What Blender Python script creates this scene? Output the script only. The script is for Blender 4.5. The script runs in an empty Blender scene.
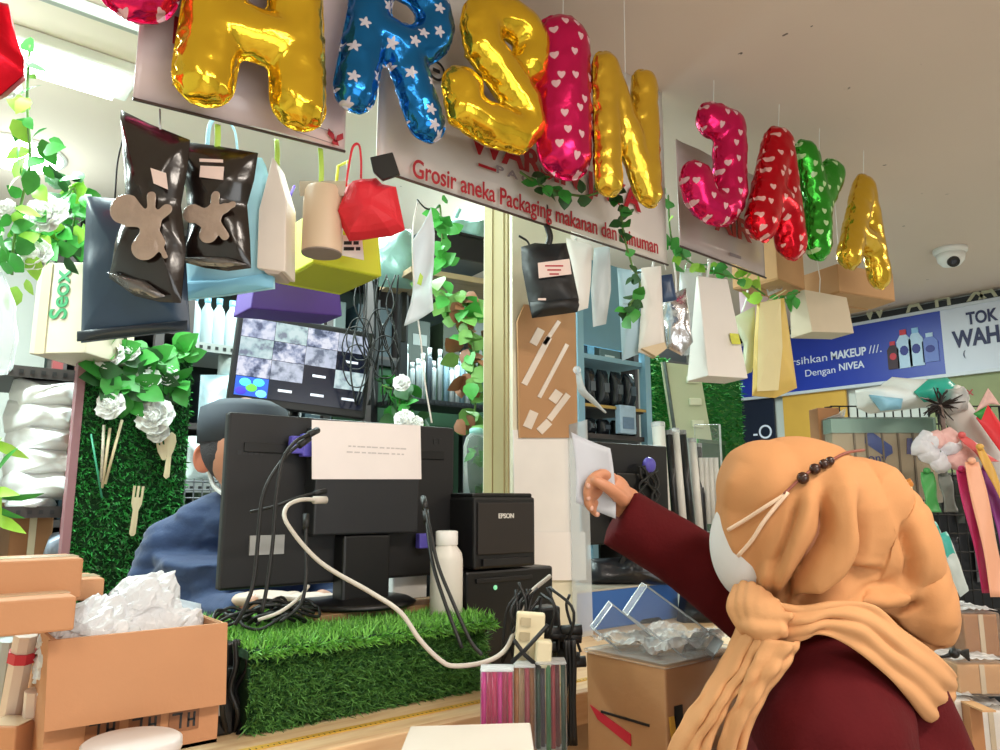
import bpy, bmesh, math, random
from math import sin, cos, pi, radians, sqrt, tan, atan2, exp
from mathutils import Vector, Matrix, noise
random.seed(7)
SC = bpy.context.scene
COL = SC.collection
V = Vector
# ------------------------------------------------------------------ camera frame (1000 x 750)
YAW, PITCH, FPX = radians(51), radians(9.46), 750.0
CAM = V((0, 0, 1.5))
FH = V((cos(YAW), sin(YAW), 0)); RT = V((sin(YAW), -cos(YAW), 0)); ZZ = V((0, 0, 1))
FW = FH*cos(PITCH) + ZZ*sin(PITCH); UP = -FH*sin(PITCH) + ZZ*cos(PITCH)
def ray(x, y): return FW + RT*((x-500)/FPX) + UP*((375-y)/FPX)
def PD(x, y, d): return CAM + ray(x, y)*d            # point at a distance
def PA(x, y, ax, val):                                # point on a plane of the room
    r = ray(x, y); return CAM + r*((val-CAM[ax])/r[ax])
def PU(x, y, u): return PA(x, y, 0, u)
def PV(x, y, v): return PA(x, y, 1, v)
def PZ(x, y, z): return PA(x, y, 2, z)
def dep(P): return (V(P)-CAM).dot(FW)
# ------------------------------------------------------------------ materials
def lin(c):
    if isinstance(c, str): c = [int(c[i:i+2], 16)/255 for i in (0, 2, 4)]
    return tuple((x/12.92 if x <= .04045 else ((x+.055)/1.055)**2.4) for x in c[:3]) + (1,)
MC = {}
def mat(name, col, rough=.55, metal=0, var=.08, nscale=9, bump=0, bscale=60, trans=0, emit=0, spec=.5, sheen=0, stretch=(1,1,1), coat=0, ecol=None):
    if name in MC: return MC[name]
    m = bpy.data.materials.new(name); m.use_nodes = True; MC[name] = m
    nt = m.node_tree; N = nt.nodes; L = nt.links; b = N['Principled BSDF']
    c = lin(col)
    tc = N.new('ShaderNodeTexCoord'); mp = N.new('ShaderNodeMapping'); mp.inputs['Scale'].default_value = stretch
    L.new(tc.outputs['Object'], mp.inputs[0])
    if var > 0:
        nz = N.new('ShaderNodeTexNoise'); nz.inputs['Scale'].default_value = nscale; nz.inputs['Detail'].default_value = 5
        L.new(mp.outputs[0], nz.inputs['Vector'])
        mx = N.new('ShaderNodeMix'); mx.data_type = 'RGBA'
        mx.inputs[6].default_value = tuple(min(1, x*(1-var)) for x in c[:3]) + (1,)
        mx.inputs[7].default_value = tuple(min(1, x*(1+var)) for x in c[:3]) + (1,)
        L.new(nz.outputs['Fac'], mx.inputs[0]); L.new(mx.outputs[2], b.inputs['Base Color'])
    else: b.inputs['Base Color'].default_value = c
    b.inputs['Roughness'].default_value = rough; b.inputs['Metallic'].default_value = metal
    b.inputs['Specular IOR Level'].default_value = spec
    if sheen: b.inputs['Sheen Weight'].default_value = sheen
    if coat: b.inputs['Coat Weight'].default_value = coat; b.inputs['Coat Roughness'].default_value = .1
    if bump:
        n2 = N.new('ShaderNodeTexNoise'); n2.inputs['Scale'].default_value = bscale; n2.inputs['Detail'].default_value = 4
        L.new(mp.outputs[0], n2.inputs['Vector'])
        bp = N.new('ShaderNodeBump'); bp.inputs['Strength'].default_value = bump; bp.inputs['Distance'].default_value = .01
        L.new(n2.outputs['Fac'], bp.inputs['Height']); L.new(bp.outputs[0], b.inputs['Normal'])
    if emit:
        b.inputs['Emission Color'].default_value = lin(ecol or col); b.inputs['Emission Strength'].default_value = emit
    if trans:
        out = N['Material Output']; tr = N.new('ShaderNodeBsdfTransparent'); tr.inputs[0].default_value = tuple(.5+.5*x for x in c[:3])+(1,)
        ms = N.new('ShaderNodeMixShader'); fr = N.new('ShaderNodeFresnel'); fr.inputs[0].default_value = 1.35
        ad = N.new('ShaderNodeMath'); ad.operation = 'ADD'; ad.use_clamp = True; ad.inputs[1].default_value = 1-trans
        L.new(fr.outputs[0], ad.inputs[0]); L.new(ad.outputs[0], ms.inputs[0])
        L.new(tr.outputs[0], ms.inputs[1]); L.new(b.outputs[0], ms.inputs[2]); L.new(ms.outputs[0], out.inputs[0])
        if bump: L.new(bp.outputs[0], fr.inputs['Normal'])
    return m
def foil(name, col, pattern=None, pcol='f3d9d3', pscale=16, rough=.16, size=.2):
    """coloured mylar, with an optional printed pattern of hearts or stars"""
    m = mat(name, col, rough=rough, metal=.82, var=.04, nscale=6, bump=.25, bscale=22)
    nt = m.node_tree; N = nt.nodes; L = nt.links; b = N['Principled BSDF']
    if pattern:
        b.inputs['Metallic'].default_value = .65
        tc = N.new('ShaderNodeTexCoord'); sp = N.new('ShaderNodeSeparateXYZ'); cb = N.new('ShaderNodeCombineXYZ')
        L.new(tc.outputs['Object'], sp.inputs[0]); L.new(sp.outputs[0], cb.inputs[0]); L.new(sp.outputs[2], cb.inputs[1])
        vs = N.new('ShaderNodeVectorMath'); vs.operation = 'SCALE'; vs.inputs['Scale'].default_value = pscale; L.new(cb.outputs[0], vs.inputs[0])
        vo = N.new('ShaderNodeTexVoronoi'); vo.voronoi_dimensions = '2D'; vo.inputs['Scale'].default_value = 1; vo.inputs['Randomness'].default_value = .65
        L.new(vs.outputs[0], vo.inputs['Vector'])
        df = N.new('ShaderNodeVectorMath'); df.operation = 'SUBTRACT'; L.new(vs.outputs[0], df.inputs[0]); L.new(vo.outputs['Position'], df.inputs[1])
        s2 = N.new('ShaderNodeSeparateXYZ'); L.new(df.outputs[0], s2.inputs[0])
        def mth(op, a, bb=None):
            n = N.new('ShaderNodeMath'); n.operation = op
            for i, q in enumerate((a, bb)):
                if q is None: continue
                if isinstance(q, (int, float)): n.inputs[i].default_value = q
                else: L.new(q, n.inputs[i])
            return n.outputs[0]
        x, y = s2.outputs[0], s2.outputs[1]
        if pattern == 'heart':
            q = mth('SUBTRACT', y, mth('MULTIPLY', mth('ABSOLUTE', x), .75))
            f = mth('SQRT', mth('ADD', mth('MULTIPLY', x, x), mth('MULTIPLY', q, q)))
        else:
            th = mth('ARCTAN2', x, y)
            f = mth('DIVIDE', mth('SQRT', mth('ADD', mth('MULTIPLY', x, x), mth('MULTIPLY', y, y))), mth('SUBTRACT', 1.0, mth('MULTIPLY', mth('ARCCOSINE', mth('COSINE', mth('MULTIPLY', th, 5.0))), .19)))
        inside = mth('LESS_THAN', f, size)
        src = b.inputs['Base Color'].links[0].from_socket
        mx = N.new('ShaderNodeMix'); mx.data_type = 'RGBA'; L.new(inside, mx.inputs[0]); L.new(src, mx.inputs[6]); mx.inputs[7].default_value = lin(pcol)
        L.new(mx.outputs[2], b.inputs['Base Color'])
        mm = mth('MULTIPLY', mth('SUBTRACT', 1.0, inside), .8); L.new(mm, b.inputs['Metallic'])
    return m
def wood(name, c1, c2, axis=(1, 14, 14), rough=.5):
    m = mat(name, c1, rough=rough, var=0); nt = m.node_tree; N = nt.nodes; L = nt.links; b = N['Principled BSDF']
    tc = N.new('ShaderNodeTexCoord'); mp = N.new('ShaderNodeMapping'); mp.inputs['Scale'].default_value = axis; L.new(tc.outputs['Object'], mp.inputs[0])
    nz = N.new('ShaderNodeTexNoise'); nz.inputs['Scale'].default_value = 3; nz.inputs['Detail'].default_value = 8; L.new(mp.outputs[0], nz.inputs['Vector'])
    cr = N.new('ShaderNodeValToRGB'); cr.color_ramp.elements[0].position = .35; cr.color_ramp.elements[1].position = .65
    cr.color_ramp.elements[0].color = lin(c1); cr.color_ramp.elements[1].color = lin(c2)
    L.new(nz.outputs['Fac'], cr.inputs[0]); L.new(cr.outputs[0], b.inputs['Base Color']); return m
# ------------------------------------------------------------------ mesh builder
def catmull(P, n=6):
    P = [V(p) for p in P]
    if len(P) < 3: return P
    Q = [P[0]*2-P[1]] + P + [P[-1]*2-P[-2]]; out = []
    for i in range(1, len(Q)-2):
        a, b, c, d = Q[i-1:i+3]
        for k in range(n):
            t = k/n; out.append(.5*((2*b)+(c-a)*t+(2*a-5*b+4*c-d)*t*t+(3*b-a-3*c+d)*t**3))
    out.append(P[-1]); return out
def lerp_list(r, n):
    m = len(r); out = []
    for i in range(n):
        t = i/(n-1)*(m-1); k = min(int(t), m-2); out.append(r[k]*(1-(t-k))+r[k+1]*(t-k))
    return out
class MB:
    def __init__(s): s.v = []; s.f = []; s.m = []
    def add(s, vs, fs, mi=0):
        o = len(s.v); s.v += [V(p) for p in vs]; s.f += [tuple(o+i for i in f) for f in fs]; s.m += [mi]*len(fs); return s
    def box(s, c, d, M=None, mi=0):
        x, y, z = (k/2 for k in d); c = V(c)
        vs = [V((a*x, b*y, e*z)) for e in (-1, 1) for a, b in ((-1,-1),(1,-1),(1,1),(-1,1))]
        vs = [(M @ p if M else p)+c for p in vs]
        return s.add(vs, [(3,2,1,0),(4,5,6,7),(0,1,5,4),(1,2,6,5),(2,3,7,6),(3,0,4,7)], mi)
    def span(s, a, b, mi=0):
        a, b = V(a), V(b); return s.box((a+b)/2, [abs(q) for q in (b-a)], None, mi)
    def hexa(s, top, bot, mi=0):
        return s.add(list(bot)+list(top), [(3,2,1,0),(4,5,6,7),(0,1,5,4),(1,2,6,5),(2,3,7,6),(3,0,4,7)], mi)
    def tube(s, P, r, n=8, sm=0, mi=0, round_=False, flat=1):
        if sm: P2 = catmull(P, sm)
        else: P2 = [V(p) for p in P]
        r = lerp_list(r, len(P2)) if isinstance(r, (list, tuple)) else [r]*len(P2)
        if round_:
            t0 = (P2[0]-P2[1]).normalized(); t1 = (P2[-1]-P2[-2]).normalized()
            A = [(P2[0]+t0*r[0]*sin(a), r[0]*cos(a)) for a in (1.45, 1.1, .7, .35)]; B = [(P2[-1]+t1*r[-1]*sin(a), r[-1]*cos(a)) for a in (.35, .7, 1.1, 1.45)]
            r = [q for _, q in A]+r+[q for _, q in B]; P2 = [p for p, _ in A]+P2+[p for p, _ in B]
        vs = []; fs = []; prev = None; K = len(P2)
        for i, p in enumerate(P2):
            t = (P2[min(i+1, K-1)]-P2[max(i-1, 0)])
            t = t.normalized() if t.length > 1e-9 else V((0,0,1))
            if prev is None: a = t.cross(V((0,0,1))); a = a if a.length > .05 else t.cross(V((0,1,0)))
            else: a = prev-t*prev.dot(t)
            a.normalize(); prev = a; b = t.cross(a)
            vs += [p+(a*cos(2*pi*k/n)+b*sin(2*pi*k/n)*flat)*r[i] for k in range(n)]
        for i in range(K-1):
            fs += [(i*n+k, i*n+(k+1) % n, (i+1)*n+(k+1) % n, (i+1)*n+k) for k in range(n)]
        fs += [tuple(range(n-1, -1, -1)), tuple((K-1)*n+k for k in range(n))]
        return s.add(vs, fs, mi)
    def lathe(s, prof, c=(0,0,0), n=20, M=None, mi=0):
        c = V(c); vs = []; fs = []; K = len(prof)
        for r, z in prof:
            for k in range(n):
                p = V((max(r, 1e-4)*cos(2*pi*k/n), max(r, 1e-4)*sin(2*pi*k/n), z)); vs.append((M @ p if M else p)+c)
        for i in range(K-1): fs += [(i*n+k, i*n+(k+1) % n, (i+1)*n+(k+1) % n, (i+1)*n+k) for k in range(n)]
        fs += [tuple(range(n-1, -1, -1)), tuple((K-1)*n+k for k in range(n))]
        return s.add(vs, fs, mi)
    def ball(s, c, r, M=None, n=20, k=12, mi=0):
        r = (r, r, r) if isinstance(r, (int, float)) else r
        c = V(c); vs = []; fs = []
        for i in range(k+1):
            a = -pi/2+pi*i/k; q = max(cos(a), .002)
            for j in range(n):
                p = V((r[0]*q*cos(2*pi*j/n), r[1]*q*sin(2*pi*j/n), r[2]*sin(a))); vs.append((M @ p if M else p)+c)
        for i in range(k): fs += [(i*n+j, i*n+(j+1) % n, (i+1)*n+(j+1) % n, (i+1)*n+j) for j in range(n)]
        fs += [tuple(range(n-1, -1, -1)), tuple(k*n+j for j in range(n))]
        return s.add(vs, fs, mi)
    def prism(s, poly, y0, y1, mi=0):
        """polygon in local x,z extruded along y"""
        n = len(poly); ar = sum(poly[i][0]*poly[(i+1) % n][1]-poly[(i+1) % n][0]*poly[i][1] for i in range(n))
        if ar < 0: poly = poly[::-1]
        vs = [V((x, y0, z)) for x, z in poly]+[V((x, y1, z)) for x, z in poly]
        return s.add(vs, [tuple(range(n)), tuple(range(2*n-1, n-1, -1))]+[((i+1) % n, i, n+i, n+(i+1) % n) for i in range(n)], mi)
    def puff(s, poly, th, rings=6, crink=0, fs=18, seed=0, mi=0, flange=0, flatback=False):
        """pillow with a polygon outline in local x,z"""
        n = len(poly); ar = sum(poly[i][0]*poly[(i+1) % n][1]-poly[(i+1) % n][0]*poly[i][1] for i in range(n))
        if ar < 0: poly = poly[::-1]
        P = []
        for i in range(n):
            a, b = poly[i], poly[(i+1) % n]; k = max(1, min(14, int(sqrt((a[0]-b[0])**2+(a[1]-b[1])**2)/.012)))
            P += [(a[0]+(b[0]-a[0])*j/k, a[1]+(b[1]-a[1])*j/k) for j in range(k)]
        n = len(P); cx = sum(p[0] for p in P)/n; cz = sum(p[1] for p in P)/n
        def sheet(sg):
            vs = []
            for r in range(rings+1):
                t = (r/rings)**1.0; q = 1-t
                h = th*max(0, (1-max(q, 0)**2.2))**.6 if not (flange and q > 1-flange) else .0015
                for x, z in P:
                    X, Zz = cx+(x-cx)*q, cz+(z-cz)*q
                    w = crink*noise.noise(V((X*fs, Zz*fs, seed+sg))) * (1 if r else 0)
                    vs.append(V((X, sg*(h+w if r else .0008), Zz)))
            return vs
        def faces(flip):
            F = []
            for r in range(rings-1):
                for i in range(n):
                    q = (r*n+i, r*n+(i+1) % n, (r+1)*n+(i+1) % n, (r+1)*n+i); F.append(q[::-1] if flip else q)
            r = rings-1; c = rings*n
            for i in range(n):
                q = (r*n+i, r*n+(i+1) % n, c); F.append(q[::-1] if flip else q)
            return F
        s.add(sheet(-1), faces(False), mi); s.add(sheet(.15 if flatback else 1), faces(True), mi); return s
    def grid(s, fn, nu, nv, mi=0, closed=False):
        vs = [fn(i/nu, j/nv) for j in range(nv+1) for i in range(nu+1)]; w = nu+1
        return s.add(vs, [(j*w+i, j*w+i+1, (j+1)*w+i+1, (j+1)*w+i) for j in range(nv) for i in range(nu)], mi)
    def build(s, name, mats, parent=None, smooth=False, bevel=0, sub=0, solid=0, remesh=0, smo=0, loc=None, rot=None, auto=None):
        me = bpy.data.meshes.new(name); me.from_pydata(s.v, [], s.f); 
        mats = mats if isinstance(mats, (list, tuple)) else [mats]
        for m in mats: me.materials.append(m)
        me.polygons.foreach_set('material_index', s.m)
        if smooth: me.polygons.foreach_set('use_smooth', [True]*len(me.polygons))
        me.update(); o = bpy.data.objects.new(name, me); COL.objects.link(o)
        if parent: o.parent = parent
        if loc is not None: o.location = loc
        if rot is not None: o.rotation_euler = rot
        if solid: q = o.modifiers.new('s', 'SOLIDIFY'); q.thickness = solid; q.offset = 0
        if remesh: q = o.modifiers.new('r', 'REMESH'); q.mode = 'VOXEL'; q.voxel_size = remesh; q.use_smooth_shade = True
        if smo: q = o.modifiers.new('sm', 'SMOOTH'); q.iterations = smo; q.factor = .5
        if bevel: q = o.modifiers.new('b', 'BEVEL'); q.width = bevel; q.segments = 2; q.limit_method = 'ANGLE'
        if sub: q = o.modifiers.new('sub', 'SUBSURF'); q.levels = q.render_levels = sub
        if remesh or smo: bake(o)
        if auto:
            for pl in o.data.polygons: pl.use_smooth = True
            try: o.data.set_sharp_from_angle(angle=radians(auto))
            except Exception: pass
        return o
def bake(o):
    dg = bpy.context.evaluated_depsgraph_get(); dg.update()
    me = bpy.data.meshes.new_from_object(o.evaluated_get(dg)); old = o.data; o.modifiers.clear(); o.data = me; me.name = old.name
    if len(old.materials) and not len(me.materials):
        for m in old.materials: me.materials.append(m)
    bpy.data.meshes.remove(old)
def warp(o, fn):
    for v in o.data.vertices: v.co = fn(v.co.copy())
    o.data.update()
# ------------------------------------------------------------------ things
def tag(o, label, cat, group=None, kind=None):
    o['label'] = label; o['category'] = cat
    if group: o['group'] = group
    if kind: o['kind'] = kind
    return o
def thing(name, label, cat, loc=(0,0,0), rz=0, group=None, roll=0, tilt=0):
    o = bpy.data.objects.new(name, None); COL.objects.link(o); o.empty_display_size = .05
    o.location = loc; o.rotation_euler = (radians(tilt), radians(roll), radians(rz)); return tag(o, label, cat, group)
def struct(name, mb, m, parent=None, **k):
    o = mb.build(name, m, parent, **k)
    if not parent: o['kind'] = 'structure'
    return o
def dup(root, loc, label, rz=None, group=None, roll=None, scale=None):
    r = root.copy(); COL.objects.link(r); r.location = loc; r['label'] = label
    if group: r['group'] = group
    e = list(r.rotation_euler)
    if rz is not None: e[2] = radians(rz)
    if roll is not None: e[1] = radians(roll)
    r.rotation_euler = e
    if scale: r.scale = (scale,)*3 if isinstance(scale, (int, float)) else scale
    for ch in list(root.children):
        c = ch.copy(); COL.objects.link(c); c.parent = r
        for g in list(ch.children):
            d = g.copy(); COL.objects.link(d); d.parent = c
    return r
def text(name, body, size, m, parent, loc, rot=(pi/2,0,0), ext=.0008, align='LEFT', sx=1, bold=0, shear=0):
    cu = bpy.data.curves.new(name, 'FONT'); cu.body = body; cu.size = size; cu.extrude = ext; cu.align_x = align; cu.offset = bold*size; cu.shear = shear
    o = bpy.data.objects.new(name, cu); COL.objects.link(o)
    dg = bpy.context.evaluated_depsgraph_get(); dg.update()
    me = bpy.data.meshes.new_from_object(o.evaluated_get(dg)); bpy.data.objects.remove(o); bpy.data.curves.remove(cu)
    me.name = name; me.materials.clear(); me.materials.append(m)
    ob = bpy.data.objects.new(name, me); COL.objects.link(ob); ob.parent = parent; ob.location = loc; ob.rotation_euler = rot; ob.scale = (sx, 1, 1); return ob
def frame(P, yaw):
    """local (x,z) of pixels on the upright plane through P that faces yaw degrees"""
    a = radians(yaw); X = V((cos(a), sin(a), 0)); Y = V((-sin(a), cos(a), 0))
    def f(px, py):
        r = ray(px, py); t = (V(P)-CAM).dot(Y)/r.dot(Y); q = CAM+r*t-V(P); return (q.dot(X), q.z)
    return f
CF = -39.0       # facing the lens; 0 faces the customers' side of the counter
# materials
M_ceil = mat('ceiling_paint', 'deccbe', rough=.85, var=.03, nscale=2)
M_wall = mat('wall_paint', 'cfd2cc', rough=.8, var=.03)
M_floor = mat('floor_tile', 'b9b2a8', rough=.35, var=.06, nscale=3)
M_kraft = mat('kraft_board', 'c79a6b', rough=.75, var=.07, nscale=14, bump=.06, bscale=90)
M_kraft2 = mat('kraft_board_orange', 'bd8860', rough=.75, var=.06, nscale=14, bump=.05, bscale=90)
M_kraftd = mat('kraft_board_dark', 'a87850', rough=.8, var=.08)
M_kraftp = mat('kraft_paper_pale', 'dcc6a4', rough=.7, var=.05)
M_black = mat('black_plastic', '0c0c0d', rough=.42, var=.05)
M_black2 = mat('black_plastic_soft', '121214', rough=.5, var=.05)
M_grey = mat('dark_grey_plastic', '202226', rough=.45, var=.05)
M_rubber = mat('black_rubber', '141414', rough=.5, var=.03)
M_white = mat('white_plastic', 'ecebe6', rough=.4, var=.03)
M_paper = mat('white_paper', 'f0ece9', rough=.6, var=.02)
M_cream = mat('cream_plastic', 'e2d6b4', rough=.45, var=.04)
M_clear = mat('clear_plastic', 'f4f8fa', rough=.08, var=0, trans=.93)
M_film = mat('clear_film', 'f8fafa', rough=.12, var=0, trans=.97, bump=.3, bscale=30)
M_milky = mat('milky_film', 'f8fafb', rough=.3, var=.03, trans=.75, bump=.3, bscale=28)
M_steel = mat('steel', '9a9d9f', rough=.35, metal=1, var=.05)
M_leaf = mat('leaf_green', '3f9a3c', rough=.45, var=.35, nscale=30)
M_leafd = mat('leaf_dark', '2b5a2c', rough=.5, var=.35, nscale=30)
M_leafl = mat('leaf_lime', '9ccf4a', rough=.45, var=.2, nscale=30)
M_stem = mat('stem_green', '5c7f3a', rough=.6)
M_rose = mat('rose_white', 'f9f9f5', rough=.6, var=.04)
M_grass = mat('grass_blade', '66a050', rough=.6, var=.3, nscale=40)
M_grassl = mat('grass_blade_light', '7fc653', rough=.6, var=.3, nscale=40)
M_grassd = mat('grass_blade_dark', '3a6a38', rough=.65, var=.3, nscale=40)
M_lime = mat('lime_ribbon', 'b7dc57', rough=.5)
M_red = mat('red_ink', 'b01f2c', rough=.5, var=0)
M_ink = mat('black_ink', '1b1b1d', rough=.5, var=0)
M_blueink = mat('blue_ink', '2a2f86', rough=.5, var=0)
M_skin = mat('skin', 'c98f6f', rough=.5, var=.06, nscale=25)
# ================================================================== the room
CZ = 2.88
UR, VB, UL, VF = 5.6, 4.3, -2.2, -3.2
mb = MB(); mb.span((UL, VF, -.1), (UR, VB, 0)); struct('floor', mb, M_floor)
def ceiling_mat():
    m = M_ceil; nt = m.node_tree; N = nt.nodes; L = nt.links; b = N['Principled BSDF']
    tc = N.new('ShaderNodeTexCoord'); mp = N.new('ShaderNodeMapping'); mp.inputs['Scale'].default_value = (9, 5, 1); L.new(tc.outputs['Object'], mp.inputs[0])
    vo = N.new('ShaderNodeTexVoronoi'); vo.inputs['Scale'].default_value = .8; L.new(mp.outputs[0], vo.inputs['Vector'])
    nz = N.new('ShaderNodeTexNoise'); nz.inputs['Scale'].default_value = 11; L.new(mp.outputs[0], nz.inputs['Vector'])
    ad = N.new('ShaderNodeMath'); ad.operation = 'MULTIPLY_ADD'; L.new(nz.outputs['Fac'], ad.inputs[0]); ad.inputs[1].default_value = .22; L.new(vo.outputs['Distance'], ad.inputs[2])
    lt = N.new('ShaderNodeMath'); lt.operation = 'LESS_THAN'; L.new(ad.outputs[0], lt.inputs[0]); lt.inputs[1].default_value = .13
    src = b.inputs['Base Color'].links[0].from_socket; mx = N.new('ShaderNodeMix'); mx.data_type = 'RGBA'
    L.new(lt.outputs[0], mx.inputs[0]); L.new(src, mx.inputs[6]); mx.inputs[7].default_value = lin('6a5f55'); L.new(mx.outputs[2], b.inputs['Base Color'])
ceiling_mat()
mb = MB(); mb.span((UL, VF, CZ), (UR, VB, CZ+.1)); struct('ceiling', mb, M_ceil)
mb = MB(); mb.span((UL, VB, 0), (UR, VB+.1, CZ)); struct('wall_back', mb, M_wall)
mb = MB(); mb.span((UR, VF, 0), (UR+.1, VB, CZ)); struct('wall_right', mb, M_wall)
mb = MB(); mb.span((UL-.1, VF, 0), (UL, VB, CZ)); struct('wall_left', mb, M_wall)
mb = MB(); mb.span((UL, VF-.1, 0), (UR, VF, CZ)); struct('wall_front', mb, M_wall)
# grey ceiling rail above the till, left
mb = MB(); mb.span((-1.6, 2.2, CZ-.04), (.62, 2.225, CZ-.002))
struct('trim_1', mb, mat('rail_grey', '9a9a92', rough=.5), bevel=.004)
# round ceiling lamp and a long tube fixture
P = PZ(18, 152, CZ)
t = thing('ceiling_lamp', 'round glowing white lamp on the ceiling above the leafy garland', 'lamp', (P.x, P.y, CZ))
mb = MB(); mb.lathe([(.17, -.012), (.175, -.004), (.17, 0)], n=32); mb.build('lamp_base', M_white, t, smooth=True)
M_lamp = mat('lamp_glow', 'f4fff8', emit=14, var=0); mb = MB(); mb.lathe([(.02, -.05), (.09, -.045), (.14, -.03), (.16, -.012)], n=32); mb.build('diffuser', M_lamp, t, smooth=True)
t = thing('tube_light', 'long bright tube light on the ceiling beside the grey rail', 'lamp', (-.35, 2.55, CZ))
M_tube = mat('tube_glow', 'f6fffb', emit=9, var=0)
mb = MB(); mb.box((0, 0, -.02), (1.7, .2, .04)); mb.build('housing', M_white, t, bevel=.006)
mb = MB()
for k in (-.05, .05): mb.tube([(-.8, k, -.055), (.8, k, -.055)], .016, 10)
mb.build('tube', M_tube, t, smooth=True)
# ------------------------------------------------------------------ counter
CT = 1.10
M_top = wood('counter_wood', 'deba8c', 'eed3aa', (2, 18, 18)); M_front = wood('counter_front', 'b58a5c', 'c79d6c', (2, 14, 4))
t = thing('shop_counter', 'long pale wooden shop counter carrying the till, printer and grass covered riser', 'counter', (1.2, 1.6, 0))
def loc_span(mb, a, b, o, mi=0): mb.span(V(a)-V(o), V(b)-V(o), mi); return mb
O = (1.2, 1.6, 0)
loc_span(MB(), (-.6, 1.2, CT-.035), (2.42, 1.86, CT), O).build('worktop', M_top, t, bevel=.003)
loc_span(MB(), (-.6, 1.175, CT-.06), (2.42, 1.2, CT+.004), O).build('edge_board', wood('edge_wood', 'cda077', 'e0bd92', (2, 16, 16)), t, bevel=.003)
loc_span(MB(), (-.55, 1.29, 0), (2.38, 1.32, CT-.035), O).build('front_panel', M_front, t)
mtape = mat('yellow_tape_measure', 'd9b04a', rough=.5, var=.1)
mb = loc_span(MB(), (.25, 1.256, CT+.0004), (1.3, 1.272, CT+.0022), O)
for i in range(105):
    x = .25+.01*i; L_ = .008 if i % 5 == 0 else .005
    loc_span(mb, (x, 1.257, CT+.0021), (x+.0016, 1.257+L_, CT+.0026), O, 1)
tp = mb.build('tape_measure', [mtape, M_ink], t); tp['label'] = 'yellow measuring tape glued along the counter edge'
# lower table on the customers' side
t = thing('display_table', 'low table in front of the counter holding the taped carton', 'table', (1.4, .99, 0))
mb = MB(); mb.box((0, 0, 1.0-.015), (.9, .34, .03)); mb.build('table_top', M_front, t, bevel=.004)
for a in (-.42, .42):
    for b in (-.14, .14): MB().box((a, b, .485), (.05, .05, .97)).build('leg', M_front, t)
# ------------------------------------------------------------------ banners
def banner(name, label, u0, u1, z0, z1, v, m, drop=0, rail=.0035):
    t = thing(name, label, 'banner', (u0, v, z0))
    W, H = u1-u0, z1-z0
    def fn(a, b): return V((a*W, .006*sin(a*7)*(1-b)+.002*sin(a*19), b*H - drop*a*(1-b)))
    MB().grid(fn, 40, 8).build('banner_sheet', m, t, smooth=True, solid=.003)
    MB().tube([(0, 0, -.004), (W*.5, 0, -.004-drop*.5), (W, 0, -.004-drop)], rail, 8).build('bottom_rail', mat('rail_brown', '4a3730', rough=.4), t, smooth=True)
    return t
M_ban1 = mat('banner_pink', 'e6d2d2', rough=.22, var=.03); M_ban2 = mat('banner_white', 'e4ddd6', rough=.3, var=.03); M_ban3 = mat('banner_mauve', 'cdbdba', rough=.25, var=.04)
BV = 1.5
p0, p1 = PV(133, 97, BV), PV(345, 150, BV)
b1 = banner('shop_banner', 'pale pink glossy banner behind the gold letter A and blue letter R', p0.x, p1.x, p0.z, CZ, BV, M_ban1, drop=p0.z-p1.z)
f = lambda px, py, o: (PV(px, py, BV-.012)-V(o.location))
q = f(178, 30, b1); MB().box((q.x+.01, -.008, q.z), (.035, .002, .06)).build('red_block', M_red, b1)
q = f(296, 132, b1); w = .12
mb = MB()
for a, b_, c_, d_ in ((0, .04, .001, .038), ): pass
mb.span((q.x, -.0125, q.z), (q.x+.09, -.0115, q.z+.0015)); mb.span((q.x, -.0125, q.z+.028), (q.x+.09, -.0115, q.z+.0295)); mb.span((q.x, -.0125, q.z), (q.x+.0015, -.0115, q.z+.0295))
mb.build('printed_box', mat('grey_ink', '9a8e92', var=0), b1)
mb = MB()
for sg in (-1, 1): mb.prism([(q.x+.095, q.z+.006), (q.x+.095+sg*.02, q.z+.02), (q.x+.095+sg*.018, q.z+.034), (q.x+.095+sg*.004, q.z+.024)], -.0125, -.0115)
mb.prism([(q.x+.085, q.z), (q.x+.105, q.z), (q.x+.1, q.z+.012), (q.x+.09, q.z+.012)], -.0125, -.0115); mb.build('printed_emblem', M_red, b1)
p0, p1 = PV(376, 168, BV), PV(668, 264, BV)
b2 = banner('shop_banner', 'white banner with red lettering Grosir aneka Packaging, below the gold letter S', p0.x, p1.x, p0.z, CZ, BV, M_ban2, drop=p0.z-p1.z)
def btext(b, s, px, py, px2, m, name='lettering', bold=.02, v=BV-.014, size=None, dz=0):
    a, e = PV(px, py, v), PV(px2, py, v); o = text(name, s, .05, m, b, V(a)-V(b.location)+V((0, 0, dz)), bold=bold)
    W = max(vv.co.x for vv in o.data.vertices)-min(vv.co.x for vv in o.data.vertices)
    k = (e.x-a.x)/W; o.scale = (k, k, 1) if size is None else (k, size/.05, 1); return o
btext(b2, 'Grosir aneka Packaging makanan dan minuman', 412, 176, 655, M_red, size=.068, bold=.01)
btext(b2, 'WARSIN JAYA', 470, 150, 640, M_red, size=.1, bold=.03)
q = f(478, 166, b2); MB().span((q.x, -.0145, q.z), (q.x+.06, -.0135, q.z+.008)).build('red_dash', M_red, b2)
btext(b2, 'P A C', 496, 172, 530, mat('grey_ink', '9a8e92', var=0), size=.03)
btext(b2, 'GOSEND', 444, 91, 486, M_ink, size=.05, bold=.03)
q = f(436, 71, b2); mb = MB()
for k in range(24):
    a0, a1 = 2*pi*k/24, 2*pi*(k+1)/24; mb.prism([(q.x+r*cos(a), q.z+r*sin(a)) for r, a in ((.028, a0), (.028, a1), (.021, a1), (.021, a0))], -.0145, -.0135)
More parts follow.
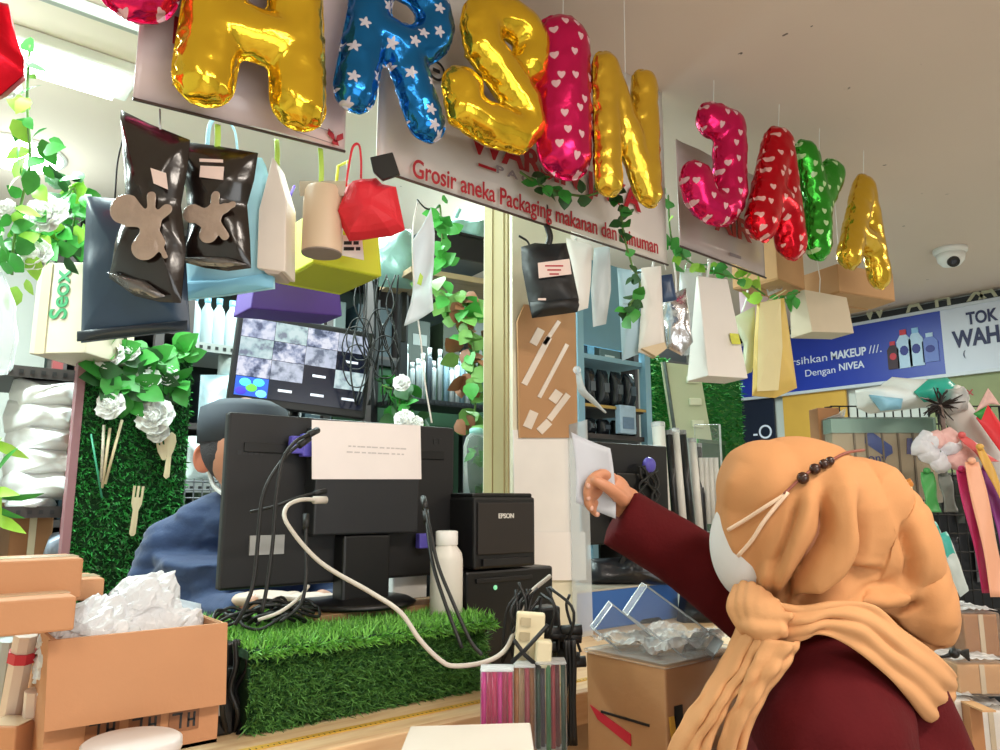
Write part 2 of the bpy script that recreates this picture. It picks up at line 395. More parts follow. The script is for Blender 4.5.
mb.box((q.x, -.014, q.z), (.022, .001, .01)); mb.box((q.x+.075, -.014, q.z), (.07, .001, .014)); mb.build('printed_emblem', M_ink, b2)
q = f(425, 62, b2); MB().box((q.x, -.014, q.z), (.012, .001, .03)).build('printed_mark', M_ink, b2)
q = f(462, 84, b2); MB().prism([(q.x, q.z), (q.x+.05, q.z), (q.x+.03, q.z+.03)], -.0145, -.0135).build('printed_mark', M_ink, b2)
p0, p1 = PV(680, 245, BV), PV(766, 277, BV)
b3 = banner('shop_banner', 'mauve banner behind the pink letter J, with red capitals AIR', p0.x, p1.x, p0.z, CZ-.15, BV, M_ban3, drop=p0.z-p1.z)
btext(b3, 'AIR', 716, 229, 752, M_red, size=.11, bold=.03)
q = f(735, 256, b3); MB().box((q.x, -.014, q.z), (.07, .001, .012)).build('printed_mark', mat('grey_ink', '9a8e92', var=0), b3)
# ------------------------------------------------------------------ foil letter balloons
def arc(cx, cz, rx, rz, a0, a1, n=10): return [(cx+rx*cos(radians(a0+(a1-a0)*i/n)), cz+rz*sin(radians(a0+(a1-a0)*i/n))) for i in range(n+1)]
LET = {
 'A': ([[(.14, .1), (.40, .88)], [(.66, .1), (.40, .88)], [(.24, .36), (.56, .36)]], .125),
 'R': ([[(.13, .1), (.13, .88)], [(.13, .88)]+arc(.36, .69, .22, .19, 90, -90, 8)+[(.13, .5)], [(.36, .5), (.62, .1)]], .115),
 'S': ([arc(.40, .73, .22, .15, -25, 185, 12)+[(.22, .60), (.40, .49), (.57, .38), (.63, .26), (.55, .16), (.34, .135), (.15, .15), (.12, .27)]], .135),
 'I': ([[(.17, .14), (.17, .86)]], .17),
 'N': ([[(.13, .1), (.13, .89)], [(.13, .89), (.66, .11)], [(.66, .11), (.66, .89)]], .125),
 'J': ([[(.30, .88), (.52, .88)], [(.52, .88), (.52, .36)]+arc(.31, .33, .21, .21, 0, -175, 10)], .135),
 'Y': ([[(.36, .1), (.36, .48)], [(.36, .48), (.12, .88)], [(.36, .48), (.62, .88)]], .12),
 'M': ([[(.15, .1), (.20, .72)], [(.65, .1), (.60, .72)], [(.20, .70)]+arc(.40, .72, .20, .15, 180, 0, 10), [(.2, .38), (.6, .38)]], .128),
 'V': ([[(.12, .88), (.36, .14)], [(.36, .14), (.62, .88)]], .17),
 'W': ([[(.1, .88), (.26, .12)], [(.26, .12), (.45, .7)], [(.45, .7), (.64, .12)], [(.64, .12), (.82, .88)]], .12),
}
def balloon(ch, label, px, py, d, H, m, yaw=0, roll=0, seed=0, wid=1, name=None, v=None, rm=1):
    """px,py: where the middle of the foot is"""
    P = PD(px, py, d) if v is None else PV(px, py, v)
    st, r = LET[ch]; r *= rm; xs = [p[0] for s in st for p in s]; cx = (min(xs)+max(xs))/2
    t = thing('letter_balloon', label, 'balloon', P, yaw, roll=roll)
    mb = MB()
    for s in st:
        pts = [V(((x-cx)*H*wid, 0, (z-.1+r)*H)) for x, z in s]
        if len(pts) == 2: pts = [pts[0].lerp(pts[1], k/8) for k in range(9)]
        mb.tube(pts, r*H, 14, round_=True)
    o = mb.build('foil_skin', m, t, remesh=.0075, smo=5)
    R = r*H
    def w(c):
        e = max(0, 1-abs(c.y)/(R*.9)); n_ = noise.noise(c*55+V((seed*7, 0, 0)))*.0065*e + noise.noise(c*22+V((0, seed*3, 0)))*.004
        nn = V((noise.noise(c*48+V((9, seed, 0))), .4*noise.noise(c*40+V((3, seed, 5))), noise.noise(c*48+V((0, 4+seed, 8)))))
        return V((c.x, c.y*.8, c.z)) + nn*.010*e + V((0, n_*(1 if c.y > 0 else -1), 0))
    warp(o, w)
    for p in o.data.polygons: p.use_smooth = True
    # flat welded seam round the outline
    mb = MB()
    for s in st:
        pts = [V(((x-cx)*H*wid, 0, (z-.1+r)*H)) for x, z in s]
        if len(pts) == 2: pts = [pts[0].lerp(pts[1], k/8) for k in range(9)]
        mb.tube(pts, R*1.08, 14, round_=True)
    o2 = mb.build('seam', m, t, remesh=.009, smo=3)
    warp(o2, lambda c: V((c.x, c.y*.05+.005*noise.noise(c*60+V((seed, 0, 0))), c.z)))
    MB().tube([(0, 0, H*(.78+r)), (.004, .0, max(CZ-P.z, H))], .0012, 5).build('string', M_white, t)
    return t
F_gold = foil('gold_foil', 'ecc433', rough=.14); F_gold2 = foil('gold_foil_deep', 'e0b83c', rough=.2)
F_pink = foil('pink_foil', 'd81e62', 'heart', 'dfb0b6', 19, .24, .18); F_red = foil('red_foil', 'd01226', 'heart', 'e2aaa4', 19, .24, .18)
F_blue = foil('blue_foil', '1a6fb4', 'star', 'c9c2cb', 17, .17, .26); F_green = foil('green_foil', '3aa332', 'heart', 'b4d69a', 19, .22, .18)
balloon('V', 'pink heart-patterned foil balloon at the top left, before the first gold letter', 146, 30, 1.42, .38, F_pink, -6, seed=1, rm=1.12, wid=1.1, roll=-12)
balloon('M', 'large gold foil letter A in front of the pink banner', 251, 118, 1.50, .44, F_gold, -8, seed=2, wid=.84, rm=1.02)
balloon('R', 'blue foil letter R balloon patterned with pale stars', 388, 126, 1.70, .42, F_blue, -8, seed=3, wid=.86, roll=8, rm=1.0)
balloon('S', 'gold foil letter S balloon between the blue R and pink hearted letter', 490, 152, 1.83, .42, F_gold, -6, seed=4, wid=.9, roll=8, rm=1.0)
balloon('I', 'tall straight pink foil letter I balloon with pale hearts', 565, 185, 1.93, .42, F_pink, -14, seed=5, rm=1.08)
balloon('N', 'gold foil letter N balloon right of the straight pink letter', 629, 203, 2.0, .41, F_gold2, -4, seed=6, wid=.68, rm=.84)
balloon('J', 'pink foil letter J balloon with hearts on the mauve banner', 714, 228, 2.4, .40, F_pink, -12, seed=7, wid=.85, roll=3, rm=1.14)
balloon('A', 'red foil letter A balloon with pale hearts, right of the pink J', 776, 250, 2.5, .42, F_red, 0, seed=8, wid=.82, roll=8, rm=1.25)
balloon('Y', 'green foil letter Y balloon squeezed between red A and gold A', 818, 260, 2.68, .41, F_green, -2, seed=9, wid=.85, roll=8, rm=1.2)
balloon('A', 'gold foil letter A, last balloon on the right below the bare ceiling', 865, 279, 2.85, .42, F_gold2, 0, seed=10, wid=1.08, roll=8, rm=1.05)
# red balloon cut by the left border
P = PD(-14, 90, 1.3)
t = thing('foil_balloon', 'plain red foil balloon cut off by the left edge of the picture', 'balloon', P, CF)
s_ = 1.3/750
mb = MB(); mb.puff([(x*s_, z*s_) for x, z in ((-40, 95), (12, 95), (18, 72), (34, 34), (36, 16), (15, -6), (-10, -20), (-46, 10), (-60, 60))], .055, crink=.004, fs=22)
mb.build('foil_skin', foil('plain_red_foil', 'e0142c', rough=.35), t, smooth=True)
MB().tube([(-.01, 0, .16), (-.01, 0, CZ-P.z)], .0012, 5).build('string', M_white, t)
# dome camera on the ceiling
P = PZ(950, 249, CZ)
t = thing('dome_camera', 'small white dome security camera with a black lens on the ceiling', 'camera', (P.x, P.y, CZ))
mb = MB(); mb.lathe([(.075, -.03), (.085, -.02), (.088, 0)], n=28); mb.build('base_ring', M_white, t, smooth=True)
mb = MB(); mb.lathe([(.01, -.105), (.045, -.095), (.066, -.07), (.074, -.03)], n=28); mb.build('housing', M_white, t, smooth=True)
dirn = (CAM-V((P.x, P.y, CZ-.06))).normalized(); dirn = (dirn+V((.15, -.15, -.3))).normalized()
mb = MB(); mb.tube([V((0, 0, -.055))+dirn*.035, V((0, 0, -.055))+dirn*.068], [.034, .03], 18); e = mb.build('lens', M_black, t, smooth=False)
MB().tube([V((0, 0, -.055))+dirn*.066, V((0, 0, -.055))+dirn*.072], [.017, .012], 14).build('lens_glass', mat('lens_glass', '3b3f4a', rough=.05), e)
# ================================================================== bags hanging from the banner rail
def hung(name, label, cat, hp, v, yaw=CF, group=None):
    P = PV(hp[0], hp[1], v); t = thing(name, label, cat, P, yaw, group=group); return t, frame(P, yaw)
def tie(t, f, a, b, m=M_lime, r=.006, name='ribbon_tie'):
    (x0, z0), (x1, z1) = f(*a), f(*b)
    return MB().tube([(x0, .004, z0), ((x0+x1)/2+.003, -.004, (z0+z1)/2), (x1, .002, z1)], r, 8, sm=4, flat=.4).build(name, m, t, smooth=True)
def loop(t, f, pts, m, r=.005, name='handle', y=0):
    return MB().tube([(x, y, z) for x, z in (f(*p) for p in pts)], r, 8, sm=5, flat=.5).build(name, m, t, smooth=True)
def flat_on(t, f, pts, y, m, name, th=.0015):
    return MB().prism([f(*p) for p in pts], y, y-th).build(name, m, t)
def pixbox(name, label, cat, near, right, top, left_w, v, m, group=None, bev=.002):
    """carton aligned with the room: near = pixel of its near bottom corner, right = pixel of the far end of that bottom edge, top = height in px"""
    P = PV(near[0], near[1], v); Q = PV(right[0], right[1], v); T = PV(near[0], near[1]-top, v)
    return P, Q.x-P.x, T.z-P.z
M_pouch = mat('black_pouch_foil', '1a110e', rough=.22, var=.1, bump=.35, bscale=14, coat=.5)
M_pwin = mat('pouch_window', 'a08b7c', rough=.15, var=.25, nscale=25, bump=.4, bscale=40, coat=.6)
M_lab = mat('pink_label', 'e9cfc6', rough=.6)
# two black stand-up pouches with a splash shaped window
def splash(t, f, c, arms, y, sc):
    """a poured splash: rounded arms with bulbs, flattened on the pouch front"""
    x, z = f(*c); s = f(c[0]+1, c[1])[0]-x; mb = MB(); mb.ball((0, 0, 0), (10*s*sc, 10*s*sc, 12*s*sc))
    for dx, dz, w0, w1 in arms: mb.tube([(0, 0, 0), (dx*s*sc*.5, 0, dz*s*sc*.5), (dx*s*sc, 0, dz*s*sc)], [w0*s*sc, (w0+w1)*.4*s*sc, w1*s*sc], 14, sm=4, round_=True)
    o = mb.build('splash_window', M_pwin, t, remesh=.0035, smo=3, loc=(x, y, z)); o.scale = (1, .12, 1)
    for p in o.data.polygons: p.use_smooth = True
t, f = hung('coffee_pouch', 'tall black stand-up pouch with splash window, leftmost of the two dark pouches', 'pouch', (160, 138), 1.46, CF)
out = [f(*p) for p in ((121, 110), (150, 124), (190, 140), (188, 165), (181, 205), (186, 250), (181, 303), (160, 302), (135, 296), (109, 278), (117, 240), (126, 205), (124, 160))]
MB().puff(out, .03, rings=8, crink=.006, fs=20).build('pouch_body', M_pouch, t, smooth=True)
tie(t, f, (159, 108), (160, 140), M_steel, .002, 'hook_wire')
flat_on(t, f, [(159, 176), (174, 181), (176, 197), (162, 191)], -.034, M_lab, 'label')
splash(t, f, (160, 230), [(-26, 14, 8, 16), (-2, 28, 5, 5), (14, 14, 7, 6), (-4, -24, 9, 14), (12, -20, 6, 4), (16, -34, 3, 3), (-20, 8, 9, 13)], -.036, 1)
MB().puff([f(*p) for p in ((112, 275), (125, 278), (150, 284), (170, 299), (160, 301), (135, 295))], .014, rings=4, crink=.004).build('bottom_gusset', mat('grey_foil', '74706f', rough=.2, metal=.7, bump=.4), t, smooth=True, loc=(0, -.018, 0))
t, f = hung('coffee_pouch', 'shorter black stand-up pouch with splash window and pale label, tied with lime ribbon', 'pouch', (217, 148), 1.45, CF)
out = [f(*p) for p in ((177, 141), (217, 146), (258, 153), (254, 180), (247, 205), (250, 240), (251, 268), (228, 271), (205, 268), (183, 262), (188, 225), (186, 190), (178, 165))]
MB().puff(out, .028, rings=8, crink=.006, fs=20, seed=4).build('pouch_body', M_pouch, t, smooth=True)
tie(t, f, (217, 124), (217, 150))
flat_on(t, f, [(207, 173), (230, 174), (229, 187), (206, 184)], -.032, M_lab, 'label'); flat_on(t, f, [(206, 166), (229, 167), (229, 170), (206, 169)], -.032, M_lab, 'seal_strip')
splash(t, f, (219, 222), [(-20, 2, 7, 11), (2, 22, 5, 5), (12, 8, 7, 6), (-3, -20, 8, 10), (14, -22, 6, 5), (20, 12, 5, 4), (-10, -4, 8, 8)], -.034, .95)
MB().puff([f(*p) for p in ((184, 261), (200, 259), (230, 260), (250, 267), (228, 270), (205, 268))], .012, rings=4, crink=.004).build('bottom_gusset', mat('grey_foil', '74706f'), t, smooth=True, loc=(0, -.016, 0))
# navy flat bag behind them
t, f = hung('foil_bag', 'wide dark navy flat bag hanging behind the taller black pouch', 'bag', (120, 200), 1.62, CF)
out = [f(*p) for p in ((87, 196), (128, 200), (170, 205), (186, 260), (190, 331), (150, 335), (81, 343), (83, 270))]
MB().puff(out, .03, rings=8, crink=.008, fs=12).build('bag_body', mat('navy_foil', '33485f', rough=.35, var=.12, bump=.3, bscale=9), t, smooth=True)
MB().puff([f(*p) for p in ((81, 333), (190, 322), (190, 331), (81, 343))], .02, rings=3).build('bottom_seam', mat('navy_dark', '1c2733', rough=.4), t, smooth=True, loc=(0, -.014, 0))
loop(t, f, [(115, 198), (118, 160), (128, 120)], M_ink, .002, 'cord')
# pale blue bag
t, f = hung('carrier_bag', 'pale sky blue carrier bag hanging behind the shorter black pouch', 'bag', (222, 150), 1.6, CF)
out = [f(*p) for p in ((205, 152), (262, 158), (266, 166), (275, 200), (275, 289), (228, 296), (183, 301), (183, 262), (195, 200))]
MB().puff(out, .028, rings=8, crink=.005, fs=16, seed=2).build('bag_body', mat('sky_blue_bag', 'a9dcec', rough=.55, var=.05), t, smooth=True)
MB().puff([f(*p) for p in ((183, 283), (228, 281), (275, 274), (275, 289), (228, 296), (183, 301))], .02, rings=3).build('bottom_fold', mat('sky_blue_fold', '84c4e2', rough=.55), t, smooth=True, loc=(0, -.012, 0))
loop(t, f, [(207, 152), (209, 128), (214, 118)], mat('sky_blue_bag', 'a9dcec')); loop(t, f, [(238, 156), (235, 132), (228, 120)], mat('sky_blue_bag', 'a9dcec'))
# cream gusset bag, side on
t, f = hung('paper_bag', 'slim cream paper bag hanging side on from a lime tie', 'bag', (277, 152), 1.52, CF)
prof = [(278, 164), (290, 205), (289, 276), (261, 272), (263, 215), (272, 180), (276, 163)]
MB().prism([f(*p) for p in prof], -.03, .05).build('bag_body', mat('cream_bag', 'e9ddd3', rough=.6), t, bevel=.004)
MB().prism([f(*p) for p in ((264, 270), (287, 273), (282, 278), (270, 277))], -.028, .045).build('bottom_fold', mat('cream_bag_fold', 'b9aaa0', rough=.7), t)
tie(t, f, (276, 139), (277, 165))
# chartreuse box bag and its hanging handle
P = PV(313, 262, 1.56); Q = PV(382, 279, 1.56); T = PV(313, 208, 1.56); Lf = PU(285, 288, P.x)
W, Hh, D = Q.x-P.x, T.z-P.z, .2
t = thing('box_bag', 'boxy chartreuse green bag seen from below, behind the tan paper roll', 'bag', P)
M_char = mat('chartreuse_bag', 'c9cf2b', rough=.55, var=.04)
MB().hexa([(0, 0, Hh), (W*.92, 0, Hh), (W*.92, D, Hh), (0, D, Hh)], [(0, 0, 0), (W, 0, 0), (W, D*1.1, 0), (0, D*1.1, 0)]).build('bag_body', M_char, t, bevel=.004)
MB().hexa([(.004, .004, .002), (W-.004, .004, .002), (W-.004, D, .002), (.004, D, .002)], [(.006, .006, -.002), (W-.006, .006, -.002), (W-.006, D-.004, -.002), (.006, D-.004, -.002)]).build('base_board', mat('chartreuse_base', 'aab021', rough=.6), t)
MB().tube([(W*.3, .02, Hh), (W*.35, .02, 2.3-P.z), (W*.5, .02, 2.32-P.z)], .004, 8).build('handle', M_char, t, smooth=True)
# white carton top behind the tan roll
P2 = PV(322, 200, 1.6)
# tan paper roll pouch
t, f = hung('paper_roll', 'tan kraft paper roll in a clear sleeve, hung by a lime tie', 'roll', (320, 178), 1.47, CF)
x0, z0 = f(302, 190); x1, z1 = f(342, 188); xb, zb = f(322, 250); R_ = (x1-x0)/2; cx = (x0+x1)/2
M_tan = mat('tan_paper', 'd8bfa2', rough=.45, var=.04)
MB().lathe([(R_*.62, zb), (R_, zb), (R_, z0), (R_*.9, z0+.01), (R_*.3, z0+.012)], (cx, .02, 0), 28).build('roll_body', M_tan, t, auto=35)
MB().lathe([(R_*.55, zb-.003), (R_*.98, zb-.003), (R_*.98, zb+.002), (R_*.55, zb+.002)], (cx, .02, 0), 28).build('roll_end', mat('roll_end_grey', '8e8078', rough=.6), t)
MB().puff([f(*p) for p in ((299, 181), (346, 181), (344, 196), (300, 196))], .006, rings=3).build('sleeve_header', mat('sleeve', 'd9cdbb', rough=.2, trans=.5, var=0), t, smooth=True)
tie(t, f, (320, 148), (321, 184))
P = PV(352, 250, 1.45)
t, f = hung('price_card', 'small white price card with black print under the red bag', 'card', (352, 238), 1.5, CF)
MB().prism([f(*p) for p in ((338, 234), (362, 238), (364, 260), (336, 254))], 0, .0015).build('card_sheet', M_paper, t)
mb = MB()
for k, (dx, w_) in enumerate(((0, .018), (.022, .012), (0, .024), (.028, .01))): mb.box((f(344, 243)[0]+dx+w_/2, -.0008, f(344, 243)[1]-(k//2)*.014), (w_, .001, .008))
mb.build('printed_lines', M_ink, t)
loop(t, f, [(350, 236), (349, 200), (346, 160)], M_white, .0015, 'thread', y=.006)
# red folded bag with black tag
t, f = hung('gift_bag', 'bright red folded cloth bag with a looped handle and black flap', 'bag', (354, 146), 1.44, CF)
M_redb = mat('red_cloth', 'dc2433', rough=.6, var=.05, bump=.1)
mb = MB()
out = [f(*p) for p in ((347, 186), (352, 182), (376, 178), (382, 184), (396, 187), (405, 230), (392, 236), (349, 241), (336, 215))]
mb.puff(out, .05, rings=7, crink=.016, fs=20, seed=3); mb.build('bag_body', M_redb, t, smooth=False)
loop(t, f, [(346, 186), (349, 165), (353, 147), (359, 145), (361, 160), (361, 178)], M_redb, .005)
MB().prism([f(*p) for p in ((374, 168), (396, 163), (403, 184), (386, 190), (377, 182))], -.055, -.043).build('black_flap', M_black, t, bevel=.002)
# purple box bag
P = PV(258, 304, 1.9); Q = PV(342, 331, 1.9)
t = thing('box_bag', 'deep purple box bag above the grid of camera pictures', 'bag', P); W = Q.x-P.x
M_pur = mat('purple_bag', '4b2a86', rough=.6, var=.05)
MB().hexa([(.0, 0, .17), (W*.9, 0, .17), (W*.9, .12, .17), (0, .12, .17)], [(-.02, 0, -.015), (W, 0, .005), (W, .13, .005), (-.02, .13, -.015)]).build('bag_body', M_pur, t, bevel=.004)
for x in (.05, W-.08): MB().tube([(x, .06, .16), (x+.02, .03, .28), (x+.06, .06, .38)], .004, 8, sm=4).build('handle', M_pur, t, smooth=True)
# white paper ribbon slip with a green mark
t, f = hung('paper_slip', 'long pale blue paper slip with a lime mark hanging on white cords', 'slip', (418, 200), 1.5, CF)
def slip(a, b):
    pts = [(431, 207, 413, 240), (434, 230, 412, 262), (433, 265, 412, 290), (432, 285, 411, 305), (434, 312, 405, 328)]
    k = min(int(b*4), 3); s = b*4-k; A_, B_ = pts[k], pts[k+1]; r_, l_ = [(A_[i]*(1-s)+B_[i]*s, A_[i+1]*(1-s)+B_[i+1]*s) for i in (0, 2)]
    x, z = f(l_[0]*(1-a)+r_[0]*a, l_[1]*(1-a)+r_[1]*a); return V((x, .02*sin(b*5)+.012*sin(a*3), z))
MB().grid(slip, 6, 16).build('slip_sheet', mat('pale_blue_paper', 'd5e6ee', rough=.5), t, smooth=True, solid=.0015)
MB().puff([f(*p) for p in ((421, 275), (424, 279), (422, 288), (418, 286))], .002, rings=2).build('lime_mark', M_lime, t, loc=(0, -.02+.0, 0))
loop(t, f, [(417, 198), (412, 225), (412, 262), (415, 300), (420, 340), (424, 380), (431, 422)], M_white, .004, 'cord', y=.02)
loop(t, f, [(417, 198), (424, 206), (430, 208)], M_ink, .004, 'clip', y=.01)
# black bag with label
t, f = hung('pouch_bag', 'small matt black bag with pink label hanging over the column', 'bag', (546, 212), 1.5, CF)
out = [f(*p) for p in ((521, 247), (535, 243), (548, 244), (566, 243), (571, 262), (579, 300), (577, 312), (555, 315), (532, 318), (528, 300), (522, 268))]
M_bb = mat('matt_black_bag', '121214', rough=.5, var=.1, bump=.3, bscale=18)
MB().puff(out, .04, rings=7, crink=.007, fs=22).build('bag_body', M_bb, t, smooth=True)
MB().puff([f(*p) for p in ((530, 303), (577, 299), (579, 306), (577, 313), (555, 316), (532, 319))], .035, rings=3).build('base_fold', M_bb, t, smooth=True, loc=(0, -.01, 0))
loop(t, f, [(545, 205), (546, 222), (550, 236), (548, 246)], M_black, .009, 'strap'); loop(t, f, [(519, 236), (527, 241), (530, 247)], M_black, .006, 'strap')
flat_on(t, f, [(537, 268), (568, 264), (570, 279), (538, 283)], -.045, M_lab, 'label')
mb = MB()
for k in range(3): mb.box((f(553, 271+k*4)[0], -.047, f(553, 271+k*4)[1]), (.05-k*.012, .001, .004))
mb.build('printed_lines', M_red, t)
MB().box((f(541, 304)[0], -.05, f(541, 304)[1]), (.022, .001, .006)).build('printed_mark', M_lab, t)
# right hand bunch
def simple_bag(name, label, cat, hp, v, pts, m, th=.03, yaw=CF, crink=.004, tiem=None, ty=None, seed=0):
    t, f = hung(name, label, cat, hp, v, yaw)
    MB().puff([f(*p) for p in pts], th, rings=6, crink=crink, fs=18, seed=seed).build('bag_body', m, t, smooth=True)
    if ty: tie(t, f, ty, hp, tiem or M_white, .004)
    return t, f
M_wbag = mat('white_bag', 'ece6df', rough=.5, var=.04, bump=.15, bscale=12); M_bl = mat('blue_grey_bag', 'a7c4d2', rough=.45, var=.06)
simple_bag('flat_bag', 'white flat bag directly right of the small black bag, under the banner', 'bag', (575, 240), 1.56, [(566, 238), (592, 245), (591, 280), (588, 308), (575, 312), (572, 280)], M_wbag, .015, ty=(578, 232))
t, f = simple_bag('flat_bag', 'narrow grey white bag in front of the blue rack', 'bag', (601, 245), 1.54, [(594, 248), (610, 246), (611, 290), (606, 324), (593, 327), (591, 290)], mat('grey_white_bag', 'ccd6da', rough=.35, var=.06, bump=.3, bscale=14), .018, ty=(600, 236))
t, f = simple_bag('flat_bag', 'pale blue open bag left of the ribbed white bag', 'bag', (632, 275), 1.58, [(617, 268), (645, 272), (643, 352), (622, 361), (620, 315)], M_bl, .02, ty=(632, 262))
t, f = hung('paper_bag', 'white ribbed paper bag with a folded base hanging by the ivy', 'bag', (652, 262), 1.52, CF)
MB().puff([f(*p) for p in ((641, 268), (661, 266), (663, 310), (665, 350), (652, 357), (638, 352), (641, 310))], .03, rings=6, crink=.006, fs=26).build('bag_body', M_wbag, t, smooth=True)
MB().prism([f(*p) for p in ((640, 350), (663, 344), (665, 350), (654, 358))], -.03, .02).build('base_fold', mat('kraft_paper_pale', 'dcc6a4'), t); tie(t, f, (654, 250), (652, 270), M_white, .004)
simple_bag('foil_pouch', 'crumpled silver foil pouch beside the ribbed white bag', 'pouch', (676, 300), 1.56, [(662, 298), (686, 288), (690, 318), (693, 342), (682, 356), (667, 348), (664, 322)], mat('silver_foil', 'c9c9cc', rough=.22, metal=.9, bump=.5, bscale=20), .026, crink=.014, ty=(674, 262))
simple_bag('label_pouch', 'small clear pouch with a navy label above the silver pouch', 'pouch', (666, 270), 1.5, [(658, 276), (672, 274), (677, 300), (661, 303)], mat('navy_label', '2d4668', rough=.3, var=.3, nscale=40), .012, ty=(660, 258))
simple_bag('clear_bag', 'clear bag of white packets hanging left of the big white carton bag', 'bag', (690, 262), 1.6, [(680, 270), (700, 266), (708, 300), (704, 352), (684, 356), (678, 310)], M_milky, .03, crink=.01, ty=(688, 252))
# big white paper carrier: box aligned with room
P = PV(738, 388, 1.5); Q = PV(696, 378, 1.5); T = PV(732, 290, 1.5)
t = thing('carton_bag', 'large plain white paper carrier with a small green yellow sticker', 'bag', PV(696, 378, 1.5), -20)
s1 = dep(PV(715, 330, 1.5))/750
def bagbox(t, w0, w1, d0, d1, h, m, name='bag_body', fold=None):
    MB().hexa([(-w0/2, -d0/2, h), (w0/2, -d0/2, h), (w0/2, d0/2, h), (-w0/2, d0/2, h)], [(-w1/2, -d1/2, 0), (w1/2, -d1/2, 0), (w1/2, d1/2, 0), (-w1/2, d1/2, 0)]).build(name, m, t, bevel=.003)
t.location = PV(717, 380, 1.52)
bagbox(t, 36*s1, 46*s1, .01, .13, 106*s1, M_wbag)
MB().box((.045, -.052, 40*s1), (.036, .002, .04), Matrix.Rotation(radians(-14), 3, 'X')).build('sticker', mat('green_sticker', 'd8dc55', rough=.5, var=.3, nscale=60), t)
MB().tube([(-.02, 0, 105*s1), (-.01, 0, 120*s1), (.0, 0, 134*s1)], .005, 8).build('ribbon_tie', M_white, t, smooth=True)
# pinkish bag behind
simple_bag('flat_bag', 'lilac pink flat bag behind the ivy under the red balloon', 'bag', (755, 275), 1.75, [(738, 278), (768, 284), (768, 330), (742, 340)], mat('lilac_bag', 'dcc4d6', rough=.5), .015, ty=(752, 262))
# yellow kraft bag and pale green bag
t, f = simple_bag('paper_bag', 'pale yellow paper bag hanging in front of the blue sign', 'bag', (770, 300), 1.5, [(757, 303), (784, 298), (789, 330), (797, 388), (775, 398), (752, 396), (754, 340)], mat('yellow_bag', 'e0c069', rough=.55, var=.08, bump=.2, bscale=9), .045, crink=.008)
MB().puff([f(*p) for p in ((756, 306), (776, 302), (778, 350), (774, 392), (753, 393), (754, 340))], .012, rings=4, crink=.006).build('front_panel', mat('yellow_bag_pale', 'e3d7a4', rough=.55, var=.06), t, smooth=True, loc=(0, -.045, 0))
tie(t, f, (757, 268), (760, 304), M_lime, .006); tie(t, f, (786, 290), (764, 303), mat('cream_ribbon', 'd7d49a'), .005)
simple_bag('flat_bag', 'pale green crumpled bag left of the yellow paper bag', 'bag', (742, 312), 1.6, [(732, 318), (755, 306), (756, 350), (752, 372), (742, 376), (744, 345)], mat('pale_green_bag', 'cdd3b4', rough=.55, var=.08), .02, crink=.008, ty=(748, 290))
# kraft cartons hanging under the last letters
def kbox(label, px, py, v, w, d, h, m, rz, name='kraft_box', lid=True):
    P = PV(px, py, v); t = thing(name, label, 'box', P, rz, group=None)
    MB().box((0, d/2, h/2), (w, d, h)).build('box_body', m, t, bevel=.003)
    if lid:
        MB().hexa([(-w/2, 0, -.001), (w/2, 0, -.001), (w/2, d*.49, -.001), (-w/2, d*.49, -.001)], [(-w/2+.002, -.002, -.004), (w/2-.002, -.002, -.004), (w/2-.002, d*.47, -.012), (-w/2+.002, d*.47, -.012)]).build('bottom_flap', M_kraft, t)
        MB().hexa([(-w/2, d*.51, -.001), (w/2, d*.51, -.001), (w/2, d, -.001), (-w/2, d, -.001)], [(-w/2+.002, d*.53, -.012), (w/2-.002, d*.53, -.012), (w/2-.002, d, -.004), (-w/2+.002, d, -.004)]).build('bottom_flap', M_kraft, t)
    MB().tube([(0, d/2, h), (0, d/2, CZ-P.z)], .0015, 5).build('string', M_white, t); return t
kbox('brown kraft box hanging behind the green letter Y', 792, 284, 1.56, .24, .20, .2, M_kraft, 4)
kbox('brown kraft box with open base flaps under the last gold letter', 868, 296, 1.42, .34, .26, .12, M_kraft, -14)
t = thing('paper_bag', 'plain cream paper bag hanging under the kraft boxes, before the blue sign', 'bag', PV(824, 336, 1.5), -22)
s1 = dep(PV(824, 330, 1.5))/750
MB().hexa([(-26*s1, -.03, 44*s1), (25*s1, -.03, 40*s1), (25*s1, .06, 40*s1), (-26*s1, .06, 44*s1)], [(-24*s1, -.05, 0), (26*s1, -.05, 2*s1), (26*s1, .08, 2*s1), (-24*s1, .08, 0)]).build('bag_body', mat('cream_kraft', 'd6c6ac', rough=.6), t, bevel=.003)
MB().box((0, .015, 40*s1), (48*s1, .012, .03)).build('folded_top', mat('cream_kraft', 'd6c6ac'), t, bevel=.002)
MB().tube([(0, .01, 42*s1), (.01, .01, 60*s1), (.0, .01, .33)], .002, 6).build('string', M_white, t)
# silvery clear wrap between red balloon and kraft box
simple_bag('clear_bag', 'clear crumpled wrapper hanging below the red letter A', 'bag', (772, 262), 1.62, [(762, 258), (778, 250), (786, 275), (782, 290), (768, 296), (764, 280)], M_film, .03, crink=.012, ty=(770, 240))
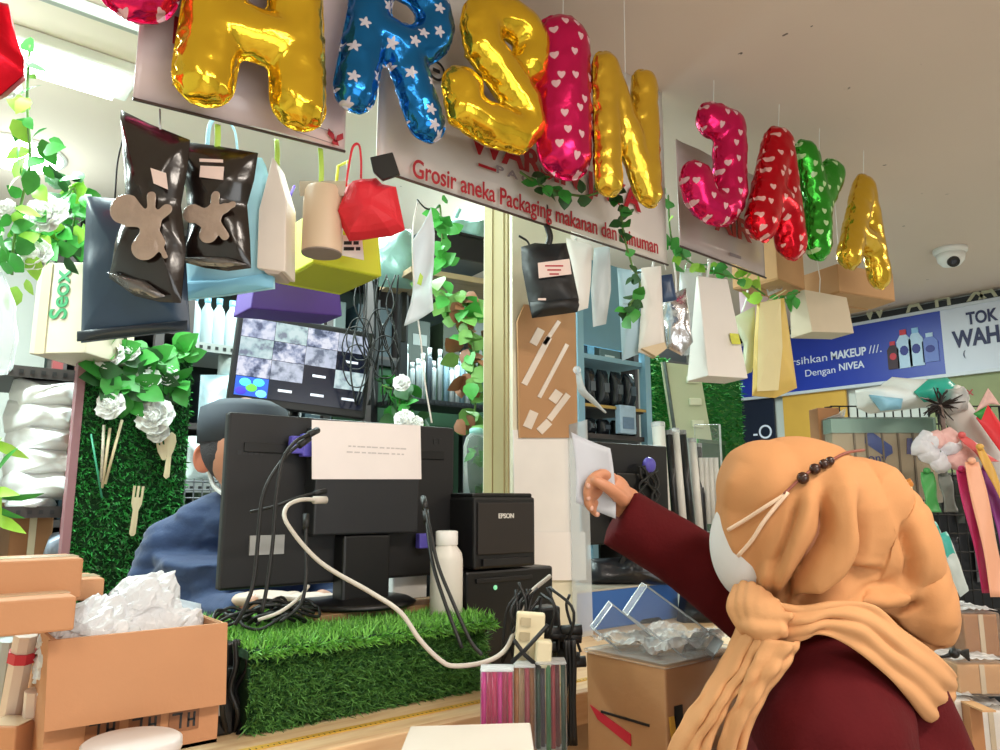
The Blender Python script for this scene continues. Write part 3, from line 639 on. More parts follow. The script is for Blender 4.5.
# ------------------------------------------------------------------ leaf garlands
def leaf(mb, c, d, n, L_, W_, mi=0):
    d = d.normalized(); s = d.cross(n); s = s.normalized() if s.length > .01 else V((1,0,0)); n = s.cross(d).normalized()
    pts = []
    for k, (t_, w_) in enumerate(((0, .05), (.22, .42), (.5, .5), (.78, .3), (1, .02))):
        b = n*(-.25*L_*t_*t_)
        pts += [c+d*L_*t_+b-s*W_*w_+n*.12*W_*w_, c+d*L_*t_+b, c+d*L_*t_+b+s*W_*w_+n*.12*W_*w_]
    fs = []
    for k in range(4):
        a = k*3; fs += [(a, a+1, a+4, a+3), (a+1, a+2, a+5, a+4)]
    mb.add(pts, fs, mi)
def rv(a=1): return V((random.uniform(-a, a), random.uniform(-a, a), random.uniform(-a, a)))
def foliage(mb, path, n, L_, W_, spread, mis=(0,), face=None):
    P = catmull(path, 8)
    for k in range(n):
        p = P[random.randrange(len(P))]+rv(spread); d = rv()+V((0, -.3, -.3)); nn = (face if face else -FH)+rv(.7)
        k_ = random.uniform(.65, 1.2); leaf(mb, p, d, nn.normalized(), L_*k_, W_*k_, random.choice(mis))
def garland(name, label, pix, n, L_, W_, spread, mats=(M_leaf,), roses=(), rm=M_rose, cat='garland'):
    """pix: (px, py, distance) along the stem"""
    pts = [PD(*p) for p in pix]; t = thing(name, label, cat, pts[0]); o = V(pts[0]); pts = [p-o for p in pts]
    MB().tube(pts, .0035, 6, sm=6).build('stem', M_stem, t, smooth=True)
    mb = MB(); foliage(mb, pts, n, L_, W_, spread, tuple(range(len(mats)))); mb.build('leaves', list(mats), t, smooth=True)
    for r in roses: rose(PD(*r[:3])-o, r[3], t)
    return t
def rose(c, r, parent, name='rose', m=None):
    mb = MB(); c = V(c); ax = (V((0, 0, .2))-FH).normalized()
    a = ax.cross(ZZ).normalized(); b = ax.cross(a)
    for ring, (rr, tilt, k) in enumerate(((1, .25, 6), (.75, .6, 5), (.45, 1.0, 4), (.2, 1.3, 3))):
        for i in range(k):
            th = 2*pi*i/k+ring*.5+random.uniform(-.2, .2); d = a*cos(th)+b*sin(th); s = ax.cross(d)
            def fn(u, w, d=d, s=s, rr=rr, tilt=tilt):
                ww = (u-.5)*1.5*r*rr*(1-.5*(2*w-1)**2) if w > .5 else (u-.5)*1.5*r*rr*(.45+w)
                rad = r*rr*(.15+.85*w); hgt = r*(.1+tilt*.6*w*w)
                return c+d*rad*cos(tilt*.6)+ax*hgt+s*ww+ax*(.25*r*(2*u-1)**2)+rvn(c, u, w, i+ring*7)*r*.12
            mb.grid(fn, 5, 5)
    mb.ball(c+ax*r*.45, r*.3, n=10, k=6)
    return mb.build(name, m or M_rose, parent, smooth=True, solid=.0012)
def rvn(c, u, w, k): return V((noise.noise(V((u*3, w*3, k))), noise.noise(V((u*3+9, w*3, k))), noise.noise(V((u*3, w*3+9, k)))))
garland('leaf_garland', 'ivy strand trailing along the banner under the pink and gold letters', [(520, 172, 2.02), (540, 185, 2.05), (560, 192, 2.08), (585, 196, 2.12), (610, 190, 2.17), (622, 200, 2.2)], 20, .045, .04, .018, (M_leafd, M_leaf))
garland('leaf_garland', 'ivy strand hanging straight down in front of the pale blue bag', [(620, 205, 2.2), (624, 235, 2.2), (632, 265, 2.22), (640, 285, 2.22), (630, 305, 2.2), (626, 320, 2.2)], 30, .042, .036, .018, (M_leafd, M_leafd, M_leaf))
garland('leaf_garland', 'bright green ivy strand draped behind the mauve banner', [(668, 195, 2.7), (672, 240, 2.7), (690, 262, 2.7), (715, 272, 2.75), (745, 282, 2.8), (765, 295, 2.82)], 40, .05, .05, .04, (M_leaf, M_leafl))
garland('leaf_garland', 'green ivy sprig on the string above the cream paper bag', [(770, 305, 3.0), (785, 296, 3.0), (800, 292, 3.0)], 14, .05, .035, .02, (M_leaf,))
garland('flower_garland', 'white rose and leaf garland hanging from the ceiling at the far left', [(30, 45, 1.9), (27, 100, 1.9), (30, 160, 1.92), (22, 200, 1.95), (14, 240, 1.95), (12, 275, 1.95)], 44, .06, .04, .04, (M_leaf, M_leaf, M_leafl), [(12, 92, 1.9, .03), (24, 64, 1.9, .02), (8, 210, 1.92, .025)])
garland('flower_garland', 'dense leaf garland with two white roses over the printed carton', [(2, 245, 2.1), (30, 238, 2.12), (58, 210, 2.15), (74, 188, 2.18), (74, 222, 2.2), (60, 248, 2.15)], 100, .06, .045, .04, (M_leaf, M_leaf, M_leafd, M_leafl), [(50, 218, 2.0, .055), (38, 258, 1.98, .045)])
# ================================================================== behind the counter
def L2(t, P): return V(P)-V(t.location)
M_post = mat('red_brown_steel', '7c2f30', rough=.5, var=.1); M_shelf = mat('shelf_grey', '8c8f8d', rough=.5, var=.06); M_dshelf = mat('shelf_dark', '3b3433', rough=.55)
def rack(name, label, u0, u1, v0, v1, zs, z1, mp, ms, lip=.035, thick=.02):
    o = (u0, v0, 0); t = thing(name, label, 'rack', o); W, D = u1-u0, v1-v0
    for x in (0, W):
        for y in (0, D):
            mb = MB(); mb.box((x, y, z1/2), (.035, .035, z1)); mb.build('post', mp, t)
    for z in zs:
        mb = MB(); mb.box((W/2, D/2, z), (W-.01, D-.01, thick)); mb.box((W/2, -.014, z), (W, .006, lip))
        n = int(W/.03)
        for k in range(n): mb.box((.02+k*.03, -.018, z), (.012, .002, .012), mi=1)
        mb.build('shelf', [ms, M_ink], t)
    return t
# left rack: white packs, cartons
LV = 2.74
zA = PV(45, 512, LV).z; zB = PV(45, 374, LV).z
uA = PV(76, 430, LV).x
rack('shelf_rack', 'dark red slotted steel rack at the far left holding the white packs', -.75, uA, LV, LV+.5, (.35, .9, zA, zB), 2.2, M_post, M_dshelf)
# carton with green writing
M_cart = mat('pale_carton', 'c9bba6', rough=.7, var=.06)
P = PV(26, 350, LV-.25)
t = thing('carton', 'pale cardboard carton with green writing on the top shelf at left', 'box', PV(28, 354, LV-.2), -44, roll=0)
s1 = dep(PV(50, 310, LV-.2))/750
MB().box((30*s1, .12, 46*s1), (58*s1, .24, 92*s1)).build('carton_body', M_cart, t, bevel=.003)
text('lettering', 'Seox', .075, mat('green_ink', '2f8a55', var=0), t, (36*s1, -.002, 34*s1), rot=(pi/2, -pi/2, 0), bold=.02)
MB().box((12*s1, -.002, 46*s1), (.03, .002, 92*s1)).build('packing_tape', mat('tape_tan', 'cbb79a', rough=.2), t)
M_pack = mat('white_pack', 'f7f9f8', rough=.5, var=.04, bump=.3, bscale=22)
rows = [(48, 398, 66, 30), (44, 420, 70, 30), (46, 442, 70, 28), (44, 464, 72, 28), (44, 486, 74, 28), (30, 505, 40, 14)]
for i, (cx, cy, w, h) in enumerate(rows):
    d = dep(PV(cx, cy, LV)); s = d/750; P = PV(cx, cy+h/2, LV+.12)
    t = thing('plastic_pack', ['white plastic-wrapped pack on top of the rack pile, just under the carton shelf', 'white plastic-wrapped pack, second from the top of the rack pile', 'white plastic-wrapped pack, third from the top of the rack pile', 'white plastic-wrapped pack, fourth from the top of the rack pile', 'white plastic-wrapped pack resting lowest on the red rack shelf', 'small flat white pack sticking out beneath the rack pile'][i], 'pack', P, random.uniform(-14, 4), group='white packs on the left rack')
    w *= s; h *= s*1.12
    mb = MB(); mb.puff([(-w/2, 0), (w/2, 0), (w/2+.01, h/2), (w/2, h), (-w/2, h), (-w/2-.01, h/2)], .14, rings=7, crink=.03, fs=14, seed=i)
    mb.build('wrap', M_pack, t, smooth=True)
t = thing('clear_bag', 'crumpled clear bag hanging at the left edge beside the leaf garland', 'bag', PD(-8, 330, 1.9), CF); s = 1.9/750
mb = MB(); mb.puff([(x*s, z*s) for x, z in ((-24, 60), (4, 60), (18, 30), (24, -10), (20, -45), (-22, -50))], .06, crink=.02, fs=16); mb.build('bag_body', M_milky, t, smooth=True)
MB().tube([(-.02, 0, .14), (-.01, 0, .2), (0, 0, .26)], .004, 6).build('knot', M_white, t)
garland('hanging_plant', 'narrow green leaves at the far left border beside the white packs', [(-12, 430, 1.7), (-8, 460, 1.7), (-6, 490, 1.7), (-10, 520, 1.7)], 12, .09, .026, .015, (M_leafl, M_leaf), cat='plant')
# bottom shelf: brown parcel and dark grey bag
t = thing('parcel', 'brown paper parcel on the lowest visible shelf at left', 'parcel', PV(30, 560, LV+.1), 6)
MB().box((0, .12, .09), (.12, .22, .18)).build('parcel_body', M_kraftd, t, bevel=.006)
MB().box((0, -.002+.008, .09), (.02, .004, .17)).build('string', M_cream, t)
t = thing('plastic_bag', 'crumpled grey plastic bag beside the brown parcel on the rack', 'bag', PV(50, 562, LV+.05), CF)
MB().puff([(-.02, 0), (.12, 0), (.12, .06), (.07, .1), (.0, .09)], .06, crink=.025, fs=18).build('bag_body', mat('grey_bag', '8a93a2', rough=.3, bump=.5, bscale=18), t, smooth=True)
MB().tube([(.05, -.02, .09), (.05, -.02, .13)], .008, 8).build('knot', mat('grey_bag', '8a93a2'), t)
# ---------------------------------------------- grass panel with flowers
def grass(mb, fn, n, L_, mis=3, nrm=None, lean=.6, w=.0035):
    for _ in range(n):
        c, nn = fn(); k = random.uniform(.6, 1.2)*L_; d = (nn+rv(lean)).normalized(); s = d.cross(rv()).normalized()*w
        m_ = c+d*k*.55; e = c+d*k+rv(.25)*k
        mb.add([c-s, c+s, m_+s*.8, m_-s*.8, e], [(0, 1, 2, 3), (3, 2, 4)], random.choice(range(mis)))
GV = 2.6
a, b, c_, d_ = PV(86, 346, GV), PV(193, 342, GV), PV(70, 600, GV), PV(178, 600, GV)
zt, zb_ = a.z+.02, .0; ua, ub = (a.x+c_.x)/2-.005, (b.x+d_.x)/2
t = thing('grass_mat', 'upright artificial grass mat with white flowers behind the shopkeeper', 'panel', (ua, GV, zb_))
W, H = ub-ua, zt-zb_
MB().box((W/2, .012, H/2), (W, .02, H)).build('backing_board', mat('grass_backing', '17401f', rough=.9), t)
MB().box((-.012, .006, H/2), (.022, .05, H)).build('frame_strip', mat('frame_mauve', '9a6b70', rough=.5), t)
mb = MB(); grass(mb, lambda: (V((random.uniform(0, W), 0, random.uniform(CT-.1, H))), V((0, -1, -.25))), 7500, .024, w=.003); mb.build('grass', [mat('grass_mat_blade', '3aa046', rough=.6, var=.3, nscale=40), M_grassd, mat('grass_mat_blade', '3aa046')], t)
mb = MB(); zs = H*.355
grass(mb, lambda: (V((random.uniform(0, W), -.012, zs+random.uniform(-.006, .004))), V((0, -1, -.5))), 700, .03, w=.003); mb.build('grass_edge', [M_grassd, M_grass], t) if False else None
def on_panel(px, py, y=-.03): return PV(px, py, GV+y)
mb = MB(); 
gl = [(118, 356), (100, 372), (128, 386), (150, 352), (178, 352), (98, 350), (158, 372), (170, 384), (112, 380)]
t2 = thing('leaf_garland', 'leafy sprays pinned across the top of the upright grass panel', 'garland', on_panel(130, 350))
for p in gl:
    foliage(mb, [on_panel(*p)-V(t2.location), on_panel(p[0]+8, p[1]+3)-V(t2.location)], 11, .085, .06, .025, (0, 0, 1))
mb.build('leaves', [M_leaf, M_leafd], t2, smooth=True)
MB().tube([L2(t2, on_panel(*p)) for p in ((92, 352), (120, 358), (150, 356), (184, 354))], .004, 6, sm=5).build('stem', M_stem, t2, smooth=True)
for i, (px, py, r, lb) in enumerate(((112, 357, .045, 'white artificial rose at the top left of the grass panel'), (132, 353, .03, 'small white artificial rose beside the top left rose on the panel'), (113, 407, .045, 'white artificial rose above the wooden skewers on the panel'), (150, 381, .04, 'white artificial rose with open petals in the middle of the panel'), (170, 377, .032, 'white artificial rose at the right edge of the panel, upper one'), (158, 418, .06, 'largest white artificial rose, above the wooden fork and spoon'), (160, 433, .035, 'white artificial rose tucked under the largest rose on the panel'))):
    P = on_panel(px, py, -.05); t = thing('artificial_rose', lb, 'flower', P, group='white roses on the grass panel')
    rose((0, 0, 0), r, t, 'petals'); MB().tube([(0, .0, 0), (.004, .04, -.02)], .004, 6).build('stem', M_stem, t)
M_bam = wood('pale_birch', 'd9c39a', 'e6d4b0', (20, 20, 2))
def strip(name, label, a, b, w, m, cat, group=None, th=.003, y=-.045):
    A_, B_ = on_panel(*a, y), on_panel(*b, y); t = thing(name, label, cat, A_, group=group)
    MB().tube([(0, 0, 0), B_-A_], w, 8).build(name+'_shaft', m, t, smooth=True); return t, B_-A_
strip('green_straw', 'thin green straw left of the wooden skewers on the grass panel', (91, 434), (102, 498), .003, mat('straw_green', '3f9f7a', rough=.4), 'straw')
M_twine = mat('striped_straw', 'cfc3ae', rough=.5, var=.5, nscale=120)
for lb, a, b, m in (('striped paper straw, leftmost of three skewers under the rose', (104, 425), (101, 482), M_twine), ('plain wooden skewer in the middle of three under the rose', (110, 428), (102, 488), M_bam), ('wooden skewer leaning right, under the rose on the panel', (122, 420), (105, 484), M_bam)):
    t, q = strip('skewer', lb, a, b, .0045, m, 'skewer', 'skewers on the grass panel')
def cutlery(label, a, b, kind):
    A_, B_ = on_panel(*a, -.05), on_panel(*b, -.05); t = thing('wooden_'+kind, label, kind, A_)
    d = B_-A_; L_ = d.length; ang = atan2(d.x, -d.z); M = Matrix.Rotation(-ang, 4, 'Y'); mb = MB()
    if kind == 'fork':
        poly = [(-.016, 0), (-.009, 0), (-.009, -.035), (-.004, -.035), (-.004, 0), (.003, 0), (.003, -.035), (.009, -.035), (.009, 0), (.016, 0), (.015, -.055), (.008, -.075), (.009, -L_+.008), (.004, -L_), (-.004, -L_), (-.009, -L_+.008), (-.008, -.075), (-.015, -.055)]
    else:
        poly = [(0, 0), (.012, -.008), (.017, -.03), (.013, -.055), (.007, -.075), (.009, -L_+.008), (0, -L_), (-.009, -L_+.008), (-.007, -.075), (-.013, -.055), (-.017, -.03), (-.012, -.008)]
    mb.prism(poly, -.002, .002); o = mb.build('wooden_'+kind+'_blank', M_bam, t); o.rotation_euler = M.to_euler()
cutlery('pale wooden fork fixed on the lower half of the grass panel', (139, 486), (132, 536), 'fork')
cutlery('pale wooden spoon under the largest rose, right one', (172, 432), (166, 479), 'spoon')
cutlery('pale wooden fork under the largest rose, left of the wooden spoon', (160, 434), (164, 460), 'fork')
# ---------------------------------------------- middle rack with bottles
MV = 2.95
z1 = PV(215, 349, MV).z; z2 = PV(215, 488, MV).z
u0, u1 = PV(186, 349, MV).x, PV(246, 349, MV).x+.55
rack('shelf_rack', 'grey slotted steel rack behind the camera monitor', u0, u1, MV, MV+.4, (.4, .9, z2, z1), z1+.5, M_dshelf, M_shelf)
M_bot = mat('clear_bottle', 'dfeef2', rough=.1, var=0, trans=.55); M_bcap = mat('blue_liquid', '8cc8e6', rough=.2, trans=.3, var=0)
def bottle(name, label, cat, P, h, r, mb_, mc, group=None, parts=True):
    t = thing(name, label, cat, P, group=group)
    MB().lathe([(r*.9, 0), (r, .008), (r, h*.62), (r*.85, h*.74), (r*.42, h*.84), (r*.42, h*.88)], n=16).build('bottle_body', mb_, t, smooth=True)
    MB().lathe([(r*.46, h*.88), (r*.48, h*.9), (r*.48, h), (r*.4, h)], n=14).build('bottle_cap', mc, t, smooth=True); return t
names = ['clear bottle at the left end of the shelf beside the navy bag', 'clear bottle second from left on the shelf under the sky blue bag', 'clear bottle in the middle of the shelf under the sky blue bag', 'clear bottle fourth on the shelf, left of the camera monitor', 'clear bottle nearest the purple bag on the shelf']
b0 = None
for i, px in enumerate((192, 205, 217, 230, 241)):
    P = PV(px, 346, MV+.06); P.z = z1+.01
    if b0 is None: b0 = bottle('plastic_bottle', names[0], 'bottle', P, .21, .026, M_bot, M_bcap, 'clear bottles under the sky blue bag')
    else: dup(b0, P, names[i])
M_cpk = mat('clear_pack', 'cfd8d6', rough=.25, bump=.6, bscale=25, var=.15, nscale=20)
for i, (px, py, w, h, lb) in enumerate(((205, 486, 40, 50, 'clear pack of cups on the shelf left of the shopkeeper'), (216, 430, 38, 56, 'pale blue wrapped pack above the shopkeeper ear'), (232, 380, 30, 30, 'grey wrapped pack under the bottle shelf'))):
    P = PV(px, py, MV+.05); s = dep(P)/750; t = thing('plastic_pack', lb, 'pack', P, CF)
    MB().puff([(-w*s/2, 0), (w*s/2, 0), (w*s/2, h*s), (-w*s/2, h*s)], .05, crink=.016, fs=16, seed=i).build('wrap', [M_cpk, mat('pale_blue_wrap', 'b9d4de', rough=.3, bump=.5, bscale=20), M_cpk][i], t, smooth=True)
t = thing('wire_basket', 'small perforated basket low on the grey rack by the blue shirt', 'basket', PV(212, 520, MV-.1), -10)
mb = MB()
for k in range(5): mb.tube([(-.1, 0, .02+k*.03), (.14, 0, .02+k*.03)], .003, 6)
for k in range(9): mb.tube([(-.1+k*.03, 0, 0), (-.1+k*.03, 0, .15)], .003, 6)
mb.build('basket_side', mat('basket_grey', '6d6f73', rough=.4), t); MB().box((.02, .1, .005), (.24, .2, .01)).build('basket_base', mat('basket_grey', '6d6f73'), t)
# ---------------------------------------------- camera monitor
P = PV(304, 366, 2.5); t = thing('security_monitor', 'wall of small camera pictures on a black monitor behind the till', 'monitor', P, -12, roll=4)
f_ = frame(P, -12); s1 = dep(P)/750
a = PV(238, 402, 2.5); W = 124*s1*1.10; H = 92*s1
MB().box((0, .02, 0), (W, .035, H)).build('casing', M_black, t, bevel=.006)
SW, SH = W*.93, H*.84
MB().box((0, .0, .004), (SW, .004, SH)).build('screen', mat('screen_dark', '0c1120', rough=.15, var=0, emit=.25, ecol='1a2036'), t)
random.seed(3)
def feed_mat(i):
    m = bpy.data.materials.new('camera_feed_%d' % i); m.use_nodes = True; nt = m.node_tree; N = nt.nodes; L = nt.links; b = N['Principled BSDF']
    tc = N.new('ShaderNodeTexCoord'); nz = N.new('ShaderNodeTexNoise'); nz.inputs['Scale'].default_value = 26+4*i; nz.inputs['Detail'].default_value = 3
    mp = N.new('ShaderNodeMapping'); mp.inputs['Location'].default_value = (i*3.1, i*1.7, 0); L.new(tc.outputs['Object'], mp.inputs[0]); L.new(mp.outputs[0], nz.inputs['Vector'])
    cr = N.new('ShaderNodeValToRGB'); e = cr.color_ramp.elements; e[0].position = .36; e[1].position = .6
    e[0].color = lin(['4c5578', '7e8797', '3f4a66', '6a7488'][i % 4]); e[1].color = lin(['dfe3f2', 'cfe3e3', 'e6e8f4', 'c5cde0'][i % 4])
    x = e.new(.48); x.color = lin(['a7b2cf', 'b3cfd0', '9fa9c6', 'aab4c6'][i % 4])
    L.new(nz.outputs['Fac'], cr.inputs[0]); L.new(cr.outputs[0], b.inputs['Emission Color']); b.inputs['Emission Strength'].default_value = .85
    b.inputs['Base Color'].default_value = (.02, .02, .03, 1); b.inputs['Roughness'].default_value = .2; return m
FM = [feed_mat(i) for i in range(4)]
cw, ch = SW/4, SH/4; dark = {(3, 1), (2, 2), (1, 3), (2, 3), (3, 3)}
M_bar = mat('screen_text', 'cfd2dc', emit=.7, var=0)
M_balls = mat('feed_colour', '3fc6e0', emit=.7, var=.5, nscale=30)
for r in range(4):
    for c in range(4):
        x = -SW/2+cw*(c+.5); z = .004+SH/2-ch*(r+.5)
        if (c, r) in dark:
            MB().box((x, -.0035, z), (cw*.42, .001, ch*.13)).build('camera_caption', M_bar, t)
        elif (c, r) == (0, 3):
            e = MB().box((x, -.003, z), (cw*.97, .002, ch*.96)).build('camera_picture', mat('feed_blue', '2450b8', emit=.6, var=.3, nscale=30), t)
            for k, (dx, dz, cc) in enumerate(((-.2, .2, '49d3e6'), (.2, .25, '49d3e6'), (0, -.05, '5cc63c'), (.3, -.3, '6ab9f2'), (-.3, -.25, '3a2fb0'))):
                MB().ball((x+dx*cw, -.004, z+dz*ch), (cw*.17, .001, ch*.2), n=12, k=6).build('balloon_picture', mat('feed_'+cc, cc, emit=.8, var=0), e)
        else: MB().box((x, -.003, z), (cw*.985, .002, ch*.97)).build('camera_picture', FM[(r+c) % 4], t)
MB().tube([(0, .05, -H*.3), (0, .12, -.4), (0, .14, -.9)], .025, 10).build('stand_pole', M_black, t, smooth=True)
# small things under its edge
t = thing('cable_pile', 'dark tangle of cables hanging right of the camera monitor', 'cables', PD(375, 290, 2.7))
mb = MB()
for k in range(13):
    x0 = random.uniform(352, 396); pts = [PD(x0+random.uniform(-9, 9), y, 2.7+random.uniform(-.05, .05))-V(t.location) for y in (275, 305, 335, 370, 405)]
    mb.tube(pts, .003, 6, sm=4)
for k in range(5):
    x0 = random.uniform(345, 395); mb.tube([PD(x0+14*cos(a_/6*2*pi), 330+k*9+22*sin(a_/6*2*pi), 2.66)-V(t.location) for a_ in range(7)], .0025, 6, sm=4)
mb.build('cable_loops', M_rubber, t, smooth=True)
# ---------------------------------------------- centre rack : brown board shelf, bottles, plant, dark green backing
CV = 2.85
t = thing('wall_board', 'dark green felt board standing behind the row of bottles', 'board', PV(420, 480, CV+.25))
a, b = PV(350, 480, CV+.25), PV(495, 480, CV+.25)
MB().box(((a.x+b.x)/2-t.location.x, 0, .1), (b.x-a.x+.2, .02, .9)).build('felt_sheet', mat('dark_green_felt', '143820', rough=.9, var=.2, nscale=20), t)
MB().box(((a.x+b.x)/2-t.location.x, -.012, .55), (b.x-a.x+.2, .02, .03)).build('top_strip', M_black, t)
zc = PV(430, 404, CV).z
rack('shelf_rack', 'black steel rack with the row of silver tubes', PV(395, 404, CV).x, PV(488, 404, CV).x, CV-.05, CV+.2, (.5, .9, zc), zc+.5, M_black, M_black2, lip=.02)
M_tubes = [mat('tube_silver', 'b9c4c8', rough=.3, metal=.4), mat('tube_pale', 'd9e2e4', rough=.35), mat('tube_dark', '4c5660', rough=.35), mat('tube_blue', '8fb2c4', rough=.35)]
src = {}
tl = ['silver', 'white', 'dark grey', 'pale blue']
for i in range(13):
    px = 400+i*5.6+random.uniform(-1, 1); P = PV(px, 404, CV+.04); P.z = zc+.01; k = random.choice((0, 0, 1, 2, 3, 1)); h = random.choice((.2, .23, .26, .18))
    t = thing('spray_tube', '%s tube, %s in the row on the black rack under the brown shelf board' % (tl[k], ['first', 'second', 'third', 'fourth', 'fifth', 'sixth', 'seventh', 'eighth', 'ninth', 'tenth', 'eleventh', 'twelfth', 'thirteenth'][i]), 'tube', P, group='tubes on the black rack')
    MB().lathe([(.013, 0), (.0135, h*.8), (.011, h*.84)], n=12).build('tube_body', M_tubes[k], t, smooth=True); MB().lathe([(.009, h*.84), (.01, h), (.006, h)], n=10).build('tube_cap', M_tubes[1], t, smooth=True)
t = thing('shelf_board', 'bare brown shelf board seen from below, above the ivy plant', 'shelf', PD(445, 263, 2.75))
o = V(t.location); MB().box((.22, .14, .011), (.56, .3, .022)).build('board', wood('board_brown', '8d765c', 'a58c6d', (2, 14, 14)), t, bevel=.002)
for x in (.02, .3): MB().prism([(0, 0), (.02, 0), (.02, -.2), (0, -.2)], .25, .27).build('bracket', M_black, t, loc=(x, 0, 0))
t.rotation_euler = (0, 0, radians(-8)); t.location = PD(425, 275, 2.75)
t = thing('black_box', 'flat black box lying on the brown shelf board', 'box', PD(452, 250, 2.95), -6)
MB().box((.05, .1, .02), (.3, .2, .1)).build('box_body', M_black, t, bevel=.004); MB().box((.05, .1, .075), (.31, .21, .012)).build('box_lid', M_black2, t, bevel=.003)
t = thing('plastic_bag', 'teal grey plastic bag stuffed behind the white cords', 'bag', PD(392, 262, 2.85), CF); s = 2.85/750
MB().puff([(x*s, z*s) for x, z in ((-18, -25), (20, -28), (26, 5), (18, 34), (-14, 36), (-24, 6))], .07, crink=.03, fs=13).build('bag_body', mat('teal_bag', '7fa39c', rough=.3, bump=.6, bscale=16, var=.2), t, smooth=True)
MB().tube([(0, -.02, .12), (.02, -.03, .17)], .01, 8).build('knot', mat('teal_bag', '7fa39c'), t)
t = thing('plastic_bag', 'second teal grey bag above the brown shelf board, near the banner', 'bag', PD(455, 232, 3.1), CF); s = 3.1/750
MB().puff([(x*s, z*s) for x, z in ((-30, -12), (30, -12), (34, 10), (-26, 14))], .07, crink=.03, fs=13, seed=5).build('bag_body', mat('teal_bag', '7fa39c'), t, smooth=True)
MB().tube([(0, -.02, .05), (.02, -.03, .09)], .01, 8).build('knot', mat('teal_bag', '7fa39c'), t)
M_leafr = mat('leaf_reddish', '8a5a3c', rough=.5, var=.3, nscale=30); M_leafs = mat('leaf_soft', '6fa250', rough=.5, var=.3, nscale=30)
garland('hanging_plant', 'bushy trailing ivy plant hanging left of the cream column', [(440, 292, 2.55), (455, 305, 2.55), (470, 325, 2.55), (474, 355, 2.5), (476, 390, 2.5), (474, 425, 2.5)], 95, .065, .055, .05, (M_leafs, M_leaf, M_leafs, M_leafr), cat='plant')
garland('hanging_plant', 'thin green ivy strand behind the paper slip', [(440, 205, 2.6), (442, 235, 2.6), (440, 265, 2.6)], 22, .06, .045, .025, (M_leaf,), cat='plant')
garland('flower_garland', 'dark leaves with white rose heads low behind the till', [(382, 385, 2.7), (400, 395, 2.7), (395, 420, 2.7), (420, 425, 2.7)], 40, .06, .045, .04, (M_leafd, M_leaf), [(402, 384, 2.6, .03), (405, 421, 2.5, .035), (416, 424, 2.5, .025)])
# clear jar
P = PV(476, 497, 1.85); t = thing('clear_jar', 'tall clear plastic jar standing left of the cream column', 'jar', P)
s = dep(P)/750; h = 64*s; r = 13*s
MB().lathe([(r, 0), (r, h*.8), (r*.8, h*.93), (r*.5, h)], n=20).build('jar_body', M_clear, t, smooth=True); MB().lathe([(r*.55, h*.97), (r*.55, h*1.06), (r*.4, h*1.08)], n=16).build('jar_lid', mat('jar_lid_teal', '8fc9c2', rough=.3), t, smooth=True)
mb = MB(); foliage(mb, [V((0, 0, h*.1)), V((0, 0, h*.7))], 14, .04, .02, r*.4, (0,)); mb.build('jar_filling', M_leaf, t, smooth=True)
t = thing('jar_stand', 'black stand under the clear jar behind the printer', 'stand', (P.x, P.y+.05, CT)); MB().box((0, 0, (P.z-CT)/2-.01), (.16, .14, P.z-CT-.02)).build('stand_body', M_black, t, bevel=.004); MB().box((0, 0, P.z-CT-.01), (.2, .17, .02)).build('stand_top', M_black2, t, bevel=.003)
# ---------------------------------------------- column with sheets
p = PV(513, 500, 1.66); q = PV(575, 500, 1.66)
c0u, c1u = p.x, q.x
l = PU(483, 500, c0u)
mb = MB(); mb.span((c0u, 1.66, CT), (c1u, 1.66+max(.12, l.y-1.66), CZ)); struct('wall_column', mb, mat('column_cream', 'e4dfc8', rough=.6, var=.03))
mb = MB()
mb.span((c0u-.006, 1.676, CT), (c0u-.0005, 1.66+max(.12, l.y-1.66)-.01, CZ-.001))
for k in (.03, .085): mb.span((c0u-.010, 1.66+k, CT), (c0u-.0055, 1.66+k+.014, CZ-.001))
struct('trim_2', mb, mat('column_edge', 'a3946a', rough=.6))
def colsheet(name, label, cat, pts, m, y=-.004, th=.002):
    P = PV(*pts[0], 1.66); t = thing(name, label, cat, P); f = frame(P, 0)
    MB().prism([f(*p) for p in pts], y+th, y).build(name+'_sheet', m, t); return t, f
t, f = colsheet('cardboard_sheet', 'brown cardboard sheet with taped sample strips on the column', 'board', [(515, 322), (522, 305), (573, 310), (575, 438), (517, 438)], mat('board_tan', 'b5895f', rough=.7, var=.05), -.012, .006)
for (a_, b_, w) in (((521, 385), (546, 338), 6), ((541, 345), (556, 322), 4), ((536, 398), (564, 345), 4), ((546, 420), (565, 395), 6), ((530, 345), (538, 330), 8), ((549, 402), (556, 392), 9), ((524, 428), (531, 412), 9), ((536, 432), (546, 422), 8)):
    dx, dy = b_[0]-a_[0], b_[1]-a_[1]; n_ = sqrt(dx*dx+dy*dy); nx, ny = -dy/n_*w/2, dx/n_*w/2
    MB().prism([f(a_[0]+nx, a_[1]+ny), f(b_[0]+nx, b_[1]+ny), f(b_[0]-nx, b_[1]-ny), f(a_[0]-nx, a_[1]-ny)], -.0125, -.015).build('sample_strip', mat('strip_white', 'e6d9cb', rough=.2), t)
t, f = colsheet('poster_sheet', 'white laminated sheet on the column below the cardboard sheet', 'poster', [(512, 430), (577, 430), (579, 536), (514, 536)], mat('poster_white', 'efece8', rough=.25), -.005)
t, f = colsheet('poster_sheet', 'blank white paper at the foot of the column, beside the printer', 'poster', [(519, 532), (583, 532), (584, 580), (520, 580)], M_paper, -.010)
t, f = colsheet('clear_sleeve', 'clear plastic sleeve taped down the right of the column', 'sleeve', [(566, 425), (584, 420), (590, 640), (570, 640)], mat('sleeve_clear', 'eef4f6', rough=.15, trans=.85, var=0), -.014)
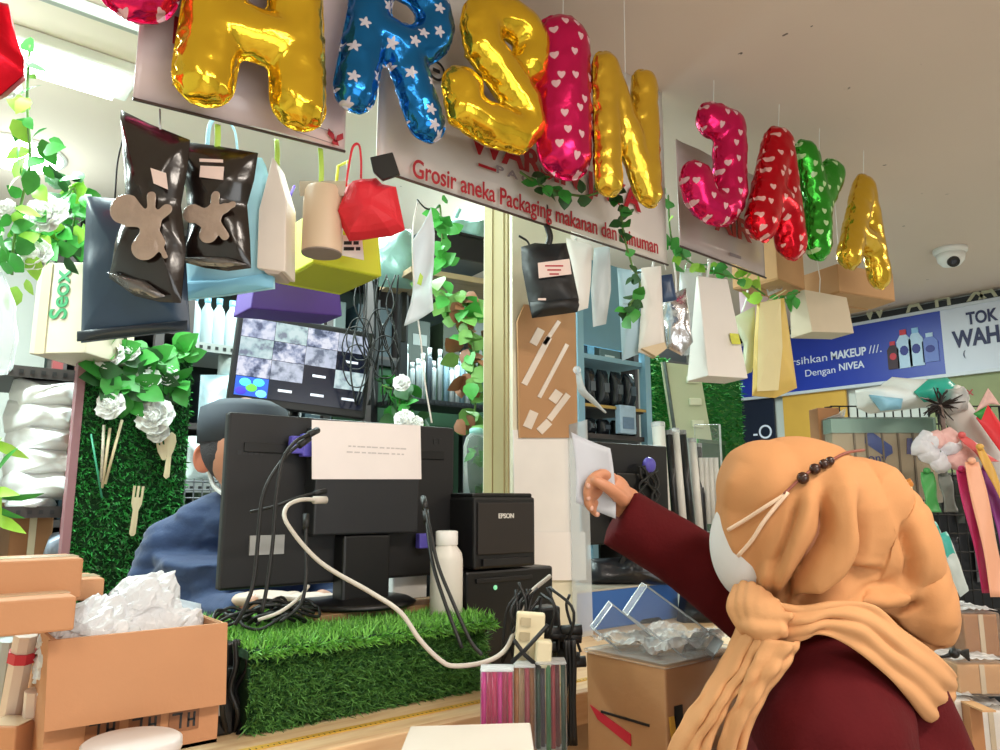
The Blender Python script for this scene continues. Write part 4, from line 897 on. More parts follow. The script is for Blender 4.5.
# ================================================================== on the counter
GF = 1.345                                        # front of the grass riser
a, b = PV(249, 690, GF), PV(483, 660, GF)
gu0, gu1 = a.x, b.x; GT = PV(340, 640, GF).z       # its top height
GD = .34
t = thing('grass_riser', 'low riser box covered in artificial grass, carrying the till monitor', 'riser', (gu0, GF, CT))
W, H = gu1-gu0, GT-CT
MB().box((W/2, GD/2, H/2), (W, GD, H)).build('riser_box', mat('grass_backing', '17401f'), t)
MB().box((W/2, GD/2-.012, H-.002), (W+.03, GD+.03, .014)).build('top_slab', mat('grass_backing', '17401f'), t)
mb = MB(); grass(mb, lambda: (V((random.uniform(0, W), 0, random.uniform(0, H-.022))), V((0, -1, .35))), 9000, .026, w=.0016, lean=.8)
grass(mb, lambda: (V((W, random.uniform(0, GD), random.uniform(0, H))), V((1, 0, .3))), 1500, .024, w=.0016)
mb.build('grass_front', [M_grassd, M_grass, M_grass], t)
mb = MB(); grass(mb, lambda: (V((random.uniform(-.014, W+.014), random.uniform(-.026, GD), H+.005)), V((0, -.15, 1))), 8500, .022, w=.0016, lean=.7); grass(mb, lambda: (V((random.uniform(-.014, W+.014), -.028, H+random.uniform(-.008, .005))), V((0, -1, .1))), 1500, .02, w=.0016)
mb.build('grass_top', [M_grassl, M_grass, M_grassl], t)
t = thing('power_supply', 'black power supply box left of the grass covered riser', 'power supply', (gu0-.085, GF+.02, CT))
MB().box((.035, .07, .055), (.07, .14, .11)).build('supply_body', M_black, t, bevel=.005); MB().box((.035, -.001, .05), (.03, .003, .03)).build('supply_label', mat('grey_label_and_gap', 'a9abab', rough=.5), t)
t = thing('wood_plank', 'worn brown plank lying on the grass top under the till monitor', 'plank', (gu0+.19, GF+.13, GT+.012))
MB().box((.17, .06, .008), (.36, .12, .016)).build('plank_board', wood('plank_wood', '7a5a3e', 'a07e58', (2, 16, 16)), t, bevel=.002)
PT = GT+.03
# till monitor, seen from behind
MV_ = 1.56
a, b = PV(231, 411, MV_), PV(457, 425, MV_); a2 = PV(231, 591, MV_)
W = b.x-a.x; zt = a.z; zb_ = a2.z; Hm = zt-zb_
t = thing('till_monitor', 'big black till monitor seen from behind with a white note stuck on', 'monitor', ((a.x+b.x)/2, MV_+.02, PT))
o = V(t.location)
def ml(px, py, y=0): return PV(px, py, MV_+y)-o
zc = (zt+zb_)/2-o.z
MB().box((0, .0, zc), (W, .02, Hm)).build('rear_casing', M_black2, t, bevel=.006)
mb = MB(); mb.box((0, .013, zc), (W-.004, .006, Hm-.004)); mb.build('front_bezel', M_black, t); MB().box((0, .0165, zc), (W-.03, .003, Hm-.03)).build('screen', mat('till_screen', '20242c', rough=.15, emit=.25, ecol='8fa3c8'), t)
mb = MB()
for k in range(14): mb.box((-W*.27+k*.011-W*.0, -.0115, zc+Hm*.31), (.006, .003, .012))
mb.build('vent_slots', M_ink, t)
p = ml(230, 440); MB().box((0, -.012, zc+Hm*.3), (W*.88, .005, .02)).build('rear_ridge', M_black, t, bevel=.001)
mb = MB()
for k in range(5): mb.box((ml(241, 453).x+k*.012, -.0105, ml(240, 452).z), (.009, .001, .009))
mb.build('embossed_mark', M_grey, t)
p = ml(435, 444, -.0); text('lettering', 'ET', .024, M_grey, t, (p.x, -.0105, p.z))
# electronics hump
h0, h1, h2 = ml(321, 425, -.06), ml(440, 425, -.06), ml(321, 536, -.06)
hx0, hx1 = h0.x, ml(424, 425, -.06).x
MB().box(((hx0+hx1)/2, -.036, (h0.z+h2.z)/2), (hx1-hx0, .055, h0.z-h2.z)).build('electronics_housing', M_grey, t, bevel=.004)
e = MB().prism([(ml(316, 419, -.066).x, ml(316, 419, -.066).z), (ml(425, 425, -.066).x, ml(425, 425, -.066).z), (ml(426, 479, -.066).x, ml(426, 479, -.066).z), (ml(316, 479, -.066).x, ml(316, 479, -.066).z)], -.0665, -.065).build('paper_note', mat('note_paper', 'f3ebe9', rough=.35), t)
e['label'] = 'white paper note taped to the back of the till monitor'
mb = MB()
for r_ in range(2):
    x = ml(340, 450).x
    while x < ml(395, 450).x:
        w_ = random.uniform(.006, .016); mb.box((x, -.067, ml(340, 445+r_*6, -.066).z), (w_, .0006, .003)); x += w_+.004
mb.build('note_print', mat('faint_ink', 'c9c2c2', var=0), e)
mb = MB(); p = ml(316, 445, -.04)
M_vga = mat('vga_purple', '5a52b8', rough=.4)
mb.box((p.x-.005, -.035, p.z), (.036, .024, .05)); mb.box((p.x-.034, -.035, p.z), (.03, .02, .038)); mb.build('video_plug', M_vga, t, bevel=.003)
p = ml(425, 541, -.02); MB().box((p.x, -.03, p.z), (.03, .02, .035)).build('video_plug', M_vga, t, bevel=.003)
for py, c in ((500, M_steel), (522, M_steel), (532, M_black)):
    p = ml(319, py, -.04); MB().box((p.x-.003, -.035, p.z), (.012, .016, .02)).build('port', c, t, bevel=.001)
n0, n1 = ml(343, 535, -.03), ml(388, 612, -.03)
MB().box(((n0.x+n1.x)/2, -.03, (n0.z+.0)/2), (n1.x-n0.x, .05, n0.z)).build('stand_neck', M_black, t, bevel=.006)
MB().lathe([(.13, 0), (.135, .006), (.12, .014), (.03, .02)], ((n0.x+n1.x)/2, -.01, 0), 30).build('stand_base', M_black, t, smooth=True)
p = ml(270, 560, -.012); MB().box((p.x, -.012, p.z+.03), (.075, .004, .04)).build('gap_plate', mat('grey_label_and_gap', 'a9abab', rough=.5), t)  # added plate standing in for the bright gap under the monitor
# cables round the monitor
def cable(name, label, pts, r, m, dist=None):
    P = [PD(*p) for p in pts]; t = thing(name, label, 'cable', P[0]); o = P[0]
    q = [p-o for p in P]; d0 = (q[1]-q[0]).normalized()
    MB().tube(q, r, 8, sm=8).build('cord', m, t, smooth=True); MB().tube([q[0]-d0*.012, q[0]+d0*.018], r*1.9, 10).build('plug', m, t, smooth=True); return t
M_gw = mat('grey_white_cable', 'c9c1b6', rough=.5)
cable('power_cable', 'thick pale cable looping from the monitor across the grass riser', [(321, 500, 1.52), (300, 500, 1.48), (286, 508, 1.45), (288, 525, 1.42), (320, 562, 1.38), (370, 592, 1.34), (400, 612, 1.31), (420, 640, 1.29), (440, 660, 1.29), (455, 666, 1.3), (485, 662, 1.34), (505, 650, 1.36), (517, 625, 1.38), (528, 596, 1.42), (550, 576, 1.48)], .0042, M_gw)
cable('video_cable', 'black cable arching from the purple plug down past the monitor edge', [(305, 441, 1.5), (290, 452, 1.47), (272, 475, 1.44), (262, 500, 1.42), (258, 540, 1.4), (254, 580, 1.38), (246, 605, 1.36), (235, 625, 1.35)], .0038, M_rubber)
cable('video_cable', 'second black cable beside the arching one, ending in the cable tangle', [(314, 432, 1.52), (295, 442, 1.47), (282, 462, 1.45), (276, 500, 1.42), (273, 540, 1.4), (268, 580, 1.38), (262, 612, 1.36)], .0036, M_rubber)
cable('signal_cable', 'thin black cable crossing behind the pale cable left of the ports', [(321, 492, 1.54), (300, 497, 1.5), (275, 506, 1.46), (250, 512, 1.44)], .003, M_rubber)
cable('adapter_cable', 'black cable with a thick adapter hanging below the ports', [(306, 520, 1.5), (306, 550, 1.47), (306, 580, 1.44), (300, 605, 1.42), (280, 622, 1.4)], .0034, M_rubber)
cable('printer_cable', 'black cable running from the monitor down over the white bottle', [(424, 502, 1.5), (430, 530, 1.44), (438, 565, 1.4), (452, 600, 1.36), (470, 640, 1.33), (482, 655, 1.32)], .0036, M_rubber)
cable('printer_cable', 'second black cable in front of the white bottle reaching the riser corner', [(426, 515, 1.5), (432, 560, 1.42), (444, 600, 1.37), (462, 648, 1.33)], .0036, M_rubber)
t = thing('cable_tangle', 'knot of black and pale cables on the grass left of the stand', 'cables', PZ(262, 628, GT+.025))
mb = MB(); o = V(t.location)
for k in range(14):
    a0 = random.uniform(0, 6.28); c = V((random.uniform(-.03, .1), random.uniform(-.01, .1), random.uniform(.0, .02)))
    mb.tube([c+V((.04*cos(a0+i*.9)*(1+.3*i/6), .03*sin(a0+i*.9), .012*sin(i*1.7)+.008)) for i in range(7)], .0032, 6, sm=4)
mb.build('black_cords', M_rubber, t, smooth=True)
mb = MB(); mb.tube([V((-.02, -.03, .02)), V((.02, -.03, .03)), V((.06, -.02, .05)), V((.09, .0, .07))], .0035, 6, sm=5); mb.build('pale_cord', M_gw, t, smooth=True)
# cables spilling left of the riser, front
t = thing('cable_tangle', 'black cords hanging over the counter between carton and riser', 'cables', PD(232, 700, 1.3)); o = V(t.location); mb = MB()
for k in range(4):
    x = 224+k*5; mb.tube([PD(x+random.uniform(-5, 9), y, 1.3+.03*sin(k+y))-o for y in (640, 665, 690, 715, 742)], .0045, 6, sm=5)
mb.build('black_cords', M_rubber, t, smooth=True); MB().box((.0, .05, .03), (.03, .03, .12)).build('adapter', M_black, t, bevel=.004)
# white adaptor behind the stand + white hand sized box
t = thing('power_adapter', 'white power adapter and tissue box behind the monitor stand', 'adapter', PV(408, 602, 1.62), 0)
t.location.z = PT-.015; s = dep(t.location)/750
MB().box((.0, .02, .028+.0), (.1, .06, .085)).build('adapter_body', M_white, t, bevel=.006); MB().tube([(-.05, 0, .02), (-.08, -.01, .01)], .004, 8).build('plug_lead', M_white, t)
# white bottle
P = PV(446, 612, 1.43); P.z = GT+.004
s = dep(P)/750; h = (P-PV(446, 529, 1.43)).length*.98; r = 16.5*s
t = thing('white_bottle', 'plain white plastic bottle with screw cap standing on the grass riser', 'bottle', P)
MB().lathe([(r*.94, 0), (r, .006), (r, h*.66), (r*.93, h*.74), (r*.6, h*.83), (r*.58, h*.85)], n=28).build('bottle_body', mat('white_bottle', 'e6e2d9', rough=.4, var=.02), t, smooth=True)
MB().lathe([(r*.66, h*.83), (r*.68, h*.84), (r*.68, h*.99), (r*.6, h)], n=28).build('screw_cap', mat('white_cap', 'f0eeea', rough=.45, var=.02), t, smooth=True)
# receipt printer and the unit below
PVv = 1.47
a, b = PV(474, 497, PVv), PV(535, 499, PVv); a2 = PV(474, 570, PVv); W = b.x-a.x; H = a.z-a2.z
t = thing('receipt_printer', 'black receipt printer with small white maker name on its front', 'printer', (a.x, PVv, a2.z)); D = .16
MB().box((W/2, D/2, H/2), (W, D, H)).build('printer_body', M_black2, t, bevel=.006)
MB().box((W/2, D/2+.004, H+.004), (W*.98, D*.94, .012)).build('printer_lid', M_black, t, bevel=.004)
MB().box((W/2, -.002, H*.56), (W*.9, .006, H*.72)).build('front_cover', mat('printer_front', '2b2624', rough=.45), t, bevel=.002)
MB().box((W/2, -.004, H*.09), (W*.76, .008, H*.1)).build('paper_slot', M_ink, t, bevel=.001)
text('lettering', 'EPSON', .0165, M_white, t, (W*.36, -.0058, H*.7), bold=.02)
t2 = thing('cash_unit', 'black box unit with a green light underneath the receipt printer', 'unit', (a.x-.01, PVv-.005, CT))
Hb = a2.z-CT-.004
MB().box((W*.62+.01, .11, Hb/2), (W*1.42, .2, Hb)).build('unit_body', M_black, t2, bevel=.006)
MB().ball((W*.4, .008, Hb*.82), (.006, .003, .006), n=12, k=6).build('green_light', mat('green_led', '7fd0a0', emit=.6, var=0), t2)
MB().box((W*.55, .008, Hb*.9), (W*.9, .006, .012)).build('front_lip', M_black2, t2, bevel=.002)
# power strip leaning there
t = thing('power_strip', 'cream power strip with plugs leaning against the black unit', 'power strip', PD(528, 668, 1.33), CF, roll=4); s = 1.33/750
MB().box((0, .012, 26*s), (29*s, .02, 54*s)).build('strip_body', M_cream, t, bevel=.004)
MB().box((14*s, -.008, 16*s), (16*s, .03, 26*s)).build('plug', M_cream, t, bevel=.004)
for z in (12, 30, 44): MB().box((-5*s, .0, z*s), (10*s, .004, 8*s)).build('socket', mat('socket_shade', 'b9ac8c', rough=.5), t)
t = thing('cable_tangle', 'mass of black power cords hanging beside the cream power strip', 'cables', PD(552, 640, 1.4)); o = V(t.location); mb = MB()
for k in range(16):
    x = random.uniform(512, 572); x2 = x+random.uniform(-26, 26); pts = [PD(x, 590+random.uniform(-8, 8), 1.4)-o, PD((x+x2)/2+random.uniform(-22, 22), 618+random.uniform(-10, 10), 1.36+random.uniform(0, .04))-o, PD(x2, 655+random.uniform(-12, 8), 1.38)-o]
    mb.tube(pts, .0028, 6, sm=5)
for k in range(4): mb.tube([PD(566+k*3+random.uniform(-2, 2), y, 1.36)-o for y in (640, 670, 705, 745)], .0042, 6, sm=4)
for k in range(7): c = PD(random.uniform(545, 582), random.uniform(628, 665), 1.38)-o; mb.tube([c-RT*.018+ZZ*random.uniform(-.01, .01), c+RT*.02], .010, 8)
mb.tube([PD(514, 640, 1.31)-o, PD(525, 655, 1.305)-o, PD(540, 668, 1.31)-o], .004, 6); mb.tube([PD(548, 625, 1.31)-o, PD(525, 650, 1.305)-o, PD(512, 662, 1.31)-o], .004, 6)
mb.build('black_cords', M_rubber, t, smooth=True); MB().box((-.0, .02, .02), (.05, .04, .08)).build('adapter', M_black, t, bevel=.006); MB().box((.03, .0, -.02), (.035, .03, .05)).build('plug', M_black, t, bevel=.004)
# wrapped bundles of coloured tubes
def bundle(label, x0, x1, y0, y1, d, cols, n):
    P = PD((x0+x1)/2, y1, d); t = thing('straw_bundle', label, 'bundle', P, CF); s = d/750; w = (x1-x0)*s; h = (y1-y0)*s; r = w/n/1.6
    for k in range(n):
        x = -w/2+w*(k+.5)/n; y = .012*sin(k*2.1)
        MB().tube([(x, y, 0), (x, y, h*.97)], w/n*.52, 9).build('straw', mat('straw_'+cols[k % len(cols)], cols[k % len(cols)], rough=.3, var=.25, nscale=30), t, smooth=True)
    MB().box((0, 0, h/2), (w*1.04, .045, h*1.02)).build('clear_wrap', M_film, t, bevel=.006)
    MB().box((0, -.0, h*1.0), (w*1.05, .046, .004)).build('wrap_seal', M_milky, t, bevel=.002)
bundle('wrapped bundle of magenta straws on the counter, left of the mixed ones', 481, 513, 672, 752, 1.27, ['d3218f', 'e0457a', 'c2185b'], 6)
bundle('wrapped bundle of brown and cream straws beside the magenta ones', 514, 535, 668, 748, 1.29, ['b5763f', 'd9b48a', 'a33b4c'], 4)
bundle('wrapped bundle of dark green and red straws below the power strip', 536, 566, 665, 748, 1.3, ['2c4a3a', '4a3d55', '3d7a4a', 'a32a36', '7a2030'], 6)
t = thing('storage_tub', 'white plastic tub lid just showing at the bottom, before the counter edge', 'tub', PD(466, 779, 1.02), CF); s = 1.02/750
MB().hexa([(-66*s, 0, 16*s), (66*s, 0, 20*s), (66*s, .14, 20*s), (-66*s, .14, 16*s)], [(-62*s, .01, -.09), (62*s, .01, -.09), (62*s, .13, -.09), (-62*s, .13, -.09)]).build('tub_body', mat('tub_beige', 'd6c9bc', rough=.4), t, bevel=.006)
MB().hexa([(-69*s, -.006, 20*s), (69*s, -.006, 24*s), (69*s, .146, 24*s), (-69*s, .146, 20*s)], [(-69*s, -.006, 15*s), (69*s, -.006, 19*s), (69*s, .146, 19*s), (-69*s, .146, 15*s)]).build('tub_lid', mat('tub_beige', 'd6c9bc'), t, bevel=.003)
# ------------------------------------------------------------------ cartons at the left
def carton(name, label, P, w, d, h, m, rz=0, open_=False, flap=0, t_=.005):
    t = thing(name, label, 'box', P, rz)
    if not open_:
        MB().box((w/2, d/2, h/2), (w, d, h)).build('carton_body', m, t, bevel=.003)
        MB().box((w/2, d/2, h+.0005), (w*1.0, .05, .001)).build('packing_tape', mat('tape_tan', 'cbb79a', rough=.2), t)
    else:
        mb = MB(); mb.box((w/2, d/2, t_/2), (w, d, t_)); mb.box((w/2, t_/2, h/2), (w, t_, h)); mb.box((w/2, d-t_/2, h/2), (w, t_, h)); mb.box((t_/2, d/2, h/2), (t_, d-2*t_, h)); mb.box((w-t_/2, d/2, h/2), (t_, d-2*t_, h)); mb.build('carton_body', m, t)
        if flap:
            MB().prism([(-.004, h+.001), (w+.004, h+.001), (w+.002, h-flap), (-.003, h-flap)], -.004, -.0085).build('front_flap', m, t)
    return t
a, b = PV(58, 640, 1.19), PV(225, 624, 1.19); W = b.x-a.x; TZ = (a.z+b.z)/2; H = TZ-CT-.0; 
W = PV(222, 650, 1.19).x-PV(52, 650, 1.19).x
H = a.z-PV(50, 775, 1.19).z
t = carton('open_carton', 'open orange-brown carton with folded-down flap, full of white plastic, on the counter', V((PV(52, 650, 1.19).x, 1.19, a.z-H)), W, .2, H, M_kraft2, 0, True, .0)
fl = PV(55, 728, 1.18); fr = PV(218, 704, 1.18); o = V(t.location)
MB().hexa([(-.006, -.006, H+.001), (W+.004, -.006, H+.001), (W+.004, .002, H+.001), (-.006, .002, H+.001)], [(-.004, -.022, fl.z-o.z), (W+.004, -.018, fr.z-o.z), (W+.004, -.010, fr.z-o.z), (-.004, -.012, fl.z-o.z)]).build('front_flap', M_kraft2, t)
for px in (95, 138, 178):
    p = PV(px, 733-(px-95)*.13, 1.183)-o; e = MB().box((p.x+.01, -.0015, p.z), (.042, .001, .028)).build('printed_mark', mat('mark_brown', '8a5a38', var=.1), t)
    mb = MB(); mb.box((p.x+.005, -.0025, p.z), (.003, .001, .02)); mb.box((p.x, -.0025, p.z+.01), (.014, .001, .003)); mb.box((p.x+.016, -.0025, p.z), (.003, .001, .02)); mb.box((p.x+.024, -.0025, p.z), (.003, .001, .02)); mb.box((p.x+.02, -.0025, p.z), (.01, .001, .003)); mb.build('print_strokes', M_ink, e)
MB().hexa([(W-.002, .0, H), (W+.0, .2, H), (W+.004, .2, H), (W+.004, 0, H)], [(W-.002, 0, H-.02), (W-.002, .2, H-.02), (W+.003, .2, H-.02), (W+.003, 0, H-.02)]).build('side_fold', M_kraft, t)
t = thing('plastic_bags', 'heap of crumpled white plastic bags filling the open carton', 'bags', o+V((W*.42, .09, H-.05)))
mb = MB(); 
for c, r in (((-.03, 0, .02), (.07, .07, .07)), ((.04, .02, .045), (.06, .06, .075)), ((.085, .0, .02), (.04, .05, .06)), ((-.07, 0, .0), (.03, .06, .06))): mb.ball(c, r)
oo = mb.build('bag_heap', mat('white_film_heap', 'd3d7dc', rough=.3, var=.05, bump=.5, bscale=30), t, remesh=.006, smo=3)
def crumple(c):
    n1 = noise.noise(c*24); n2 = abs(noise.noise(c*46+V((5, 5, 5)))); n3 = abs(noise.noise(c*90)); return c+V((n2-.2+n3*.4, n1*.6, n1*.6+n2-.2))*.02
warp(oo, crumple)
for p in oo.data.polygons: p.use_smooth = False
mb = MB(); mb.puff([(.06, .03), (.13, .02), (.125, .07), (.075, .085)], .015, crink=.012, fs=30); mb.build('blue_print', mat('pale_blue_film', 'cfe4f2', rough=.3, trans=.3, var=0), t, smooth=True)
# stacked flat cartons at far left
s1 = 1.12/750
def lc(label, tl, tr, br, v, d, m, name='carton', dz=0):
    A_, B_, C_ = PV(*tl, v), PV(*tr, v), PV(*br, v); h = B_.z-C_.z
    return carton(name, label, V((A_.x, v, B_.z-h)), B_.x-A_.x, d, h, m)
lc('pale topped flat carton on top of the stack at the far left', (-40, 580), (84, 558), (84, 598), 1.22, .12, M_kraft2)
lc('flat carton with pale scuffs, lower front one of the stack at far left', (-50, 612), (77, 596), (77, 630), 1.14, .14, M_kraft2)
lc('small carton end poking out behind the stack of flat cartons', (60, 582), (105, 578), (105, 599), 1.34, .12, M_kraft2)
# tubes below the stack
M_tubep = mat('pale_tube', 'd8c3b4', rough=.4, var=.06); M_redb2 = mat('red_band', 'c5283a', rough=.5)
def rod(name, label, a, b, w, d, m, band=None):
    A_, B_ = PD(*a, d), PD(*b, d); t = thing(name, label, 'tube', A_); q = B_-A_
    MB().tube([(0, 0, 0), q], w*d/750/2, 8).build(name+'_body', m, t); MB().tube([-q*.01, q*.04], w*d/750/2*1.08, 8).build(name+'_end', M_white, t)
    if band: MB().tube([q*band[0], q*band[1]], w*d/750/2*1.15, 8).build('red_band', M_redb2, t)
    return t
rod('wrapped_roll', 'bundle of pale sticks held by a red band below the stacked cartons', (10, 718), (26, 634), 22, 1.08, M_tubep, (.68, .8))
rod('wrapped_roll', 'pale square roll standing left of the open carton', (30, 760), (36, 690), 20, 1.06, M_tubep)
rod('wrapped_roll', 'short cream stick leaning beside the open carton', (53, 676), (43, 645), 9, 1.12, M_cream)
rod('wrapped_roll', 'pale roll at the bottom left, behind the banded sticks', (-4, 720), (8, 640), 16, 1.14, mat('grey_tube', 'a9b3b8', rough=.4))
carton('carton', 'corner of an orange carton in the bottom left corner', V(PD(-26, 775, 1.0)), .05, .06, .06, M_kraft2, CF)
t = thing('round_tub', 'round milky plastic lid at the bottom edge, in front of the open carton', 'tub', PD(130, 770, .95)); r = 46*.95/750
MB().lathe([(r*.85, -.08), (r, .02), (r*1.03, .024), (r*1.02, .034), (r*.94, .037)], n=40).build('tub_body', mat('milky_plastic', 'ddd5d2', rough=.35, var=.03), t, smooth=True)
MB().lathe([(r*.94, .034), (r*.9, .032), (.01, .033)], n=40).build('tub_lid', mat('milky_lid', 'cfc7c4', rough=.35, var=.03), t, smooth=True)
# stool carrying it
t = thing('side_table', 'side table below the left cartons and tubs, mostly out of view', 'table', (.2, .98, 0))
zt_ = PD(130, 770, .95).z-.085
MB().box((0, 0, zt_-.02), (.9, .4, .03)).build('table_top', M_front, t)
for a in (-.4, .4):
    for b in (-.16, .16): MB().box((a, b, (zt_-.035)/2), (.04, .04, zt_-.035)).build('leg', M_front, t)
# ------------------------------------------------------------------ counter, right of the column
t = thing('till_monitor', 'second black till monitor, behind the raised hand', 'monitor', (0, 0, 0))
a, b = PV(590, 441, 1.78), PV(662, 452, 1.78); a2 = PV(590, 545, 1.78); o = V(((a.x+b.x)/2, 1.79, CT)); t.location = o; W = (b.x-a.x)*1.12; H = a.z-a2.z; zc = (a.z+a2.z)/2-CT
MB().box((0, 0, zc), (W, .03, H)).build('rear_casing', M_black2, t, bevel=.005); MB().box((0, -.03, zc-.02), (W*.5, .04, H*.5)).build('electronics_housing', M_black, t, bevel=.004)
MB().box((0, .017, zc), (W*.94, .004, H*.9)).build('screen', mat('till_screen', '20242c'), t)
MB().box((0, -.01, zc*.5), (.06, .04, zc)).build('stand_neck', M_black, t, bevel=.004); MB().lathe([(.11, 0), (.1, .012), (.03, .016)], n=24).build('stand_base', M_black, t, smooth=True)
MB().ball((W*.14, -.055, zc+H*.28), (.03, .02, .028), n=14, k=8).build('video_plug', M_vga, t, smooth=True)
mb = MB()
for k in range(6): mb.tube([(W*.1+random.uniform(-.05, .08), -.06, zc+H*.25-j*.05+random.uniform(-.01, .01)) for j in range(6)], .005, 6, sm=4)
mb.build('cables', M_rubber, t, smooth=True)
# long packs leaning
M_stw = mat('pack_white', 'e6e2da', rough=.35, bump=.15); M_stb = mat('pack_black', '1d1d1f', rough=.3, bump=.15)
for i, (x0, x1, y0, y1, w, m, lb) in enumerate(((658, 666, 424, 514, 11, M_stw, 'white pack, leftmost of the long packs leaning behind the arm'), (669, 677, 432, 514, 6, M_stb, 'black pack, second of the long packs leaning behind the arm'), (675, 684, 430, 514, 7, M_stw, 'white pack, third of the long packs leaning behind the arm'), (682, 692, 432, 514, 7, M_stb, 'black pack, fourth of the long packs leaning behind the arm'), (692, 700, 440, 514, 7, M_stw, 'white and grey pack, fifth of the long packs leaning behind the arm'), (698, 704, 445, 514, 6, M_stb, 'black pack, last of the long packs, beside the clear pack'))):
    A_, B_ = PV(x1, y1+22, 1.9), PV(x0, y0, 1.95); t = thing('long_pack', lb, 'pack', A_, group='long packs behind the arm'); q = B_-A_; ww = w*dep(A_)/750/2*1.25
    MB().tube([(0, 0, 0), q], ww, 8).build('pack_sleeve', m, t, smooth=True); MB().tube([q*.97, q*1.0+V((0, 0, .006))], ww*1.08, 8).build('pack_end', M_milky, t)
t = thing('clear_pack', 'clear pack of white sticks hanging right of the long leaning packs', 'pack', PV(712, 530, 1.9), CF); s = dep(t.location)/750
MB().box((0, 0, 52*s), (26*s, .03, 108*s)).build('clear_sleeve', M_film, t, bevel=.004)
for k in range(4): MB().tube([(-8*s+k*5*s, 0, 6*s), (-8*s+k*5*s, 0, 72*s)], 2.6*s, 8).build('stick', M_stw, t, smooth=True)
# blue box
a, b, a2 = PV(577, 585, 1.7), PV(678, 592, 1.7), PV(577, 627, 1.7)
t = thing('blue_box', 'long bright blue carton lying on the counter under the outstretched arm', 'box', (a.x, 1.7, CT)); W = b.x-a.x; H = max(.05, PV(628, 588, 1.7).z-CT)
M_blb = mat('blue_carton', '3568b4', rough=.45, var=.05)
MB().box((W/2, .06, H/2), (W, .12, H)).build('box_body', M_blb, t, bevel=.003); MB().box((W/2, .06, H+.003), (W*1.01, .125, .006)).build('box_lid', mat('blue_carton_lid', 'b9b6a8', rough=.5), t, bevel=.002)
t = thing('black_bag', 'shiny black plastic bag right of the blue carton', 'bag', PV(696, 626, 1.62), CF); s = dep(t.location)/750
MB().puff([(-20*s, 0), (18*s, 2*s), (22*s, 20*s), (8*s, 38*s), (-14*s, 36*s)], .06, crink=.02, fs=18).build('bag_body', mat('black_bag', '1e2026', rough=.28, bump=.4, bscale=16), t, smooth=True); MB().tube([(0, -.03, 34*s), (.0, -.04, 46*s)], .012, 8).build('knot', M_black, t)
t = thing('black_bag', 'black bags lying on top of the blue carton, under the sleeve', 'bag', PV(620, 590, 1.76), CF); s = dep(t.location)/750
t.location.z = CT+H+.008
MB().puff([(-42*s, 0), (60*s, -2*s), (62*s, 14*s), (10*s, 26*s), (-30*s, 24*s)], .05, crink=.022, fs=18).build('bag_body', mat('black_bag', '1e2026'), t, smooth=True); MB().tube([(0, -.03, 20*s), (.02, -.03, 30*s)], .01, 8).build('knot', M_black, t)
# taped carton in front with clear boxes
P = PD(665, 668, 1.30); ud = PV(745, 650, P.y).x-P.x; vd = PU(586, 657, P.x).y-P.y
TT = 1.0
t = thing('taped_carton', 'brown carton wrapped in clear film with red and yellow tape, under clear boxes', 'box', (P.x, P.y, TT)); H = P.z-TT
M_kraftg = mat('kraft_film', 'b98b62', rough=.3, var=.08, bump=.1, coat=.5)
MB().box((max(ud, .24)/2, vd/2, H/2), (max(ud, .24), vd, H)).build('carton_body', M_kraftg, t, bevel=.004); Wc = max(ud, .24)
mb = MB(); mb.prism([(0, 0), (.1, -.03), (.1, -.05), (.02, -.022)], -.001, .001); e = mb.build('red_tape', M_redb2, t, loc=(-.0016, vd-.01, H*.55), rot=(0, 0, -pi/2))
MB().prism([(0, 0), (.013, 0), (.03, -.12), (.016, -.12)], -.001, .001).build('yellow_tape', mat('yellow_tape', 'd8a640', rough=.4), t, loc=(0.004, -.0018, H*.62))
MB().box((Wc*.13, -.001, H*.6), (.022, .003, .038)).build('black_handle_hole', M_black, t, bevel=.001)
MB().box((-.001, vd/2, H*.52), (.003, vd*.6, .004)).build('print_line', M_ink, t)
mb = MB(); mb.span((-.004, -.004, H-.002), (Wc+.004, vd+.004, H+.006)); mb.build('film_top', M_film, t, bevel=.003)
CB = V((P.x, P.y, P.z))
def clear_box(label, c, w, d, h, rz, rx, ry=0):
    t = thing('clear_box', label, 'box', c, rz, tilt=rx, roll=ry)
    mb = MB(); mb.box((0, 0, 0), (w, d, h)); mb.build('box_walls', M_clear, t, bevel=.002)
    mb = MB(); 
    for a in (-1, 1):
        for b in (-1, 1):
            mb.tube([(-w/2, a*d/2, b*h/2), (w/2, a*d/2, b*h/2)], .0012, 5); mb.tube([(a*w/2, -d/2, b*h/2), (a*w/2, d/2, b*h/2)], .0012, 5); mb.tube([(a*w/2, b*d/2, -h/2), (a*w/2, b*d/2, h/2)], .0012, 5)
    mb.build('folded_edges', mat('clear_edge', 'dfe8ee', rough=.15, trans=.25, var=0), t); return t
clear_box('clear plastic box leaning right on the taped carton', PD(672, 626, 1.42), .17, .055, .065, CF, 0, 36)
clear_box('clear plastic box lying left behind the leaning one', PD(622, 632, 1.46), .10, .05, .06, CF, 0, 38)
t = thing('film_sheet', 'loose crumpled clear film lying on the taped carton', 'film', CB+V((.02, .02, .012)), 0)
MB().grid(lambda u, v: V((u*Wc*.9-.01, v*vd*.9, .012+.02*noise.noise(V((u*5, v*5, 2)))+.012*abs(noise.noise(V((u*14, v*14, 3)))))), 26, 22).build('film', M_milky, t)
MB().grid(lambda u, v: V((Wc*.4+u*.12, -.012+v*.05, .035-.05*v*v+.01*noise.noise(V((u*9, v*9, 7))))), 12, 8).build('film_fold', M_milky, t)
